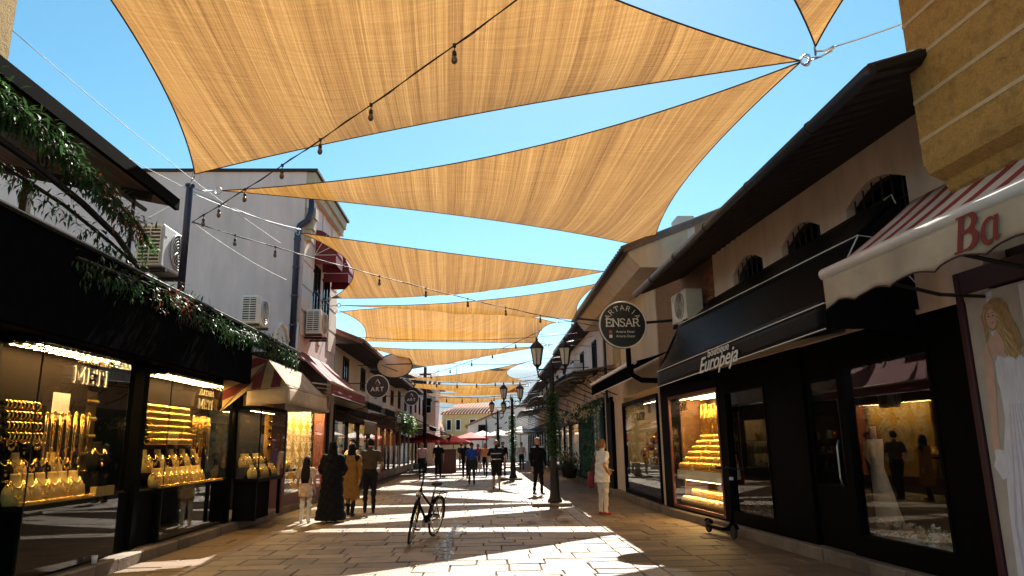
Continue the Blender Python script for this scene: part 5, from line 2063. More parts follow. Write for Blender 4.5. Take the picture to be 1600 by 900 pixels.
for u in (6.555, 6.505): flat('printed_eye', [(u + .012, 2.745), (u, 2.738), (u - .012, 2.745), (u, 2.752)], .010, 'eye_dark')
fl = [(6.70 + (.10 + .02 * math.sin(k * 5)) * math.cos(2 * PI * k / 24), 1.36 + (.14 + .02 * math.sin(k * 7)) * math.sin(2 * PI * k / 24)) for k in range(24)]
flat('printed_bouquet', fl[::-1], .006, 'print_white')

def rib(name, pts, ws, o, mt):
    b = MB()
    ribbon(b, pts, ws, FRN @ Matrix(((1, 0, 0, 0), (0, 0, 1, o), (0, 1, 0, 0), (0, 0, 0, 1))), .0016)
    return b.build(name, mt, po_)
for k in range(9):        # long waved locks falling over one shoulder
    t_ = k / 8
    pts_ = []
    for q in range(13):
        z = lerp(2.88 - .05 * t_, 2.30 + .08 * abs(t_ - .5), q / 12)
        pts_.append((6.56 - .04 * t_ - .26 * (q / 12) ** .8 * (.55 + .45 * t_) + .016 * math.sin(q * 1.25 + k), z))
    rib('printed_lock', pts_, [.012] + [.03] * 11 + [.006], .0078 + .0004 * k, 'print_hair_light' if k % 2 else 'print_hair')
for k in range(3):
    rib('printed_lock', [(6.58 + .03 * k, 2.84 - .02 * k), (6.645 + .01 * k, 2.76), (6.65, 2.66), (6.63 + .01 * k, 2.58), (6.66, 2.5)], [.012, .03, .03, .026, .006], .0075 + .0004 * k, 'print_hair_light' if k == 1 else 'print_hair')
ea = [(6.545 + .066 * math.cos(2 * PI * k / 20), 2.725 + (.088 + (.018 if math.sin(2 * PI * k / 20) < -.6 else 0)) * math.sin(2 * PI * k / 20)) for k in range(20)]
flat('printed_face', ea[::-1], .012, 'print_skin')
for u in (6.572, 6.518):
    flat('printed_eye', [(u + .014, 2.744), (u, 2.737), (u - .014, 2.744), (u, 2.752)], .014, 'eye_dark')
    flat('printed_brow', [(u + .018, 2.768), (u, 2.772), (u - .018, 2.768), (u, 2.779)], .014, 'hair_brown')
flat('printed_lips', [(6.575, 2.688), (6.545, 2.667), (6.512, 2.688), (6.545, 2.684)], .014, 'ba_red')
flat('printed_smile', [(6.568, 2.686), (6.545, 2.675), (6.52, 2.686), (6.545, 2.683)], .0162, 'print_white')
for k in range(8):        # folds of the gown
    u = 6.66 - .085 * k
    rib('printed_fold', [(lerp(6.42, u, .35), 1.9), (lerp(6.40, u, .7), 1.3), (u, .8), (u - .01, .33)], [.004, .018, .03, .034], .0042, 'print_lilac')
rib('printed_neckline', [(6.60, 2.30), (6.55, 2.365), (6.47, 2.33), (6.38, 2.36), (6.30, 2.36)], [.012] * 5, .0062, 'print_lilac')
# ------------------------------------------------------------------ shops farther down both rows
mat('good_red', (.55, .05, .05), var=.3, scale=9)
mat('good_teal', (.10, .32, .36), var=.3, scale=9)
mat('good_tan', (.45, .30, .16), var=.3, scale=9)
mat('good_pale', (.62, .56, .48), var=.2, scale=9)
mat('slate_tile', (.16, .13, .12), rough=.85, var=.35, scale=5, bump=.3)
mat('umbrella_red', (.60, .035, .03), rough=.8, var=.15)
mat('umbrella_white', (.72, .69, .64), rough=.8, var=.1)
mat('shutter', (.50, .38, .20), rough=.7, var=.15, scale=8)
mat('teal_paint', (.03, .10, .09), rough=.5, var=.2)
mat('icon_red', (.5, .12, .09), rough=.5)

def tiled_roof(T, u0, u1, o_e, z_e, o_r, z_r, mt, parent, n=None):
    """pitched roof slab with rounded tile rows running up the slope."""
    b = MB(T)
    b.prism([(o_e, z_e), (o_r, z_r), (o_r, z_r - .12), (o_e, z_e - .09)], u0, u1, 'yz')
    r_ = b.build('roof', mt, parent)
    n = n or max(4, int((u1 - u0) / .24))
    b = MB(T)
    for k in range(n):
        u = lerp(u0, u1, (k + .5) / n)
        b.tube([(u, o_e + .03, z_e + .015), (u, o_r, z_r + .015)], (u1 - u0) / n * .36, 6)
    b.build('tile_rows', mt, r_, smooth=True)
    b = MB(T)
    b.tube([(u0, o_e + .05, z_e - .06), (u1, o_e + .05, z_e - .06)], .05, 8)
    b.build('gutter', 'pipe_dark', r_, smooth=True)
    return r_

def shop_unit(T, u0, u1, parent, npane, frame_m, seed, riser=.45, ztop=2.5, lit=0, glass='glass'):
    rg = random.Random(seed)
    b = MB(T)
    b.box(u0, u1, -1.3, -1.25, .1, 3.0)
    b.build('shop_back_wall', 'case_dark', parent)
    b = MB(T)
    b.box(u0 + .05, u1 - .05, -.12, .04, .1, riser)
    b.build('stall_riser', frame_m, parent)
    b = MB(T)
    b.box(u0, u1, -.15, .06, ztop, 3.0)
    b.build('shop_fascia', frame_m, parent)
    w = (u1 - u0) / npane
    for k in range(npane + 1):
        b = MB(T)
        u = u0 + w * k
        b.box(u - .06, u + .06, -.14, .055, .1, ztop)
        b.build('shop_post', frame_m, parent)
    for k in range(npane):
        a, c_ = u0 + w * k + .06, u0 + w * (k + 1) - .06
        b = MB(T)
        pane(b, a, c_, riser, ztop, 0)
        b.build('shop_pane', glass, parent)
        for z in (riser + .02, riser + .62, riser + 1.15):
            b = MB(T)
            b.box(a, c_, -.55, -.1, z, z + .03)
            b.build('shelf', 'warm_wood', parent)
            for mt in ('good_red', 'good_pale', 'good_tan', 'gold', 'good_teal'):
                if rg.random() < .4: continue
                b = MB(T)
                for q in range(rg.randint(3, 8)):
                    u = rg.uniform(a + .05, c_ - .15)
                    s_ = rg.uniform(.05, .13)
                    h = rg.uniform(.08, .34)
                    oo = rg.uniform(-.45, -.15)
                    if rg.random() < .5: b.lathe([(s_ * .5, 0), (s_ * .62, h * .4), (s_ * .5, h * .8), (s_ * .2, h)], 8, (u, oo, z + .03))
                    else: b.box(u, u + s_, oo, oo + .06, z + .03, z + .03 + h)
                tag(b.build('goods', mt, parent), kind='stuff')
    if lit:
        led_panel(T, u0 + .2, u1 - .2, -.8, -.3, 2.95, parent, 1, lit)

def upper_windows(T, spans, z0, z1, parent, fm='dark_wood', o=0.0, shutters=None):
    for a, c_ in spans:
        b = MB(T)
        b.box(a, c_, o - .1, o + .004, z0, z1)
        w = b.build('window', 'case_dark', parent)
        b = MB(T)
        rframe(b, a - .05, c_ + .05, z0 - .05, z1 + .05, o, o + .05, .09)
        b.box((a + c_) / 2 - .03, (a + c_) / 2 + .03, o + .002, o + .045, z0 + .04, z1 - .04)
        b.build('window_frame', fm, w)
        b = MB(T)
        pane(b, a + .04, c_ - .04, z0 + .04, z1 - .04, o + .018)
        b.build('pane', 'glass_dark', w)

def slope_awning(T, u0, u1, z0, z1, o1, mt, label, name='cloth_awning', val=.22, o0=.05, vm=None):
    r_ = empty(name, T @ Vector(((u0 + u1) / 2, o1 / 2, z1)), label, 'awning', 'cloth awnings of the farther shops')
    b = MB(T)
    cloth_quad(b, (u0, o0, z0), (u1, o0, z0), (u1, o1, z1), (u0, o1, z1), u1 - u0, 1, 12, 5, .02)
    b.build('cover', mt, r_, smooth=True, solid=.012)
    b = MB(T)
    cloth_quad(b, (u0, o1 + .004, z1), (u1, o1 + .004, z1), (u1, o1 + .015, z1 - val), (u0, o1 + .015, z1 - val), u1 - u0, .2, 16, 3, 0, 0, .01)
    b.build('valance', vm or mt, r_, smooth=True, solid=.008)
    b = MB(T)
    b.tube([(u0, o1, z1 + .01), (u1, o1, z1 + .01)], .025, 6)
    b.build('front_rail', 'white_paint', r_)
    for u in (u0 + .15, u1 - .15):
        b = MB(T)
        b.tube([(u, o0, z1), (u, o1 - .02, z1)], .016, 5)
        b.build('side_arm', 'dark_iron', r_)
    return r_

# ---- right: white house with boxed eaves above the round black sign
wh = empty('white_house', (4.6, 21, 0), 'white plastered house with wide boxed eaves behind the round black sign', 'house')
b = MB(FRF)
b.box(17.0, 25.0, -4, 0, 2.95, 5.7)
b.box(17.0, 17.28, -1.4, 0, .12, 2.95)
b.box(21.75, 23.35, -1.4, -.02, .12, 2.95)
b.build('wall', 'cream_plaster', wh)
b = MB(FRF)
b.prism([(-.6, 5.62), (.58, 5.62), (.84, 5.93), (.84, 6.0), (-.6, 6.62)], 15.9, 25.4, 'yz')
b.build('boxed_eaves', 'cream_plaster', wh)
tiled_roof(FRF, 15.85, 25.45, .95, 6.06, -2.2, 7.3, 'slate_tile', wh)
b = MB(FRF)
b.box(15.95, 16.5, -.8, -.4, 5.7, 6.9)
b.build('white_chimney', 'white_plaster', wh)
b = MB(FRF)
b.lathe([(.22, 0), (.2, .03), (.12, .07), (.02, .09)], 14, (19.3, -.25, 6.75), 'x')
b.tube([(19.3, -.25, 6.3), (19.3, -.25, 6.75)], .02, 6)
b.build('satellite_dish', 'grille_dark', wh)
for k in range(2):
    a = 24.0 + .62 * k - 2.2
    upper_windows(FRF, [(a, a + .4)], 4.0, 5.35, wh, 'shutter', 0.0)
b = MB(FRF)
b.tube([(23.9, .12, 5.6), (23.9, .12, 2.9)], .05, 8)
b.build('drain_pipe', 'pipe_dark', wh, smooth=True)
b = MB(FRF)
b.box(23.4, 24.3, -.3, .10, .12, 3.1)
b.build('door_pilaster', 'black_paint', wh, bevel=.01)
b = MB(FRF)
b.box(24.32, 24.72, -.3, .06, .12, 3.35)
b.build('white_pilaster', 'white_plaster', wh, bevel=.01)
b = MB(FRF)
b.box(24.72, 25.1, -.3, .02, .12, 3.3)
b.build('black_pilaster', 'black_matte', wh)
# its jewellery window
ew = empty('bracelet_window', FRF @ Vector((19.5, 0, .2)), 'dim jewellery window with red bracelet rolls behind the woman in white', 'display window')
b = MB(FRF)
b.box(17.3, 21.7, -1.3, -1.25, .16, 2.95)
b.build('back_wall', 'case_dark', ew)
b = MB(FRF)
b.box(17.3, 21.7, -1.24, -.05, .16, .3)
b.build('floor_plinth', 'dark_wood', ew)
b = MB(FRF)
rframe(b, 17.28, 21.72, .18, 2.78, -.06, .05, .1)
b.build('window_frame', 'black_paint', ew)
b = MB(FRF)
pane(b, 17.38, 21.62, .28, 2.68, .01)
b.build('window_pane', 'glass_shop', ew)
b = MB(FRF)
b.box(17.4, 21.6, -.8, -.05, .98, 1.04)
b.box(17.4, 21.6, -.065, -.045, .86, .979)
b.build('lace_covered_shelf', 'paper_white', ew)
led_panel(FRF, 17.6, 21.4, -.9, -.2, 2.74, ew, 1, 12, (1, .9, .75))
slt = MB()
slab_text(slt, 'ZLATAR', basis(FRF @ Vector((19.3, .016, 2.3)), (0, -1, 0), (0, 0, 1)), .2, .16, .01, True, 1.0)
slt.build('window_lettering', 'dark_iron', ew)
for r_ in range(4):
    place_roll(1, LP(FRF, 18.3, -.25 - .15 * r_, 1.15 + .17 * r_), RIGHT_RZ + .5, 'red velvet roll of silver bracelets, %s tier up, nearer stack of the dim window' % ORD[r_], 'bracelet rolls in the dim window', 1.2)
    place_roll(1, LP(FRF, 20.2, -.25 - .15 * r_, 1.3 + .17 * r_), RIGHT_RZ - .2, 'red velvet roll of silver bracelets, %s tier up, farther stack of the dim window' % ORD[r_], 'bracelet rolls in the dim window', 1.2)
for k in range(4):
    place_bust(1, LP(FRF, 18.9 + .3 * k, -.2, 1.045), RIGHT_RZ + .6, 1.3, 'cream necklace stand, %s from the near end in the dim bracelet window' % ORD[k], 'necklace stands of the dim window')
for k in range(4):
    b = MB(FRF)
    b.prism([(-.9, .32), (-.12, .32), (-.9, .62)], 17.6 + k * 1.0, 18.4 + k * 1.0, 'yz')
    b.build('sloping_tray', 'grille_dark', ew)
# black cassette awning with a white bar
ca = empty('cassette_awning', FRF @ Vector((18.3, .8, 3)), 'black drop awning with a white cassette bar beside the round sign', 'awning')
b = MB(FRF)
b.box(15.25, 21.35, .92, 1.06, 3.29, 3.37)
b.build('cassette_bar', 'white_paint', ca, bevel=.01)
b = MB(FRF)
cloth_quad(b, (15.25, 1.0, 3.29), (21.35, 1.0, 3.29), (21.35, 1.01, 3.0), (15.25, 1.01, 3.0), 6, .3, 16, 3, 0, 0, .006)
b.build('valance', 'black_cloth', ca, smooth=True, solid=.008)
b = MB(FRF)
cloth_quad(b, (15.25, .05, 3.62), (21.35, .05, 3.62), (21.35, .93, 3.345), (15.25, .93, 3.345), 6, 1, 12, 4, .02)
b.build('cover', 'black_cloth', ca, smooth=True, solid=.008)
b = MB(FRF)
b.tube([(15.25, 1.012, 2.995), (21.35, 1.012, 2.995)], .012, 5)
b.build('hem_bar', 'sign_white', ca)

# ---- round black sign
sg = empty('round_sign', (2.92, 14.6, 3.5), 'round black projecting shop sign with white rim and slab lettering', 'sign')
SC = Vector((2.92, 14.6, 4.03))
b = MB()
b.lathe([(.495, -.07), (.495, .07)], 48, SC, 'y')
b.build('disc', 'sign_black', sg)
b = MB()
torus(b, SC + Vector((0, -.072, 0)), (0, 1, 0), .488, .016, 56, 6)
b.build('rim', 'sign_white', sg, smooth=True)
SB = lambda x, z: basis(SC + Vector((x, -.076, z)), (1, 0, 0), (0, 0, 1))
b = MB()
slab_text(b, 'ENSAR', SB(0, .045), .165, .17, .008, True, 1.0)
b.build('lettering', 'sign_white', sg)
for k, ch in enumerate('ARTARIA'):
    a = R(90 + 62 - k * 124 / 6)
    p = SC + Vector((.36 * math.cos(a), -.076, .36 * math.sin(a)))
    b = MB()
    slab_text(b, ch, basis(p, (math.sin(a), 0, -math.cos(a)), (math.cos(a), 0, math.sin(a))), .105, .13, .008, False)
    b.build('arched_letter', 'sign_white', sg)
for k, z in enumerate((-.15, -.245)):
    b = MB()
    b.box(SC.x - .30, SC.x - .235, SC.y - .08, SC.y - .074, SC.z + z - .033, SC.z + z + .033)
    b.build('icon', ['icon_red', 'sign_white'][k], sg)
    text('Artaria Ensar', .075, SB(.045, z), 'sign_white', sg, ext=.003)
b = MB()
b.beam(SC + Vector((.49, 0, .05)), (4.38, 14.6, SC.z + .12), .05, .05)
b.beam(SC + Vector((-.49, 0, .1)), SC + Vector((-.95, .0, .15)), .035, .035)
b.build('bracket_arm', 'dark_iron', sg)
b = MB()
b.tube([SC + Vector((.1, 0, -.49)), SC + Vector((.1, .0, -.85)), SC + Vector((.16, .0, -1.05)), SC + Vector((.35, 0, -1.16)), (4.3, 14.75, 2.84)], .055, 10)
b.build('support_pipe', 'black_paint', sg, smooth=True)

# ---- right: planted green wall shop and the arcade beyond
def row_house(T, u0, u1, wall_m, roof_m, zt, label, nwin, npane, frame_m, seed, win=(4.2, 5.4), lit=0, eave=.7, side=1, depth=5.0, roofrise=1.6):
    h = empty('shop_house', T @ Vector(((u0 + u1) / 2, 0, 0)), label, 'house', 'shop houses lining the street')
    b = MB(T)
    b.box(u0, u1, -depth, 0, 3.0, zt)
    b.box(u0, u0 + .08, -1.3, 0, .1, 3.0)
    b.box(u1 - .08, u1, -1.3, 0, .1, 3.0)
    b.build('wall', wall_m, h)
    tiled_roof(T, u0 - .1, u1 + .1, eave, zt + .02, -depth * .6, zt + roofrise, roof_m, h)
    b = MB(T)
    b.box(u0 - .05, u1 + .05, -.02, eave - .04, zt - .10, zt - .04)
    b.build('soffit', 'dark_wood', h)
    if nwin:
        w = (u1 - u0) / nwin
        upper_windows(T, [(u0 + w * (k + .5) - .42, u0 + w * (k + .5) + .42) for k in range(nwin)], win[0], win[1], h)
    shop_unit(T, u0 + .1, u1 - .1, h, npane, frame_m, seed, lit=lit)
    return h
def arcade_canopy(T, u0, u1, z, o1, label, bow=.12):
    r_ = empty('street_canopy', T @ Vector(((u0 + u1) / 2, o1 / 2, z)), label, 'canopy', 'dark iron canopies over the shopfronts')
    n = 14
    b = MB(T)
    P = []
    for k in range(n + 1):
        t = k / n
        zz = z + bow * 4 * t * (1 - t)
        P.append([(lerp(u0, u1, t), oo, zz + (o1 - oo) * .16) for oo in (0.02, o1 * .5, o1)])
    b.grid(P)
    b.build('sheet', 'slate_tile', r_, solid=.03)
    b = MB(T)
    b.tube([p[-1] for p in P], .035, 6)
    b.build('edge_rail', 'dark_iron', r_, smooth=True)
    for k in range(0, n + 1, 2):
        u, oo, zz = P[k][-1]
        b = MB(T)
        b.tube([(u, .03, zz - .75), (u, o1 * .45, zz - .52), (u, o1 * .8, zz - .18), (u, o1 - .02, zz - .03)], .018, 5)
        b.tube([(u, .03, zz - .02 + .1), (u, o1, zz - .03)], .016, 5)
        b.tube([(u, o1 * .4 + .12 * math.cos(q * .6), zz - .22 + .12 * math.sin(q * .6)) for q in range(11)], .01, 4)
        b.build('scroll_bracket', 'dark_iron', r_, smooth=True)
    b = MB(T)
    for k in range(n):
        p, q = P[k][-1], P[k + 1][-1]
        b.beam((p[0], p[1] - .02, p[2] - .17), (q[0], q[1] - .02, q[2] - .17), .02, .03)
        b.beam((p[0], p[1] - .02, p[2] - .03), (p[0], p[1] - .02, p[2] - .17), .015, .02, up=(1, 0, 0))
    b.build('fret_rail', 'dark_iron', r_)
    return r_
h = row_house(FRF, 25.1, 35.5, 'pink_plaster', 'slate_tile', 6.1, 'pinkish two storey house above the planted green wall on the right', 3, 3, 'dark_wood', 21, lit=8)
arcade_canopy(FRF, 22.5, 35.4, 3.85, 1.35, 'nearest dark iron canopy along the right row', .25)
h = row_house(FRF, 35.6, 46.0, 'lilac_plaster', 'roof_tile', 5.9, 'pale lilac house in the middle of the right row', 3, 4, 'black_paint', 22, lit=5)
arcade_canopy(FRF, 35.6, 46, 3.9, 1.6, 'second dark iron canopy along the right row', .2)
h = row_house(FRF, 46.1, 57.5, 'cream_plaster', 'roof_tile', 5.6, 'cream house farther along the right row', 3, 5, 'dark_wood', 23)
arcade_canopy(FRF, 46.1, 57, 3.7, 1.7, 'third dark iron canopy along the right row', .2)
h = row_house(FRF, 57.6, 70.0, 'white_plaster', 'slate_tile', 5.4, 'last whitish house of the right row', 3, 5, 'dark_wood', 24)
ac(LP(FRF, 30.6, .25, 4.15), 'white air conditioner on the pinkish house above the iron canopy', PI, 1.25)
ac(LP(FRF, 41.0, .25, 4.35), 'white air conditioner on the lilac house of the right row', PI, 1.2)
slope_awning(FRF, 48.5, 52.0, 3.3, 2.6, 2.2, 'cream_cloth', 'cream awning in the right row beyond the second lamp post')
slope_awning(FRF, 53.0, 57.0, 3.1, 2.5, 2.4, 'umbrella_white', 'white awning near the end of the right row')
b = MB(FRF)
gw = empty('green_wall', FRF @ Vector((28, 0, .2)), 'planted green wall panel with white vertical lettering beside the woman in white', 'green wall')
b.box(25.12, 30.6, .06, .12, .35, 3.2)
b.build('backing_panel', 'teal_paint', gw)
rg_ = random.Random(9)
b = MB(FRF)
for k in range(5200):
    u, z = rg_.uniform(25.14, 30.58), rg_.uniform(.37, 3.18)
    leaf(b, (u, .125 + rg_.uniform(0, .05), z), Vector((rg_.uniform(-1, 1), rg_.uniform(.2, .9), rg_.uniform(-1, .6))), rg_.uniform(.08, .18), rg_.uniform(.03, .06))
tag(b.build('leaves', 'leaf_wall', gw), kind='stuff')
b = MB(FRF)
b.box(25.0, 26.45, .13, .22, .4, 2.9)
b.build('letter_board', 'teal_paint', gw)
for col, (word, u) in enumerate((('SILVER', 25.35), ('SIMAR', 26.05))):
    for k, ch in enumerate(word):
        z = 2.55 - k * .34 - (.28 if col else 0)
        text(ch, .36, basis(FRF @ Vector((u, .225, z)), (0, -1, 0), (0, 0, 1)), 'sign_white', gw, weight=.004, name='letter')

def hang_basket(p, label, seed, white=True):
    rg = random.Random(seed)
    r_ = empty('flower_basket', p, label, 'flower basket', 'hanging flower baskets')
    p = Vector(p)
    b = MB()
    b.lathe([(.12, -.16), (.16, -.06), (.17, .0), (.15, .0), (.1, -.1)], 14, p)
    b.build('pot', 'cream_plaster', r_, smooth=True)
    b = MB()
    for k in range(260): leaf(b, p + Vector((rg.gauss(0, .16), rg.gauss(0, .16), rg.uniform(-.1, .12))), rdir(rg), rg.uniform(.08, .14), .05)
    b.build('foliage', 'leaf_ivy', r_)
    b = MB()
    for k in range(60):
        c = p + Vector((rg.gauss(0, .24), rg.gauss(0, .24), rg.uniform(-.25, .2)))
        for q in range(6): leaf(b, c, rdir(rg), .07, .05)
    b.build('blossoms', 'petal_white' if white else 'petal_pink', r_)
    b = MB()
    for a in (0, 2.1, 4.2): b.tube([p + Vector((.15 * math.cos(a), .15 * math.sin(a), 0)), p + Vector((0, 0, .55))], .006, 4)
    b.build('hanger', 'dark_iron', r_)
hang_basket(LP(FRF, 27.4, 1.05, 2.65), 'hanging basket of white flowers beside the green wall', 3)
hang_basket(LP(FRF, 24.7, .75, 2.75), 'small hanging basket with a pale pot in front of the green wall', 4)
def floor_planter(p, label, seed):
    rg = random.Random(seed)
    p = Vector(p)
    r_ = empty('planter', p, label, 'planter')
    b = MB()
    b.lathe([(.2, 0), (.27, .35), (.29, .42), (.25, .42)], 16, p)
    b.build('pot', 'dark_wood', r_, smooth=True)
    b = MB()
    for k in range(700): leaf(b, p + Vector((rg.gauss(0, .2), rg.gauss(0, .2), .4 + abs(rg.gauss(0, .3)))), rdir(rg, .5), rg.uniform(.1, .2), .05)
    b.build('foliage', 'leaf_pine', r_)
    b = MB()
    for k in range(40): leaf(b, p + Vector((rg.gauss(0, .22), rg.gauss(0, .22), .6 + abs(rg.gauss(0, .2)))), rdir(rg, .5), .08, .06)
    b.build('blossoms', 'petal_pink', r_)
floor_planter(LP(FRF, 31.2, .55, .16), 'dark pot with a leafy shrub beside the green wall', 5)
floor_planter(LP(FRF, 32.6, .55, .16), 'second dark pot with a leafy shrub by the wooden stall', 6)

# ---- left row beyond the grey house
FL2 = frame(-5.0, 0, 0, 1, 1)
h = row_house(FL2, 23.75, 31.0, 'cream_plaster', 'roof_tile', 5.05, 'low cream house with tiled roof just past the tall grey house', 2, 3, 'dark_wood', 31, (3.9, 4.7), lit=6, eave=.9)
h = row_house(FL2, 31.1, 40.0, 'pink_plaster', 'roof_tile_dark', 4.9, 'dark roofed house with brown shopfront in the left row', 3, 4, 'red_wood', 32, (3.8, 4.5), lit=6, eave=.9)
h = row_house(FL2, 40.1, 50.0, 'cream_plaster', 'roof_tile', 5.2, 'cream fronted house with pale pilasters in the left row', 3, 4, 'beige_trim', 33, (3.8, 4.7))
h = row_house(FL2, 50.1, 59.5, 'lilac_plaster', 'roof_tile_dark', 6.0, 'mauve walled house near the end of the left row', 3, 4, 'dark_wood', 34, (4.0, 5.2))
def flat_canopy(T, u0, u1, z, o1, mt, label):
    r_ = empty('flat_canopy', T @ Vector(((u0 + u1) / 2, o1 / 2, z)), label, 'canopy', 'plain canopies of the left row')
    b = MB(T)
    b.prism([(.02, z + .28), (o1, z + .1), (o1, z + .13), (.02, z + .31)], u0, u1, 'yz')
    b.build('sheet', 'slate_tile', r_)
    b = MB(T)
    b.box(u0, u1, o1 - .03, o1, z - .12, z + .09)
    b.build('fascia', mt, r_)
    for u in (u0 + .3, u1 - .3):
        b = MB(T)
        b.tube([(u, .03, z - .3), (u, o1 - .05, z - .02)], .02, 5)
        b.build('stay', 'dark_iron', r_)
flat_canopy(FL2, 23.8, 30.9, 2.95, 1.15, 'black_matte', 'black edged canopy over the first shop past the maroon awning')
flat_canopy(FL2, 31.2, 39.9, 2.75, 1.2, 'dark_wood', 'brown edged canopy under the smaller round maroon sign')
slope_awning(FL2, 24.0, 26.6, 2.85, 2.45, 1.0, 'warm_wood', 'ochre slatted awning below the black edged canopy', val=.4)
slope_awning(FL2, 40.3, 46.0, 3.6, 2.7, 1.9, 'black_cloth', 'black awning with white edges far along the left row')
slope_awning(FL2, 46.4, 53.0, 3.5, 2.55, 2.2, 'maroon_cloth', 'dark red awning over the far left cafe')
slope_awning(FL2, 53.4, 58.5, 3.3, 2.4, 2.4, 'black_cloth', 'last dark awning of the left row')
garland('bright lime green creeper trailing from the left canopy edge', [LP(FL2, u, 1.2, 2.85 + .1 * math.sin(u)) for u in (33, 34.5, 36, 37.5, 39)], .32, 1500,
        [('foliage', 'leaf_ivy', .6, 0, .7), ('light_foliage', 'leaf_lime', .5, .4, 1)], L=.16, w=.07, seed=12, name='creeper')
def round_sign(c, r_, label, m):
    s_ = empty('hanging_sign', c, label, 'sign', 'round maroon shop signs')
    c = Vector(c)
    b = MB()
    b.lathe([(r_, -.05), (r_, .05)], 36, c, 'y')
    b.build('disc', m, s_)
    b = MB()
    torus(b, c + Vector((0, -.05, 0)), (0, 1, 0), r_ * .985, .014, 40, 6)
    b.build('rim', 'sign_white', s_, smooth=True)
    Bm = lambda x, z: basis(c + Vector((x, -.056, z)), (1, 0, 0), (0, 0, 1))
    for k, ch in enumerate('ART'):
        text(ch, .20 * r_ / .38, Bm((-.15 + .15 * k) * r_ / .38, -.09 * r_ / .38), 'sign_white', s_, weight=.003, ext=.004, name='letter')
    b = MB()
    q = r_ / .38
    b.beam(c + Vector((.0, -.056, .24 * q)), c + Vector((.09 * q, -.056, .08 * q)), .03 * q, .008, up=(0, 1, 0))
    b.build('emblem_stroke', 'sign_white', s_)
    b = MB()
    b.beam(c + Vector((-.005 * q, -.056, .235 * q)), c + Vector((-.07 * q, -.056, .11 * q)), .018 * q, .007, up=(0, 1, 0))
    b.build('emblem_stroke', 'sign_gold', s_)
    b = MB()
    for s1, s2 in (((-.06, .10), (0, .02)), ((0, .02), (.06, .09))):
        b.beam(c + Vector((s1[0] * q, -.056, s1[1] * q)), c + Vector((s2[0] * q, -.056, s2[1] * q)), .012 * q, .007, up=(0, 1, 0))
    b.build('emblem_stroke', 'icon_red', s_)
    b = MB()
    b.beam(c + Vector((-r_, 0, r_ * .3)), Vector((-5.0, c.y, c.z + r_ * .3)), .03, .03)
    b.build('bracket_arm', 'dark_iron', s_)
round_sign((-3.6, 24.05, 3.58), .385, 'larger round maroon sign with white letters on the left row', 'sign_maroon')
round_sign((-3.6, 35.2, 3.92), .36, 'smaller round maroon sign with white letters farther left', 'sign_maroon')
ov = empty('oval_sign', (-3.55, 28.1, 4.7), 'blank faded oval sign seen from behind above the left row', 'sign')
b = MB()
b.loft([[(-3.55 + .70 * math.cos(2 * PI * k / 36), y, 4.72 + .47 * math.sin(2 * PI * k / 36)) for k in range(36)] for y in (28.05, 28.15)])
b.build('panel', 'pink_plaster', ov)
b = MB()
b.tube([(-3.55 + .70 * math.cos(2 * PI * k / 36), 28.05, 4.72 + .47 * math.sin(2 * PI * k / 36)) for k in range(36)], .022, 5, closed=True)
b.build('rim', 'dark_iron', ov, smooth=True)
b = MB()
b.beam((-5.0, 28.1, 4.75), (-2.85, 28.03, 4.8), .03, .03)
b.beam((-5.0, 28.1, 5.1), (-3.4, 28.03, 4.5), .02, .02)
b.build('bracket_arm', 'dark_iron', ov)
up = empty('utility_post', (-3.75, 45, 0), 'tall dark utility post rising over the far left roofs', 'post')
b = MB()
b.tube([(-3.75, 45, 0), (-3.75, 45, 6.5)], [.13, .10], 10)
b.build('shaft', 'dark_wood', up, smooth=True)
b = MB()
b.box(-4.1, -3.4, 44.95, 45.05, 6.0, 6.1)
b.build('cross_bar', 'dark_wood', up)

# ---- end of the street: projecting house, white gable house, yellow house, market
def far_house(name, x0, x1, y0, y1, zt, wall, roof, label, wins, fz=None, roofz=1.4, rz=0.0):
    c = Vector(((x0 + x1) / 2, (y0 + y1) / 2, 0))
    h = empty(name, c, label, 'house')
    M_ = Matrix.Translation(c) @ Matrix.Rotation(rz, 4, 'Z') @ Matrix.Translation(-c)
    b = MB(M_)
    b.box(x0, x1, y0, y1, 0, zt)
    b.build('wall', wall, h)
    b = MB(M_)
    e = .5
    A = [(x0 - e, y0 - e, zt), (x1 + e, y0 - e, zt), (x1 + e, y1 + e, zt), (x0 - e, y1 + e, zt)]
    xm0, xm1 = lerp(x0, x1, .2), lerp(x0, x1, .99)
    ym = (y0 + y1) / 2
    i = [b.vert(p) for p in A] + [b.vert((xm0, ym, zt + roofz)), b.vert((xm1, ym, zt + roofz))]
    for f_ in ((0, 3, 2, 1), (0, 1, 5, 4), (1, 2, 5), (2, 3, 4, 5), (3, 0, 4)): b.face([i[k] for k in f_])
    r_ = b.build('roof', roof, h)
    b = MB(M_)
    n = int((x1 - x0 + 2 * e) / .4)
    for k in range(n):
        x = lerp(x0 - e, x1 + e, (k + .5) / n)
        t = 1.0
        if x < xm0: t = (x - (x0 - e)) / (xm0 - (x0 - e))
        elif x > xm1: t = ((x1 + e) - x) / ((x1 + e) - xm1)
        b.tube([(x, y0 - e, zt + .02), (x, lerp(y0 - e, ym, t), zt + .02 + roofz * t)], .12, 5)
    b.build('tile_rows', roof, r_, smooth=True)
    for (a, z0, w, hh) in wins:
        b = MB(M_)
        b.box(a, a + w, y0 - .04, y0 + .05, z0, z0 + hh)
        wo = b.build('window', 'case_dark', h)
        b = MB(M_)
        rframe(b, a - .06, a + w + .06, z0 - .06, z0 + hh + .06, y0 - .09, y0 - .042, .1)
        b.build('window_frame', 'white_paint', wo)
    return h
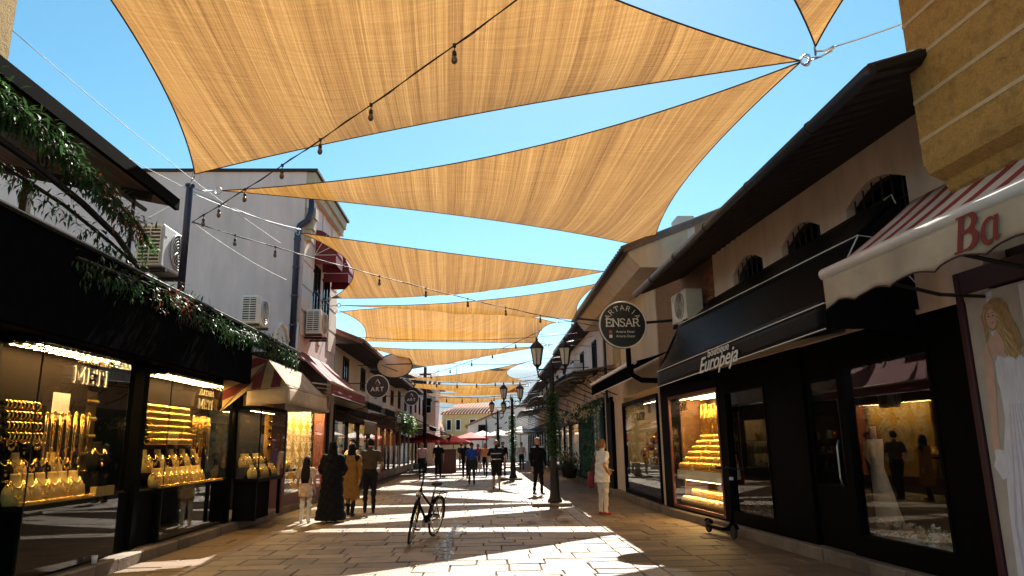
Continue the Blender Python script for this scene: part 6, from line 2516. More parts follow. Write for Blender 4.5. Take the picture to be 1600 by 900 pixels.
far_house('beige_house', -10, -4.15, 60.5, 67, 6.6, 'pink_plaster', 'slate_tile', 'beige house projecting into the street end on the left', [(-5.2, 4.3, .7, 1.3), (-6.4, 4.3, .6, 1.3), (-7.6, 4.3, .8, 1.3)])
far_house('yellow_house', -4.6, 1.2, 90, 97, 5.5, 'yellow_plaster', 'roof_tile', 'yellow house with red tiled roof closing the street', [(-4.0, 3.5, .6, 1.3), (-2.8, 3.5, .6, 1.3), (-1.0, 3.5, .8, 1.3)], rz=R(-14))
far_house('red_brick_house', -9.2, -5.4, 84, 92, 3.4, 'brick', 'roof_tile', 'small reddish house beside the yellow house', [(-6.4, 2.2, .6, .8), (-7.5, 2.2, .5, .8)])
wg = empty('white_gable_house', (1.6, 73, 0), 'white house with one long sloping roof line at the street end', 'house')
b = MB()
b.prism([(-1.7, 0), (-1.7, 3.5), (2.8, 5.35), (7.0, 5.0), (7.0, 0)], 72, 80, 'xz')
b.build('wall', 'white_plaster', wg)
b = MB()
for (p, q) in (((-2.0, 3.42), (2.85, 5.42)), ((2.85, 5.42), (7.2, 5.06))):
    b.prism([p, q, (q[0], q[1] + .14), (p[0], p[1] + .14)], 71.7, 80.3, 'xz')
b.build('roof', 'roof_tile', wg)
b = MB()
b.box(-.6, .2, 71.95, 72.05, 2.75, 3.55)
wo = b.build('window', 'case_dark', wg)
b = MB()
rframe(b, -.66, .26, 2.69, 3.61, 71.9, 71.952, .08)
b.build('window_frame', 'grille_dark', wo)
for (x, z, s_) in ((1.0, 3.6, .28), (1.5, 3.2, .22), (2.0, 3.7, .25), (2.5, 3.0, .2), (1.6, 4.2, .22), (.7, 2.7, .2)):
    b = MB()
    b.beam((x, 71.98, z), (x + s_, 71.98, z + s_ * .6), s_ * .5, .02, up=(0, 1, 0))
    b.build('wall_painting', 'leaf_ivy', wg)

def umbrella(c, r_, zt, label, m, n=8):
    c = Vector(c)
    u = empty('market_umbrella', c, label, 'umbrella', 'market umbrellas at the street end')
    b = MB()
    b.tube([c, c + Vector((0, 0, zt))], .03, 8)
    b.build('pole', 'dark_wood', u)
    b = MB()
    top = b.vert(c + Vector((0, 0, zt)))
    rim = [b.vert(c + Vector((r_ * math.cos(2 * PI * k / n + .3), r_ * math.sin(2 * PI * k / n + .3), zt - .5))) for k in range(n)]
    low = [b.vert(c + Vector((r_ * math.cos(2 * PI * k / n + .3), r_ * math.sin(2 * PI * k / n + .3), zt - .68))) for k in range(n)]
    for k in range(n):
        b.face((top, rim[k], rim[(k + 1) % n]))
        b.face((rim[k], low[k], low[(k + 1) % n], rim[(k + 1) % n]))
    b.build('canopy', m, u, solid=.01)
for k, (x, y, r_, z, lb, m) in enumerate([(-4.0, 50, 1.5, 2.5, 'red market umbrella nearest the far left cafe', 'umbrella_red'), (-2.4, 55, 1.4, 2.35, 'red market umbrella in the middle of the street end', 'umbrella_red'),
                                    (-1.2, 62, 1.6, 2.7, 'farthest red market umbrella', 'umbrella_red'), (-.2, 66, 1.5, 2.9, 'white market umbrella left of the teal post', 'umbrella_white'),
                                    (1.3, 63, 1.5, 2.9, 'white market umbrella in front of the white gable house', 'umbrella_white'), (3.0, 60, 1.4, 3.1, 'white market umbrella at the right row end', 'umbrella_white')]):
    umbrella((x, y, 0), r_, z, lb, m)
kk = empty('market_counter', (-2.3, 44, 0), 'dark brown market counter in the middle of the far street', 'counter')
b = MB()
b.box(-3.0, -1.75, 43.7, 44.6, 0, 1.35)
b.build('cabinet', 'red_wood', kk, bevel=.02)
b = MB()
b.box(-3.05, -1.7, 43.65, 44.65, 1.35, 1.4)
b.build('counter_top', 'dark_wood', kk)
tp = empty('teal_post', (.1, 48, 0), 'thin dark teal post in the far street', 'post')
b = MB()
b.tube([(.1, 48, 0), (.1, 48, 3.3)], .05, 8)
b.build('shaft', 'teal_paint', tp, smooth=True)
b = MB()
b.lathe([(.08, 0), (.08, .1), (.05, .14)], 8, (.1, 48, 0))
b.build('foot', 'teal_paint', tp)

# ---- lamp posts with ivy
def lantern(mb_parent, c, s_=1.0):
    c = Vector(c)
    l_ = MB()
    n = 6
    def ring(r_, z): return [(c.x + r_ * s_ * math.cos(2 * PI * k / n + .26), c.y + r_ * s_ * math.sin(2 * PI * k / n + .26), c.z + z * s_) for k in range(n)]
    l_.loft([ring(.20, .50), ring(.225, .53), ring(.16, .62), ring(.07, .70), ring(.03, .74), ring(.045, .77), ring(.012, .84)])
    l_.loft([ring(.035, -.10), ring(.05, -.04), ring(.10, .0), ring(.115, .03)])
    for k in range(n):
        l_.beam(ring(.105, .02)[k], ring(.19, .51)[k], .022 * s_, .022 * s_)
    lo_ = l_.build('lantern', 'dark_iron', mb_parent)
    g = MB()
    g.loft([ring(.095, .03), ring(.178, .50)])
    g.build('lantern_glass', 'lantern_glass', lo_)
def lamp_post(x, y, H, label, seed, ivy=(1.3, 3.0), n=1700):
    rg = random.Random(seed)
    p = empty('street_lamp', (x, y, 0), label, 'street lamp', 'twin lantern street lamps')
    b = MB()
    b.box(x - .62, x + .42, y - .35, y + .35, .0, .085)
    b.build('plinth', 'kerb_stone', p, bevel=.015)
    b = MB()
    b.lathe([(.19, .08), (.20, .14), (.15, .20), (.13, .34), (.115, .9), (.13, .95), (.10, 1.02), (.085, 1.1), (.075, H - .9), (.09, H - .88), (.075, H - .82), (.065, H - .1), (.08, H - .06), (.03, H + .04), (.02, H + .12)], 14, (x, y, 0))
    b.build('column', 'dark_iron', p, smooth=True)
    b = MB()
    b.beam((x - .42, y, H - .12), (x + .42, y, H - .12), .035, .035)
    b.beam((x + .42, y, H - .10), (x + 1.05, y, H - .08), .02, .02)
    b.beam((x - .75, y, H - .42), (x, y, H - .42), .02, .02)
    for s_ in (-1, 1):
        b.tube([(x + s_ * (.24 + .14 * math.cos(q * .5 + PI)), y, H - .26 + .14 * math.sin(q * .5)) for q in range(13)], .017, 6)
        b.tube([(x + s_ * .05, y, H - .5), (x + s_ * .2, y, H - .44), (x + s_ * .36, y, H - .3), (x + s_ * .41, y, H - .1)], .02, 6)
    b.build('bracket_arm', 'dark_iron', p, smooth=True)
    for s_ in (-1, 1): lantern(p, (x + s_ * .39, y, H - .02), .95)
    b = MB()
    for k in range(n):
        z = rg.uniform(*ivy)
        a = rg.uniform(0, 2 * PI)
        r_ = .08 + abs(rg.gauss(0, .06)) * (1 + .5 * math.sin(z * 4))
        d = Vector((math.cos(a), math.sin(a), rg.uniform(-.9, .3)))
        leaf(b, (x + r_ * math.cos(a), y + r_ * math.sin(a), z), d, rg.uniform(.07, .13), rg.uniform(.04, .07))
    b.build('ivy', 'leaf_ivy', p)
    b = MB()
    b.tube([(x + .1 * math.cos(t * .7), y + .1 * math.sin(t * .7), lerp(ivy[0] - .3, ivy[1] + .3, t / 30)) for t in range(31)], .014, 5)
    b.build('ivy_stem', 'warm_wood', p, smooth=True)
lamp_post(1.86, 19.5, 3.75, 'nearest black twin lantern street lamp wrapped in ivy', 1)
lamp_post(1.31, 33.9, 3.75, 'second black twin lantern street lamp wrapped in ivy, farther down', 2, (.9, 3.0), 1300)
lamp_post(.86, 47.0, 3.75, 'farthest black street lamp, small beside the white umbrellas', 3, (1.2, 2.6), 600)
# ------------------------------------------------------------------ people
def caps(mb, a, b, ra, rb, n=10):
    a, b = Vector(a), Vector(b)
    d = (b - a)
    d = d.normalized() if d.length > 1e-6 else Vector((0, 0, 1))
    pts, rs = [], []
    for t in (-1, -.8, -.45): pts.append(a + d * ra * t); rs.append(ra * math.sqrt(max(.02, 1 - t * t)))
    pts.append(a); rs.append(ra)
    pts.append(b); rs.append(rb)
    for t in (.45, .8, 1): pts.append(b + d * rb * t); rs.append(rb * math.sqrt(max(.02, 1 - t * t)))
    mb.tube(pts, rs, n)
def oval(c, rx, ry, n=14, rot=0): return [(c[0] + rx * math.cos(2 * PI * k / n), c[1] + ry * math.sin(2 * PI * k / n), c[2]) for k in range(n)]

def person(label, pos, face, H, top, bottom, shoes='shoe', skin='skin', sleeve='short', legs='trousers', arms=None, step=.0, hair='hair_black',
           hairstyle='short', lean=0.0, girth=1.0, robe=None, coat=None, stripes=None, scarf=None, beard=False, headturn=0.0, tunic=0.0, voxel=.017):
    """one continuous body: capsules and lofts fused by a voxel remesh; faces coloured by the nearest body segment."""
    s = H / 1.75
    L = []           # (a, b, ra, rb, label) in local space, facing +y
    mb = MB()
    def seg(a, b, ra, rb, lb, geo=True):
        L.append((Vector(a), Vector(b), ra, rb, lb))
        if geo: caps(mb, a, b, ra, rb)
    arms = arms or {}
    # torso
    g = girth
    rings = [(.86, .14 * g, .11 * g, 0), (.93, .168 * g, .125 * g, 0), (1.06, .15 * g, .118 * g, .005), (1.2, .163 * g, .125 * g, .008), (1.33, .18 * g, .122 * g, 0), (1.415, .17, .098, -.008), (1.465, .10, .075, -.012), (1.50, .062, .06, -.008)]
    mb.loft([oval((0, o + lean * (z - .9), z), rx, ry) for z, rx, ry, o in rings])
    tb, bt = top, bottom
    seg((0, 0, .88), (0, 0, .98), .145 * g, .15 * g, tb if tunic else bt, False)
    seg((0, lean * .1, 1.03), (0, lean * .5, 1.38), .14 * g, .16 * g, tb, False)
    for sx in (-1, 1): seg((sx * .1, lean * .5, 1.40), (sx * .17, lean * .5, 1.42), .08, .07, tb)
    if tunic:
        mb.loft([oval((0, 0, z), rx * g, ry * g) for z, rx, ry in ((.95 - tunic, .215, .165), (.9, .195, .15), (1.05, .165, .135), (1.2, .165, .13))])
        seg((0, 0, .97 - tunic), (0, 0, 1.0), .17 * g, .15 * g, tb, False)
    # neck and head
    hy = lean * .62
    seg((0, hy - .012, 1.45), (0, hy + .0, 1.56), .056, .052, skin)
    hc = Vector((0, hy + .012, 1.635))
    hm = MB()
    mb.ell(hc + Vector((0, -.012, .02)), (.082, .100, .105), 14, 10)
    mb.ell(hc + Vector((0, .022, -.045)), (.062, .070, .076), 12, 8)
    L.append((hc, hc + Vector((0, 0, -.03)), .09, .075, skin))
    caps(mb, hc + Vector((0, .088, .012)), hc + Vector((0, .104, -.022)), .010, .015, 8)
    for sx in (-1, 1): mb.ell(hc + Vector((sx * .08, -.008, -.005)), (.012, .022, .032), 8, 6)
    # arms
    for sx, nm in ((-1, 'l'), (1, 'r')):
        sh_ = Vector((sx * .185 * (g * .5 + .5), lean * .5, 1.405))
        el, wr = arms.get(nm, ((sx * .235 * (g * .4 + .6), -.02, 1.13), (sx * .245 * (g * .4 + .6), .08, .89)))
        el, wr = Vector(el), Vector(wr)
        ml = sh_.lerp(el, .62)
        if sleeve == 'long':
            seg(sh_, el, .062, .05, tb); seg(el, wr, .052, .038, tb)
        elif sleeve == 'short':
            seg(sh_, ml, .064, .062, tb); seg(ml, el, .046, .042, skin); seg(el, wr, .041, .028, skin)
        else:
            seg(sh_, el, .05, .042, skin); seg(el, wr, .041, .028, skin)
        d = (wr - el).normalized()
        mb.ell(wr + d * .05, (.028, .034, .05), 8, 6)
        L.append((wr + d * .02, wr + d * .08, .03, .025, skin))
        arms.setdefault('_h', []).append((sx, wr, d))
    # legs
    for sx, st in ((-1, step), (1, -step)):
        hip = Vector((sx * .088, 0, .90))
        kn = Vector((sx * .095, st * .45 + .03, .50))
        an = Vector((sx * .10, st * .9 - (.06 if st < 0 else 0), .085 + (.05 if st < -.12 else 0)))
        if legs == 'none':
            seg(an, an + Vector((0, 0, .15)), .05, .06, bt)
        elif legs == 'shorts':
            seg(hip, kn + Vector((0, 0, .05)), .098 * g, .088, bt)
            seg(kn, kn + Vector((0, 0, -.02)), .055, .055, skin)
            mid = kn.lerp(an, .35)
            seg(kn, mid, .052, .055, skin); seg(mid, an, .054, .036, skin)
        else:
            seg(hip, kn, .096 * g, .064, bt)
            seg(kn, an, .063, .047, bt)
        seg(an + Vector((0, -.02, -.035)), an + Vector((0, .15, -.045)), .042, .034, shoes)
    if robe:
        mb.loft([oval((0, oy, z), rx, ry, 20) for z, rx, ry, oy in ((.05, .35, .30, -.02), (.3, .31, .26, -.01), (.7, .255, .20, 0), (1.0, .225, .165, 0), (1.25, .215, .15, 0), (1.4, .19, .12, 0))])
        for z in (.1, .3, .5, .7, .9, 1.1): L.append((Vector((0, 0, z)), Vector((0, 0, z + .2)), .33 - z * .13, .33 - (z + .2) * .13, robe))
    if coat:
        mb.loft([oval((0, 0, z), rx * g, ry * g, 18) for z, rx, ry in ((.42, .225, .17), (.7, .205, .155), (.95, .19, .145), (1.15, .175, .135), (1.3, .18, .13))])
        for z in (.45, .65, .85, 1.05): L.append((Vector((0, 0, z)), Vector((0, 0, z + .2)), .19, .17, coat))
    if scarf:
        mb.ell(hc + Vector((0, -.02, .015)), (.10, .115, .125), 14, 10)
        mb.loft([oval((0, -.01 + hy, z), rx, ry) for z, rx, ry in ((1.34, .20, .15), (1.42, .18, .13), (1.5, .11, .10), (1.6, .10, .11))])
        L.append((hc + Vector((0, -.05, .02)), hc + Vector((0, -.03, -.15)), .112, .12, scarf))
        L.append((Vector((-.12, 0, 1.40)), Vector((.12, 0, 1.40)), .11, .11, scarf))
    me = mb.mesh('body', ['skin'])
    tmp = bpy.data.objects.new('tmp', me)
    COL.objects.link(tmp)
    md = tmp.modifiers.new('r', 'REMESH')
    md.mode = 'VOXEL'
    md.voxel_size = voxel
    md = tmp.modifiers.new('s', 'SMOOTH')
    md.iterations = 4
    md.factor = .5
    dg = bpy.context.evaluated_depsgraph_get()
    ev = tmp.evaluated_get(dg).to_mesh()
    nv = len(ev.vertices)
    co = np.empty(nv * 3)
    ev.vertices.foreach_get('co', co)
    co = co.reshape(-1, 3)
    fs = [tuple(p.vertices) for p in ev.polygons]
    tmp.evaluated_get(dg).to_mesh_clear()
    bpy.data.objects.remove(tmp)
    # cloth folds
    ph = rng.uniform(0, 6)
    fc = np.array([co[list(f)].mean(0) for f in fs])
    best = np.full(len(fs), 1e9)
    lab = np.zeros(len(fs), int)
    names = sorted(set(x[4] for x in L))
    for a, b_, ra, rb, lb in L:
        a, b_ = np.array(a), np.array(b_)
        d = b_ - a
        t = np.clip(((fc - a) @ d) / max(1e-9, d @ d), 0, 1)
        dist = np.linalg.norm(fc - (a + t[:, None] * d), axis=1) - (ra + (rb - ra) * t)
        k = dist < best
        best[k] = dist[k]
        lab[k] = names.index(lb)
    if stripes:
        names.append(stripes[1])
        for z in stripes[0]:
            k = (np.abs(fc[:, 2] - z) < .014) & (np.abs(fc[:, 0]) < .2) & (lab == names.index(top))
            lab[k] = len(names) - 1
    cl = {i for i, nm in enumerate(names) if nm.startswith('cl')}
    out = MB()
    amp = np.zeros(nv)
    for f, li in zip(fs, lab):
        if li in cl:
            for v in f: amp[v] = 1
    wob = amp * .006 * (np.sin(co[:, 2] * 38 + co[:, 0] * 22 + ph) + np.sin(co[:, 2] * 17 - co[:, 0] * 41 + co[:, 1] * 30))
    rad = co.copy(); rad[:, 2] = 0
    nrm = np.linalg.norm(rad, axis=1, keepdims=True) + 1e-6
    co = co + rad / nrm * wob[:, None]
    out.v = [Vector(c) for c in co]
    for f, li in zip(fs, lab):
        out.m = int(li)
        out.face(f)
    # fingers
    names2 = list(names)
    if skin not in names2: names2.append(skin)
    for nm in ('eye_dark', 'lip'): names2.append(nm)
    out.m = names2.index(skin)
    for sx, wr, d in arms['_h']:
        side = d.cross(Vector((0, 1, 0)))
        if side.length < .1: side = Vector((1, 0, 0))
        side.normalize()
        fwd = side.cross(d) * -1
        fwd = Vector((0, 1, 0)) - d * d.y
        fwd = fwd.normalized() if fwd.length > .1 else Vector((0, 0, 1))
        cup = d.cross(fwd).normalized() * (1 if sx < 0 else -1)
        for k, (o_, ln) in enumerate(((.024, .066), (.009, .075), (-.007, .07), (-.022, .055))):
            b0 = wr + d * .085 + fwd * o_
            b1 = b0 + d * ln * .55 + cup * .006
            b2 = b1 + d * ln * .4 + cup * .022
            out.tube([b0 - d * .01, b1, b2], [.0095, .009, .007], 6)
        t0 = wr + d * .035 + fwd * .026
        out.tube([t0, t0 + d * .03 + fwd * .022, t0 + d * .06 + fwd * .028 + cup * .01], [.011, .0105, .008], 6)
    if not (scarf and abs(face) < 1):
        out.m = names2.index('eye_dark')
        for sx in (-1, 1): out.ell(hc + Vector((sx * .031, .083, .012)), (.012, .007, .006), 8, 5)
        for sx in (-1, 1): out.ell(hc + Vector((sx * .031, .084, .032)), (.018, .006, .004), 8, 4)
        out.m = names2.index('lip')
        out.ell(hc + Vector((0, .086, -.055)), (.022, .007, .007), 8, 5)
    root = empty('person', pos, label, 'person', 'people in the street')
    M_ = Matrix.Translation(Vector(pos)) @ Matrix.Rotation(face, 4, 'Z') @ Matrix.Scale(s, 4)
    out.v = [M_ @ v for v in out.v]
    out.build('body', names2, root, smooth=True)
    # hair
    if hairstyle and not scarf:
        hb = MB(M_)
        nu, nv_ = 20, 12
        cc = hc + Vector((0, -.014, .026))
        rx, ry, rz_ = .093, .111, .114
        rows = []
        for i in range(nv_ + 1):
            th = PI * .78 * i / nv_
            row = []
            for j in range(nu):
                a = 2 * PI * j / nu
                front = math.sin(a)
                lim = th
                mx = PI * (.34 if front > .55 else .42 if front > .1 else .72) if hairstyle != 'bald' else PI * .5
                t2 = min(th, mx)
                bump = 1 + .03 * math.sin(a * 5 + i) + .02 * math.sin(a * 11 + i * 3)
                row.append((cc.x + rx * bump * math.sin(t2) * math.cos(a), cc.y + ry * bump * math.sin(t2) * math.sin(a), cc.z + rz_ * bump * math.cos(t2)))
            rows.append(row)
        if hairstyle != 'bald':
            hb.loft(rows)
        else:
            for sx in (-1, 1): hb.ell(hc + Vector((sx * .076, -.04, .0)), (.014, .05, .035), 8, 6)
            hb.ell(hc + Vector((0, -.098, -.01)), (.06, .016, .04), 10, 6)
        if hairstyle == 'long':
            hb.loft([oval((0, y, z), rx_, ry_, 14) for z, rx_, ry_, y in ((1.06, .09, .03, -.10), (1.2, .125, .05, -.10), (1.36, .125, .06, -.085), (1.5, .105, .07, -.06), (1.62, .095, .085, -.035), (1.7, .07, .07, -.02))])
        if hairstyle == 'bob':
            hb.loft([oval((0, y, z), rx_, ry_, 14) for z, rx_, ry_, y in ((1.56, .09, .07, -.045), (1.62, .098, .085, -.035), (1.7, .08, .085, -.02))])
        if hairstyle == 'cap':
            hb.loft([oval((0, .11, z), .075, .07, 14) for z in (1.675, 1.69)])
        if beard: hb.ell(hc + Vector((0, .06, -.075)), (.055, .045, .055), 10, 8)
        hb.build('hair', hair, root, smooth=True)
    return root
AWAY, TOWARD = 0.0, PI
W = {'l': ((-.25, .02, 1.12), (-.23, .16, .93)), 'r': ((.25, -.08, 1.13), (.25, -.12, .89))}
W2 = {'l': ((-.25, -.08, 1.13), (-.25, -.12, .89)), 'r': ((.25, .02, 1.12), (.23, .16, .93))}
cp = lambda d: {k: v for k, v in d.items()}
person('young girl with long black hair, peach dress and white leggings, seen from behind', (-3.93, 16.2, 0), AWAY - .1, 1.40, 'cl_peach', 'cl_white', 'shoe_white', sleeve='short', hair='hair_black', hairstyle='long', tunic=.25, girth=.92, voxel=.015)
person('woman in a long black robe and head scarf, seen from behind', (-3.40, 16.35, 0), AWAY + .05, 1.72, 'cl_black', 'cl_black', 'shoe', sleeve='long', legs='none', robe='cl_black', scarf='cl_black', hairstyle=None, girth=1.12,
       arms={'l': ((-.29, .05, 1.14), (-.22, .2, 1.02)), 'r': ((.29, .05, 1.14), (.22, .2, 1.02))}, voxel=.015)
person('woman in a long mustard coat walking beside the black robed woman', (-3.22, 17.7, 0), AWAY - .15, 1.68, 'cl_mustard', 'cl_navy', 'shoe', sleeve='long', coat='cl_mustard', scarf='cl_black', hairstyle=None, step=.12, arms=cp(W))
person('bearded man in a beige shirt facing the camera outside the dark shop', (-3.75, 20.6, 0), TOWARD - .5, 1.80, 'cl_offwhite', 'cl_navy', 'shoe', sleeve='long', hair='hair_black', beard=True)
person('man in an olive brown T-shirt and dark trousers, seen from behind', (-2.88, 18.35, 0), AWAY + .15, 1.80, 'cl_brown', 'cl_charcoal', 'shoe', hair='hair_black', girth=1.12, step=.07,
       arms={'l': ((-.29, .0, 1.14), (-.26, .18, .98)), 'r': ((.29, .02, 1.14), (.24, .2, 1.0))}, voxel=.015)
person('bald man in a pink shirt and black trousers walking towards the camera', (-3.05, 35.2, 0), TOWARD, 1.76, 'cl_pink', 'cl_black', 'shoe', sleeve='long', hair='hair_grey', hairstyle='bald', girth=1.12, step=.12, arms=cp(W))
person('man in black shirt and trousers beside the man in pink', (-2.35, 36.6, 0), TOWARD, 1.82, 'cl_black', 'cl_black', 'shoe', hair='hair_black', girth=1.05, step=-.12, arms=cp(W2))
person('man in a bright blue polo shirt and dark cap walking towards the camera', (-.56, 30.6, 0), TOWARD + .05, 1.70, 'cl_blue', 'cl_jeans', 'shoe', hair='hair_black', hairstyle='cap', girth=1.14, step=.06)
person('man in dark clothes and a pale cap behind the man in blue', (-.98, 36.0, 0), TOWARD, 1.78, 'cl_navy', 'cl_black', 'shoe', hair='hair_grey', hairstyle='cap', step=.14, arms=cp(W))
person('woman in a red top far behind the man in blue', (-.42, 44.0, 0), TOWARD, 1.66, 'cl_red', 'cl_jeans', 'shoe', hair='hair_brown', hairstyle='bob', step=.1, voxel=.02)
person('woman in an orange top and black trousers mid stride', (0.02, 37.8, 0), TOWARD - .2, 1.70, 'cl_orange', 'cl_black', 'shoe', sleeve='none', hair='hair_brown', hairstyle='long', step=.2, girth=.95, arms=cp(W2))
person('stout man in a navy striped polo shirt and dark shorts walking towards the camera', (.42, 26.9, 0), TOWARD + .03, 1.78, 'cl_navy', 'cl_charcoal', 'shoe', legs='shorts', hair='hair_grey', hairstyle='bald', girth=1.22, step=.10, stripes=((1.07, 1.27), 'cl_offwhite'),
       arms={'l': ((-.32, .0, 1.13), (-.3, .1, .90)), 'r': ((.32, -.02, 1.13), (.31, .02, .89))}, voxel=.015)
person('person in black standing behind the man in shorts', (.92, 37.4, 0), TOWARD, 1.76, 'cl_black', 'cl_black', 'shoe', sleeve='long', hair='hair_black', hairstyle='short')
person('man in a black suit standing behind the nearest ivy lamp post', (1.72, 23.6, 0), TOWARD + .4, 1.80, 'cl_black', 'cl_black', 'shoe', sleeve='long', hair='hair_grey', girth=1.08, step=.05)
person('woman in white tunic and trousers with short fair hair looking into a window', (2.70, 16.75, 0), R(-62), 1.68, 'cl_white', 'cl_offwhite', 'shoe_red', sleeve='short', hair='hair_fair', hairstyle='bob', tunic=.2, girth=1.08, lean=.06,
       arms={'l': ((-.20, .10, 1.12), (-.08, .24, 1.05)), 'r': ((.27, -.12, 1.14), (.2, .05, 1.0))}, voxel=.014)
person('shopper in dark clothes far down the street near the umbrellas', (-1.6, 49.0, 0), AWAY, 1.74, 'cl_charcoal', 'cl_jeans', 'shoe', hair='hair_brown', voxel=.02)
person('shopper in a pale shirt far down the street at the right row', (2.3, 45.5, 0), TOWARD, 1.74, 'cl_offwhite', 'cl_navy', 'shoe', hair='hair_brown', voxel=.02)

bag = empty('red_bag', (2.47, 16.9, .6), 'red shoulder bag hanging at the side of the woman in white', 'bag')
b = MB()
b.loft([[(2.46 + rx * math.cos(2 * PI * k / 14), 16.88 + ry * math.sin(2 * PI * k / 14), z) for k in range(14)] for z, rx, ry in ((.60, .07, .12), (.63, .085, .14), (.8, .08, .135), (.95, .06, .11))])
b.build('pouch', 'maroon_cloth', bag, smooth=True)
b = MB()
b.tube([(2.46, 16.8, .93), (2.52, 16.82, 1.15), (2.60, 16.84, 1.39), (2.54, 16.9, 1.15), (2.46, 16.96, .93)], .010, 6)
b.build('strap', 'maroon_cloth', bag, smooth=True)
bag = empty('shopping_bag', (-.28, 37.7, .4), 'white plastic shopping bag held by the woman in orange', 'bag')
b = MB()
b.loft([[(-.27 + rx * math.cos(2 * PI * k / 12), 37.62 + ry * math.sin(2 * PI * k / 12), z) for k in range(12)] for z, rx, ry in ((.38, .08, .05), (.42, .13, .08), (.6, .12, .07), (.72, .05, .03))])
b.build('pouch', 'cl_white', bag, smooth=True)
b = MB()
b.tube([(-.31, 37.62, .7), (-.27, 37.62, .86), (-.23, 37.62, .7)], .01, 5)
b.build('handles', 'cl_white', bag)

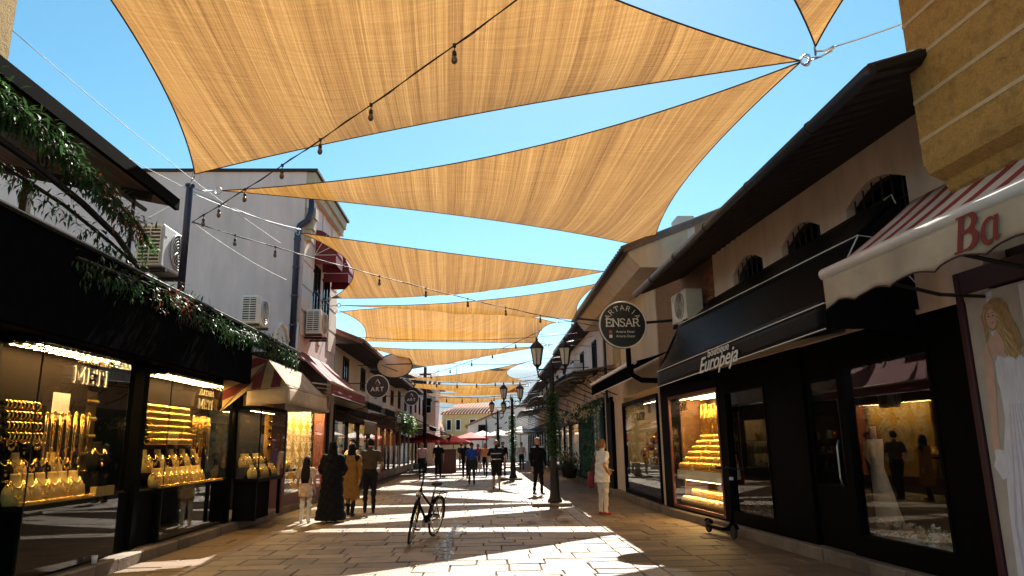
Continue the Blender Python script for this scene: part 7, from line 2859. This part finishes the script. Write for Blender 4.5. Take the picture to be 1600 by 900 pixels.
# ------------------------------------------------------------------ bicycle on its stand, front wheel towards the camera
def bicycle():
    r_ = empty('bicycle', (0, 0, 0), 'black city bicycle leaning on its kickstand in the middle of the street', 'bicycle')
    # local: +y forward, z up
    RW, WB = .345, 1.08
    ang = R(16)
    st_axis0, st_axis1 = Vector((0, .44, .98)), Vector((0, .52, .62))
    def steer(p):
        p = Vector(p)
        ax = (st_axis0 - st_axis1).normalized()
        return Matrix.Translation(st_axis1) @ Matrix.Rotation(ang, 4, ax) @ Matrix.Translation(-st_axis1) @ p
    def wheel(c, f):
        w = MB()
        w.tube([f(Vector(c) + Vector((0, RW * .955 * math.cos(a), RW * .955 * math.sin(a)))) for a in [2 * PI * k / 40 for k in range(40)]], .021, 8, closed=True)
        wo = w.build('wheel', 'rubber', r_, smooth=True)
        w = MB()
        w.tube([f(Vector(c) + Vector((0, RW * .88 * math.cos(a), RW * .88 * math.sin(a)))) for a in [2 * PI * k / 40 for k in range(40)]], .010, 6, closed=True)
        w.build('rim', 'steel', wo, smooth=True)
        w = MB()
        for k in range(24):
            a = 2 * PI * k / 24
            sx = .03 if k % 2 else -.03
            w.tube([f(Vector(c) + Vector((sx, .02 * math.cos(a), .02 * math.sin(a)))), f(Vector(c) + Vector((0, RW * .87 * math.cos(a + .12 * (1 if k % 4 < 2 else -1)), RW * .87 * math.sin(a + .12 * (1 if k % 4 < 2 else -1)))))], .0022, 4)
        w.build('spokes', 'steel', wo)
        w = MB()
        w.tube([f(Vector(c) + Vector((-.05, 0, 0))), f(Vector(c) + Vector((.05, 0, 0)))], .024, 8)
        w.build('hub', 'steel', wo)
    I_ = lambda p: Vector(p)
    FW, BW = Vector((0, .54 + .06, RW)), Vector((0, -.48, RW))
    wheel(FW, steer)
    wheel(BW, I_)
    f = MB()
    BBk, ST, HT, HB = Vector((0, -.03, .29)), Vector((0, -.19, .78)), Vector((0, .455, .90)), Vector((0, .50, .68))
    f.tube([BBk, HB], .021, 8)
    f.tube([Vector((0, -.12, .56)), HT + Vector((0, .01, -.06))], .018, 8)
    f.tube([BBk, ST], .018, 8)
    f.tube([HT, HB], .024, 8)
    for sx in (-1, 1):
        f.tube([BBk + Vector((sx * .03, 0, 0)), BW + Vector((sx * .06, 0, 0))], .011, 6)
        f.tube([ST + Vector((sx * .02, 0, -.06)), BW + Vector((sx * .06, 0, 0))], .009, 6)
    f.build('frame', 'black_paint', r_, smooth=True)
    f = MB()
    for sx in (-1, 1): f.tube([steer(HB + Vector((sx * .045, .01, -.04))), steer(HB + Vector((sx * .05, .03, -.12))), steer(FW + Vector((sx * .05, 0, 0)))], .013, 6)
    f.tube([steer(HB + Vector((-.05, .01, -.04))), steer(HB + Vector((.05, .01, -.04)))], .018, 6)
    f.build('fork', 'black_paint', r_, smooth=True)
    f = MB()
    f.tube([steer(HT), steer(HT + Vector((0, -.03, .14))), steer(HT + Vector((0, .03, .19)))], .015, 8)
    f.tube([steer(HT + Vector((x, y, .19 + z))) for x, y, z in ((-.30, -.16, .05), (-.22, -.10, .055), (-.12, .01, .03), (0, .03, 0), (.12, .01, .03), (.22, -.10, .055), (.30, -.16, .05))], .012, 8)
    h = f.build('handlebar', 'dark_iron', r_, smooth=True)
    for sx in (-1, 1):
        f = MB()
        f.tube([steer(HT + Vector((sx * .30, -.16, .24))), steer(HT + Vector((sx * .335, -.26, .235)))], .019, 8)
        f.build('grip', 'rubber', h, smooth=True)
        f = MB()
        f.tube([steer(HT + Vector((sx * .24, -.1, .24))), steer(HT + Vector((sx * .30, -.16, .2))), steer(HT + Vector((sx * .33, -.24, .2)))], .006, 5)
        f.build('brake_lever', 'steel', h, smooth=True)
    f = MB()
    f.tube([ST, ST + Vector((0, -.03, .12))], .013, 8)
    f.build('seat_post', 'steel', r_, smooth=True)
    f = MB()
    f.loft([[(rx * math.cos(2 * PI * k / 14), y + 0 * k, .935 + rz * math.sin(2 * PI * k / 14) + dz) for k in range(14)] for y, rx, rz, dz in ((-.36, .03, .02, .02), (-.33, .085, .035, .01), (-.26, .10, .04, 0), (-.18, .06, .032, 0), (-.08, .028, .025, 0), (-.04, .015, .015, -.005))])
    f.build('saddle', 'rubber', r_, smooth=True)
    for c, fn, a0, a1 in ((FW, steer, .15, 2.3), (BW, I_, .75, 3.3)):
        f = MB()
        P = []
        for k in range(17):
            a = lerp(a0, a1, k / 16)
            P.append([fn(Vector(c) + Vector((x, (RW + .028) * math.cos(a), (RW + .028) * math.sin(a) - abs(x) * .25))) for x in (-.026, -.012, .012, .026)])
        f.grid(P)
        f.build('mudguard', 'black_paint', r_, smooth=True, solid=.004)
    f = MB()
    for sx in (-1, 1):
        f.tube([(sx * .06, -.30, .76), (sx * .065, -.74, .76)], .007, 6)
        f.tube([(sx * .065, -.70, .76), (sx * .06, -.49, RW)], .006, 6)
    for y in (-.3, -.42, -.54, -.66, -.74): f.tube([(-.065, y, .76), (.065, y, .76)], .006, 6)
    f.build('rear_rack', 'black_paint', r_)
    f = MB()
    f.lathe([(.09, -.004), (.09, .004)], 24, (.045, -.03, .29), 'x')
    f.tube([(-.1, -.03, .29), (.1, -.03, .29)], .015, 8)
    f.beam((.075, -.03, .29), (.075, .06, .15), .012, .022, up=(1, 0, 0))
    f.beam((-.075, -.03, .29), (-.075, -.12, .43), .012, .022, up=(1, 0, 0))
    cr = f.build('crankset', 'steel', r_)
    for sx, y, z in ((1, .06, .15), (-1, -.12, .43)):
        f = MB()
        f.box(sx * .08, sx * .17, y - .04, y + .04, z - .012, z + .012)
        f.build('pedal', 'rubber', cr)
    f = MB()
    f.box(.03, .055, -.47, -.04, .33, .40)
    f.build('chain_guard', 'black_paint', r_, bevel=.01)
    f = MB()
    f.lathe([(.02, 0), (.045, .03), (.05, .06)], 12, steer(Vector((0, .50, .80))), 'y')
    f.build('headlight', 'steel', r_, smooth=True)
    f = MB()
    f.tube([(-.03, -.12, .27), (-.17, -.18, .07), (-.235, -.20, .012)], .010, 6)
    f.build('kickstand', 'steel', r_, smooth=True)
    return r_
bk_ = bicycle()
# lean about the tyre line, then turn and place: forward axis points back to the camera, slightly left
LEAN = R(-8.5)
bk_.rotation_mode = 'QUATERNION'
bk_.rotation_quaternion = (Matrix.Rotation(PI - R(17), 4, 'Z') @ Matrix.Rotation(LEAN, 4, 'Y')).to_quaternion()
bk_.location = (-1.08, 12.98, 0.012)

# ------------------------------------------------------------------ electric scooter parked at the right kerb
def scooter():
    r_ = empty('electric_scooter', (0, 0, 0), 'black electric kick scooter parked at the right kerb by the gold window', 'scooter')
    b = MB()
    b.box(-.085, .085, -.42, .22, .10, .15)
    b.build('deck', 'black_paint', r_, bevel=.015)
    b = MB()
    b.box(-.07, .07, -.40, .18, .1505, .155)
    b.build('deck_grip', 'rubber', r_)
    b = MB()
    b.tube([(0, .22, .14), (0, .36, .20), (0, .44, .30)], .035, 8)
    b.tube([(0, .45, .22), (0, .36, 1.13)], .026, 10)
    b.build('stem', 'black_paint', r_, smooth=True)
    b = MB()
    b.tube([(-.24, .35, 1.14), (.24, .35, 1.14)], .016, 8)
    h = b.build('handlebar', 'dark_iron', r_, smooth=True)
    for sx in (-1, 1):
        b = MB()
        b.tube([(sx * .14, .35, 1.14), (sx * .25, .35, 1.14)], .021, 8)
        b.build('grip', 'rubber', h, smooth=True)
    for y in (.48, -.50):
        b = MB()
        torus(b, (0, y, .112), (1, 0, 0), .088, .026, 26, 8)
        w = b.build('wheel', 'rubber', r_, smooth=True)
        b = MB()
        b.lathe([(.065, -.02), (.065, .02)], 18, (0, y, .112), 'x')
        b.build('hub', 'dark_iron', w)
        b = MB()
        P = [[(x, y + .135 * math.cos(a), .112 + .135 * math.sin(a)) for x in (-.035, .035)] for a in [lerp(.4, 2.6, k / 10) for k in range(11)]]
        b.grid(P)
        b.build('mudguard', 'black_paint', r_, smooth=True, solid=.004)
    b = MB()
    b.box(-.03, .03, .405, .43, .95, 1.0)
    b.build('headlight', 'sign_white', r_)
    b = MB()
    b.tube([(-.08, -.05, .1), (-.17, -.05, .006)], .008, 6)
    b.build('kickstand', 'steel', r_)
    return r_
sc_ = scooter()
sc_.location = FRN @ Vector((12.75, .42, 0.006))
sc_.rotation_euler = (0, R(-4), R(187))
cc_ = empty('paper_cup', LP(FL, 9.95, .09, .165), 'small white paper cup on the left kerb below the nearest window', 'cup')
b = MB()
b.lathe([(.028, 0), (.04, .1), (.036, .1), (.025, .01)], 12, LP(FL, 9.95, .09, .165))
b.build('cup_wall', 'paper_white', cc_, smooth=True)
b = MB()
torus(b, LP(FL, 9.95, .09, .265), (0, 0, 1), .039, .004, 14, 5)
b.build('rolled_rim', 'paper_white', cc_, smooth=True)
# ------------------------------------------------------------------ summer haze between here and the mountain
hz = MB()
hz.box(-3200, 3200, -320, 4150, -24, 345)
ho = hz.build('haze', 'paper_white')
m = bpy.data.materials.new('haze_air')
m.use_nodes = True
n, l = m.node_tree.nodes, m.node_tree.links
n.clear()
o_ = n.new('ShaderNodeOutputMaterial')
v_ = n.new('ShaderNodeVolumePrincipled')
v_.inputs['Color'].default_value = (.30, .58, 1.0, 1)
v_.inputs['Density'].default_value = 0.8e-4
v_.inputs['Density Attribute'].default_value = ''
m.cycles.homogeneous_volume = True
v_.inputs['Anisotropy'].default_value = .2
l.new(v_.outputs[0], o_.inputs['Volume'])
ho.data.materials.clear()
ho.data.materials.append(m)
tag(ho, kind='stuff')
ho['label'] = 'thin blue summer haze in front of the mountain'
ho['category'] = 'haze'
# ------------------------------------------------------------------ drop the unplaced prototypes
def drop(o):
    for c in list(o.children): drop(c)
    bpy.data.objects.remove(o)
for p_ in BUST + RACK + CHAIN + ROLL: drop(p_)
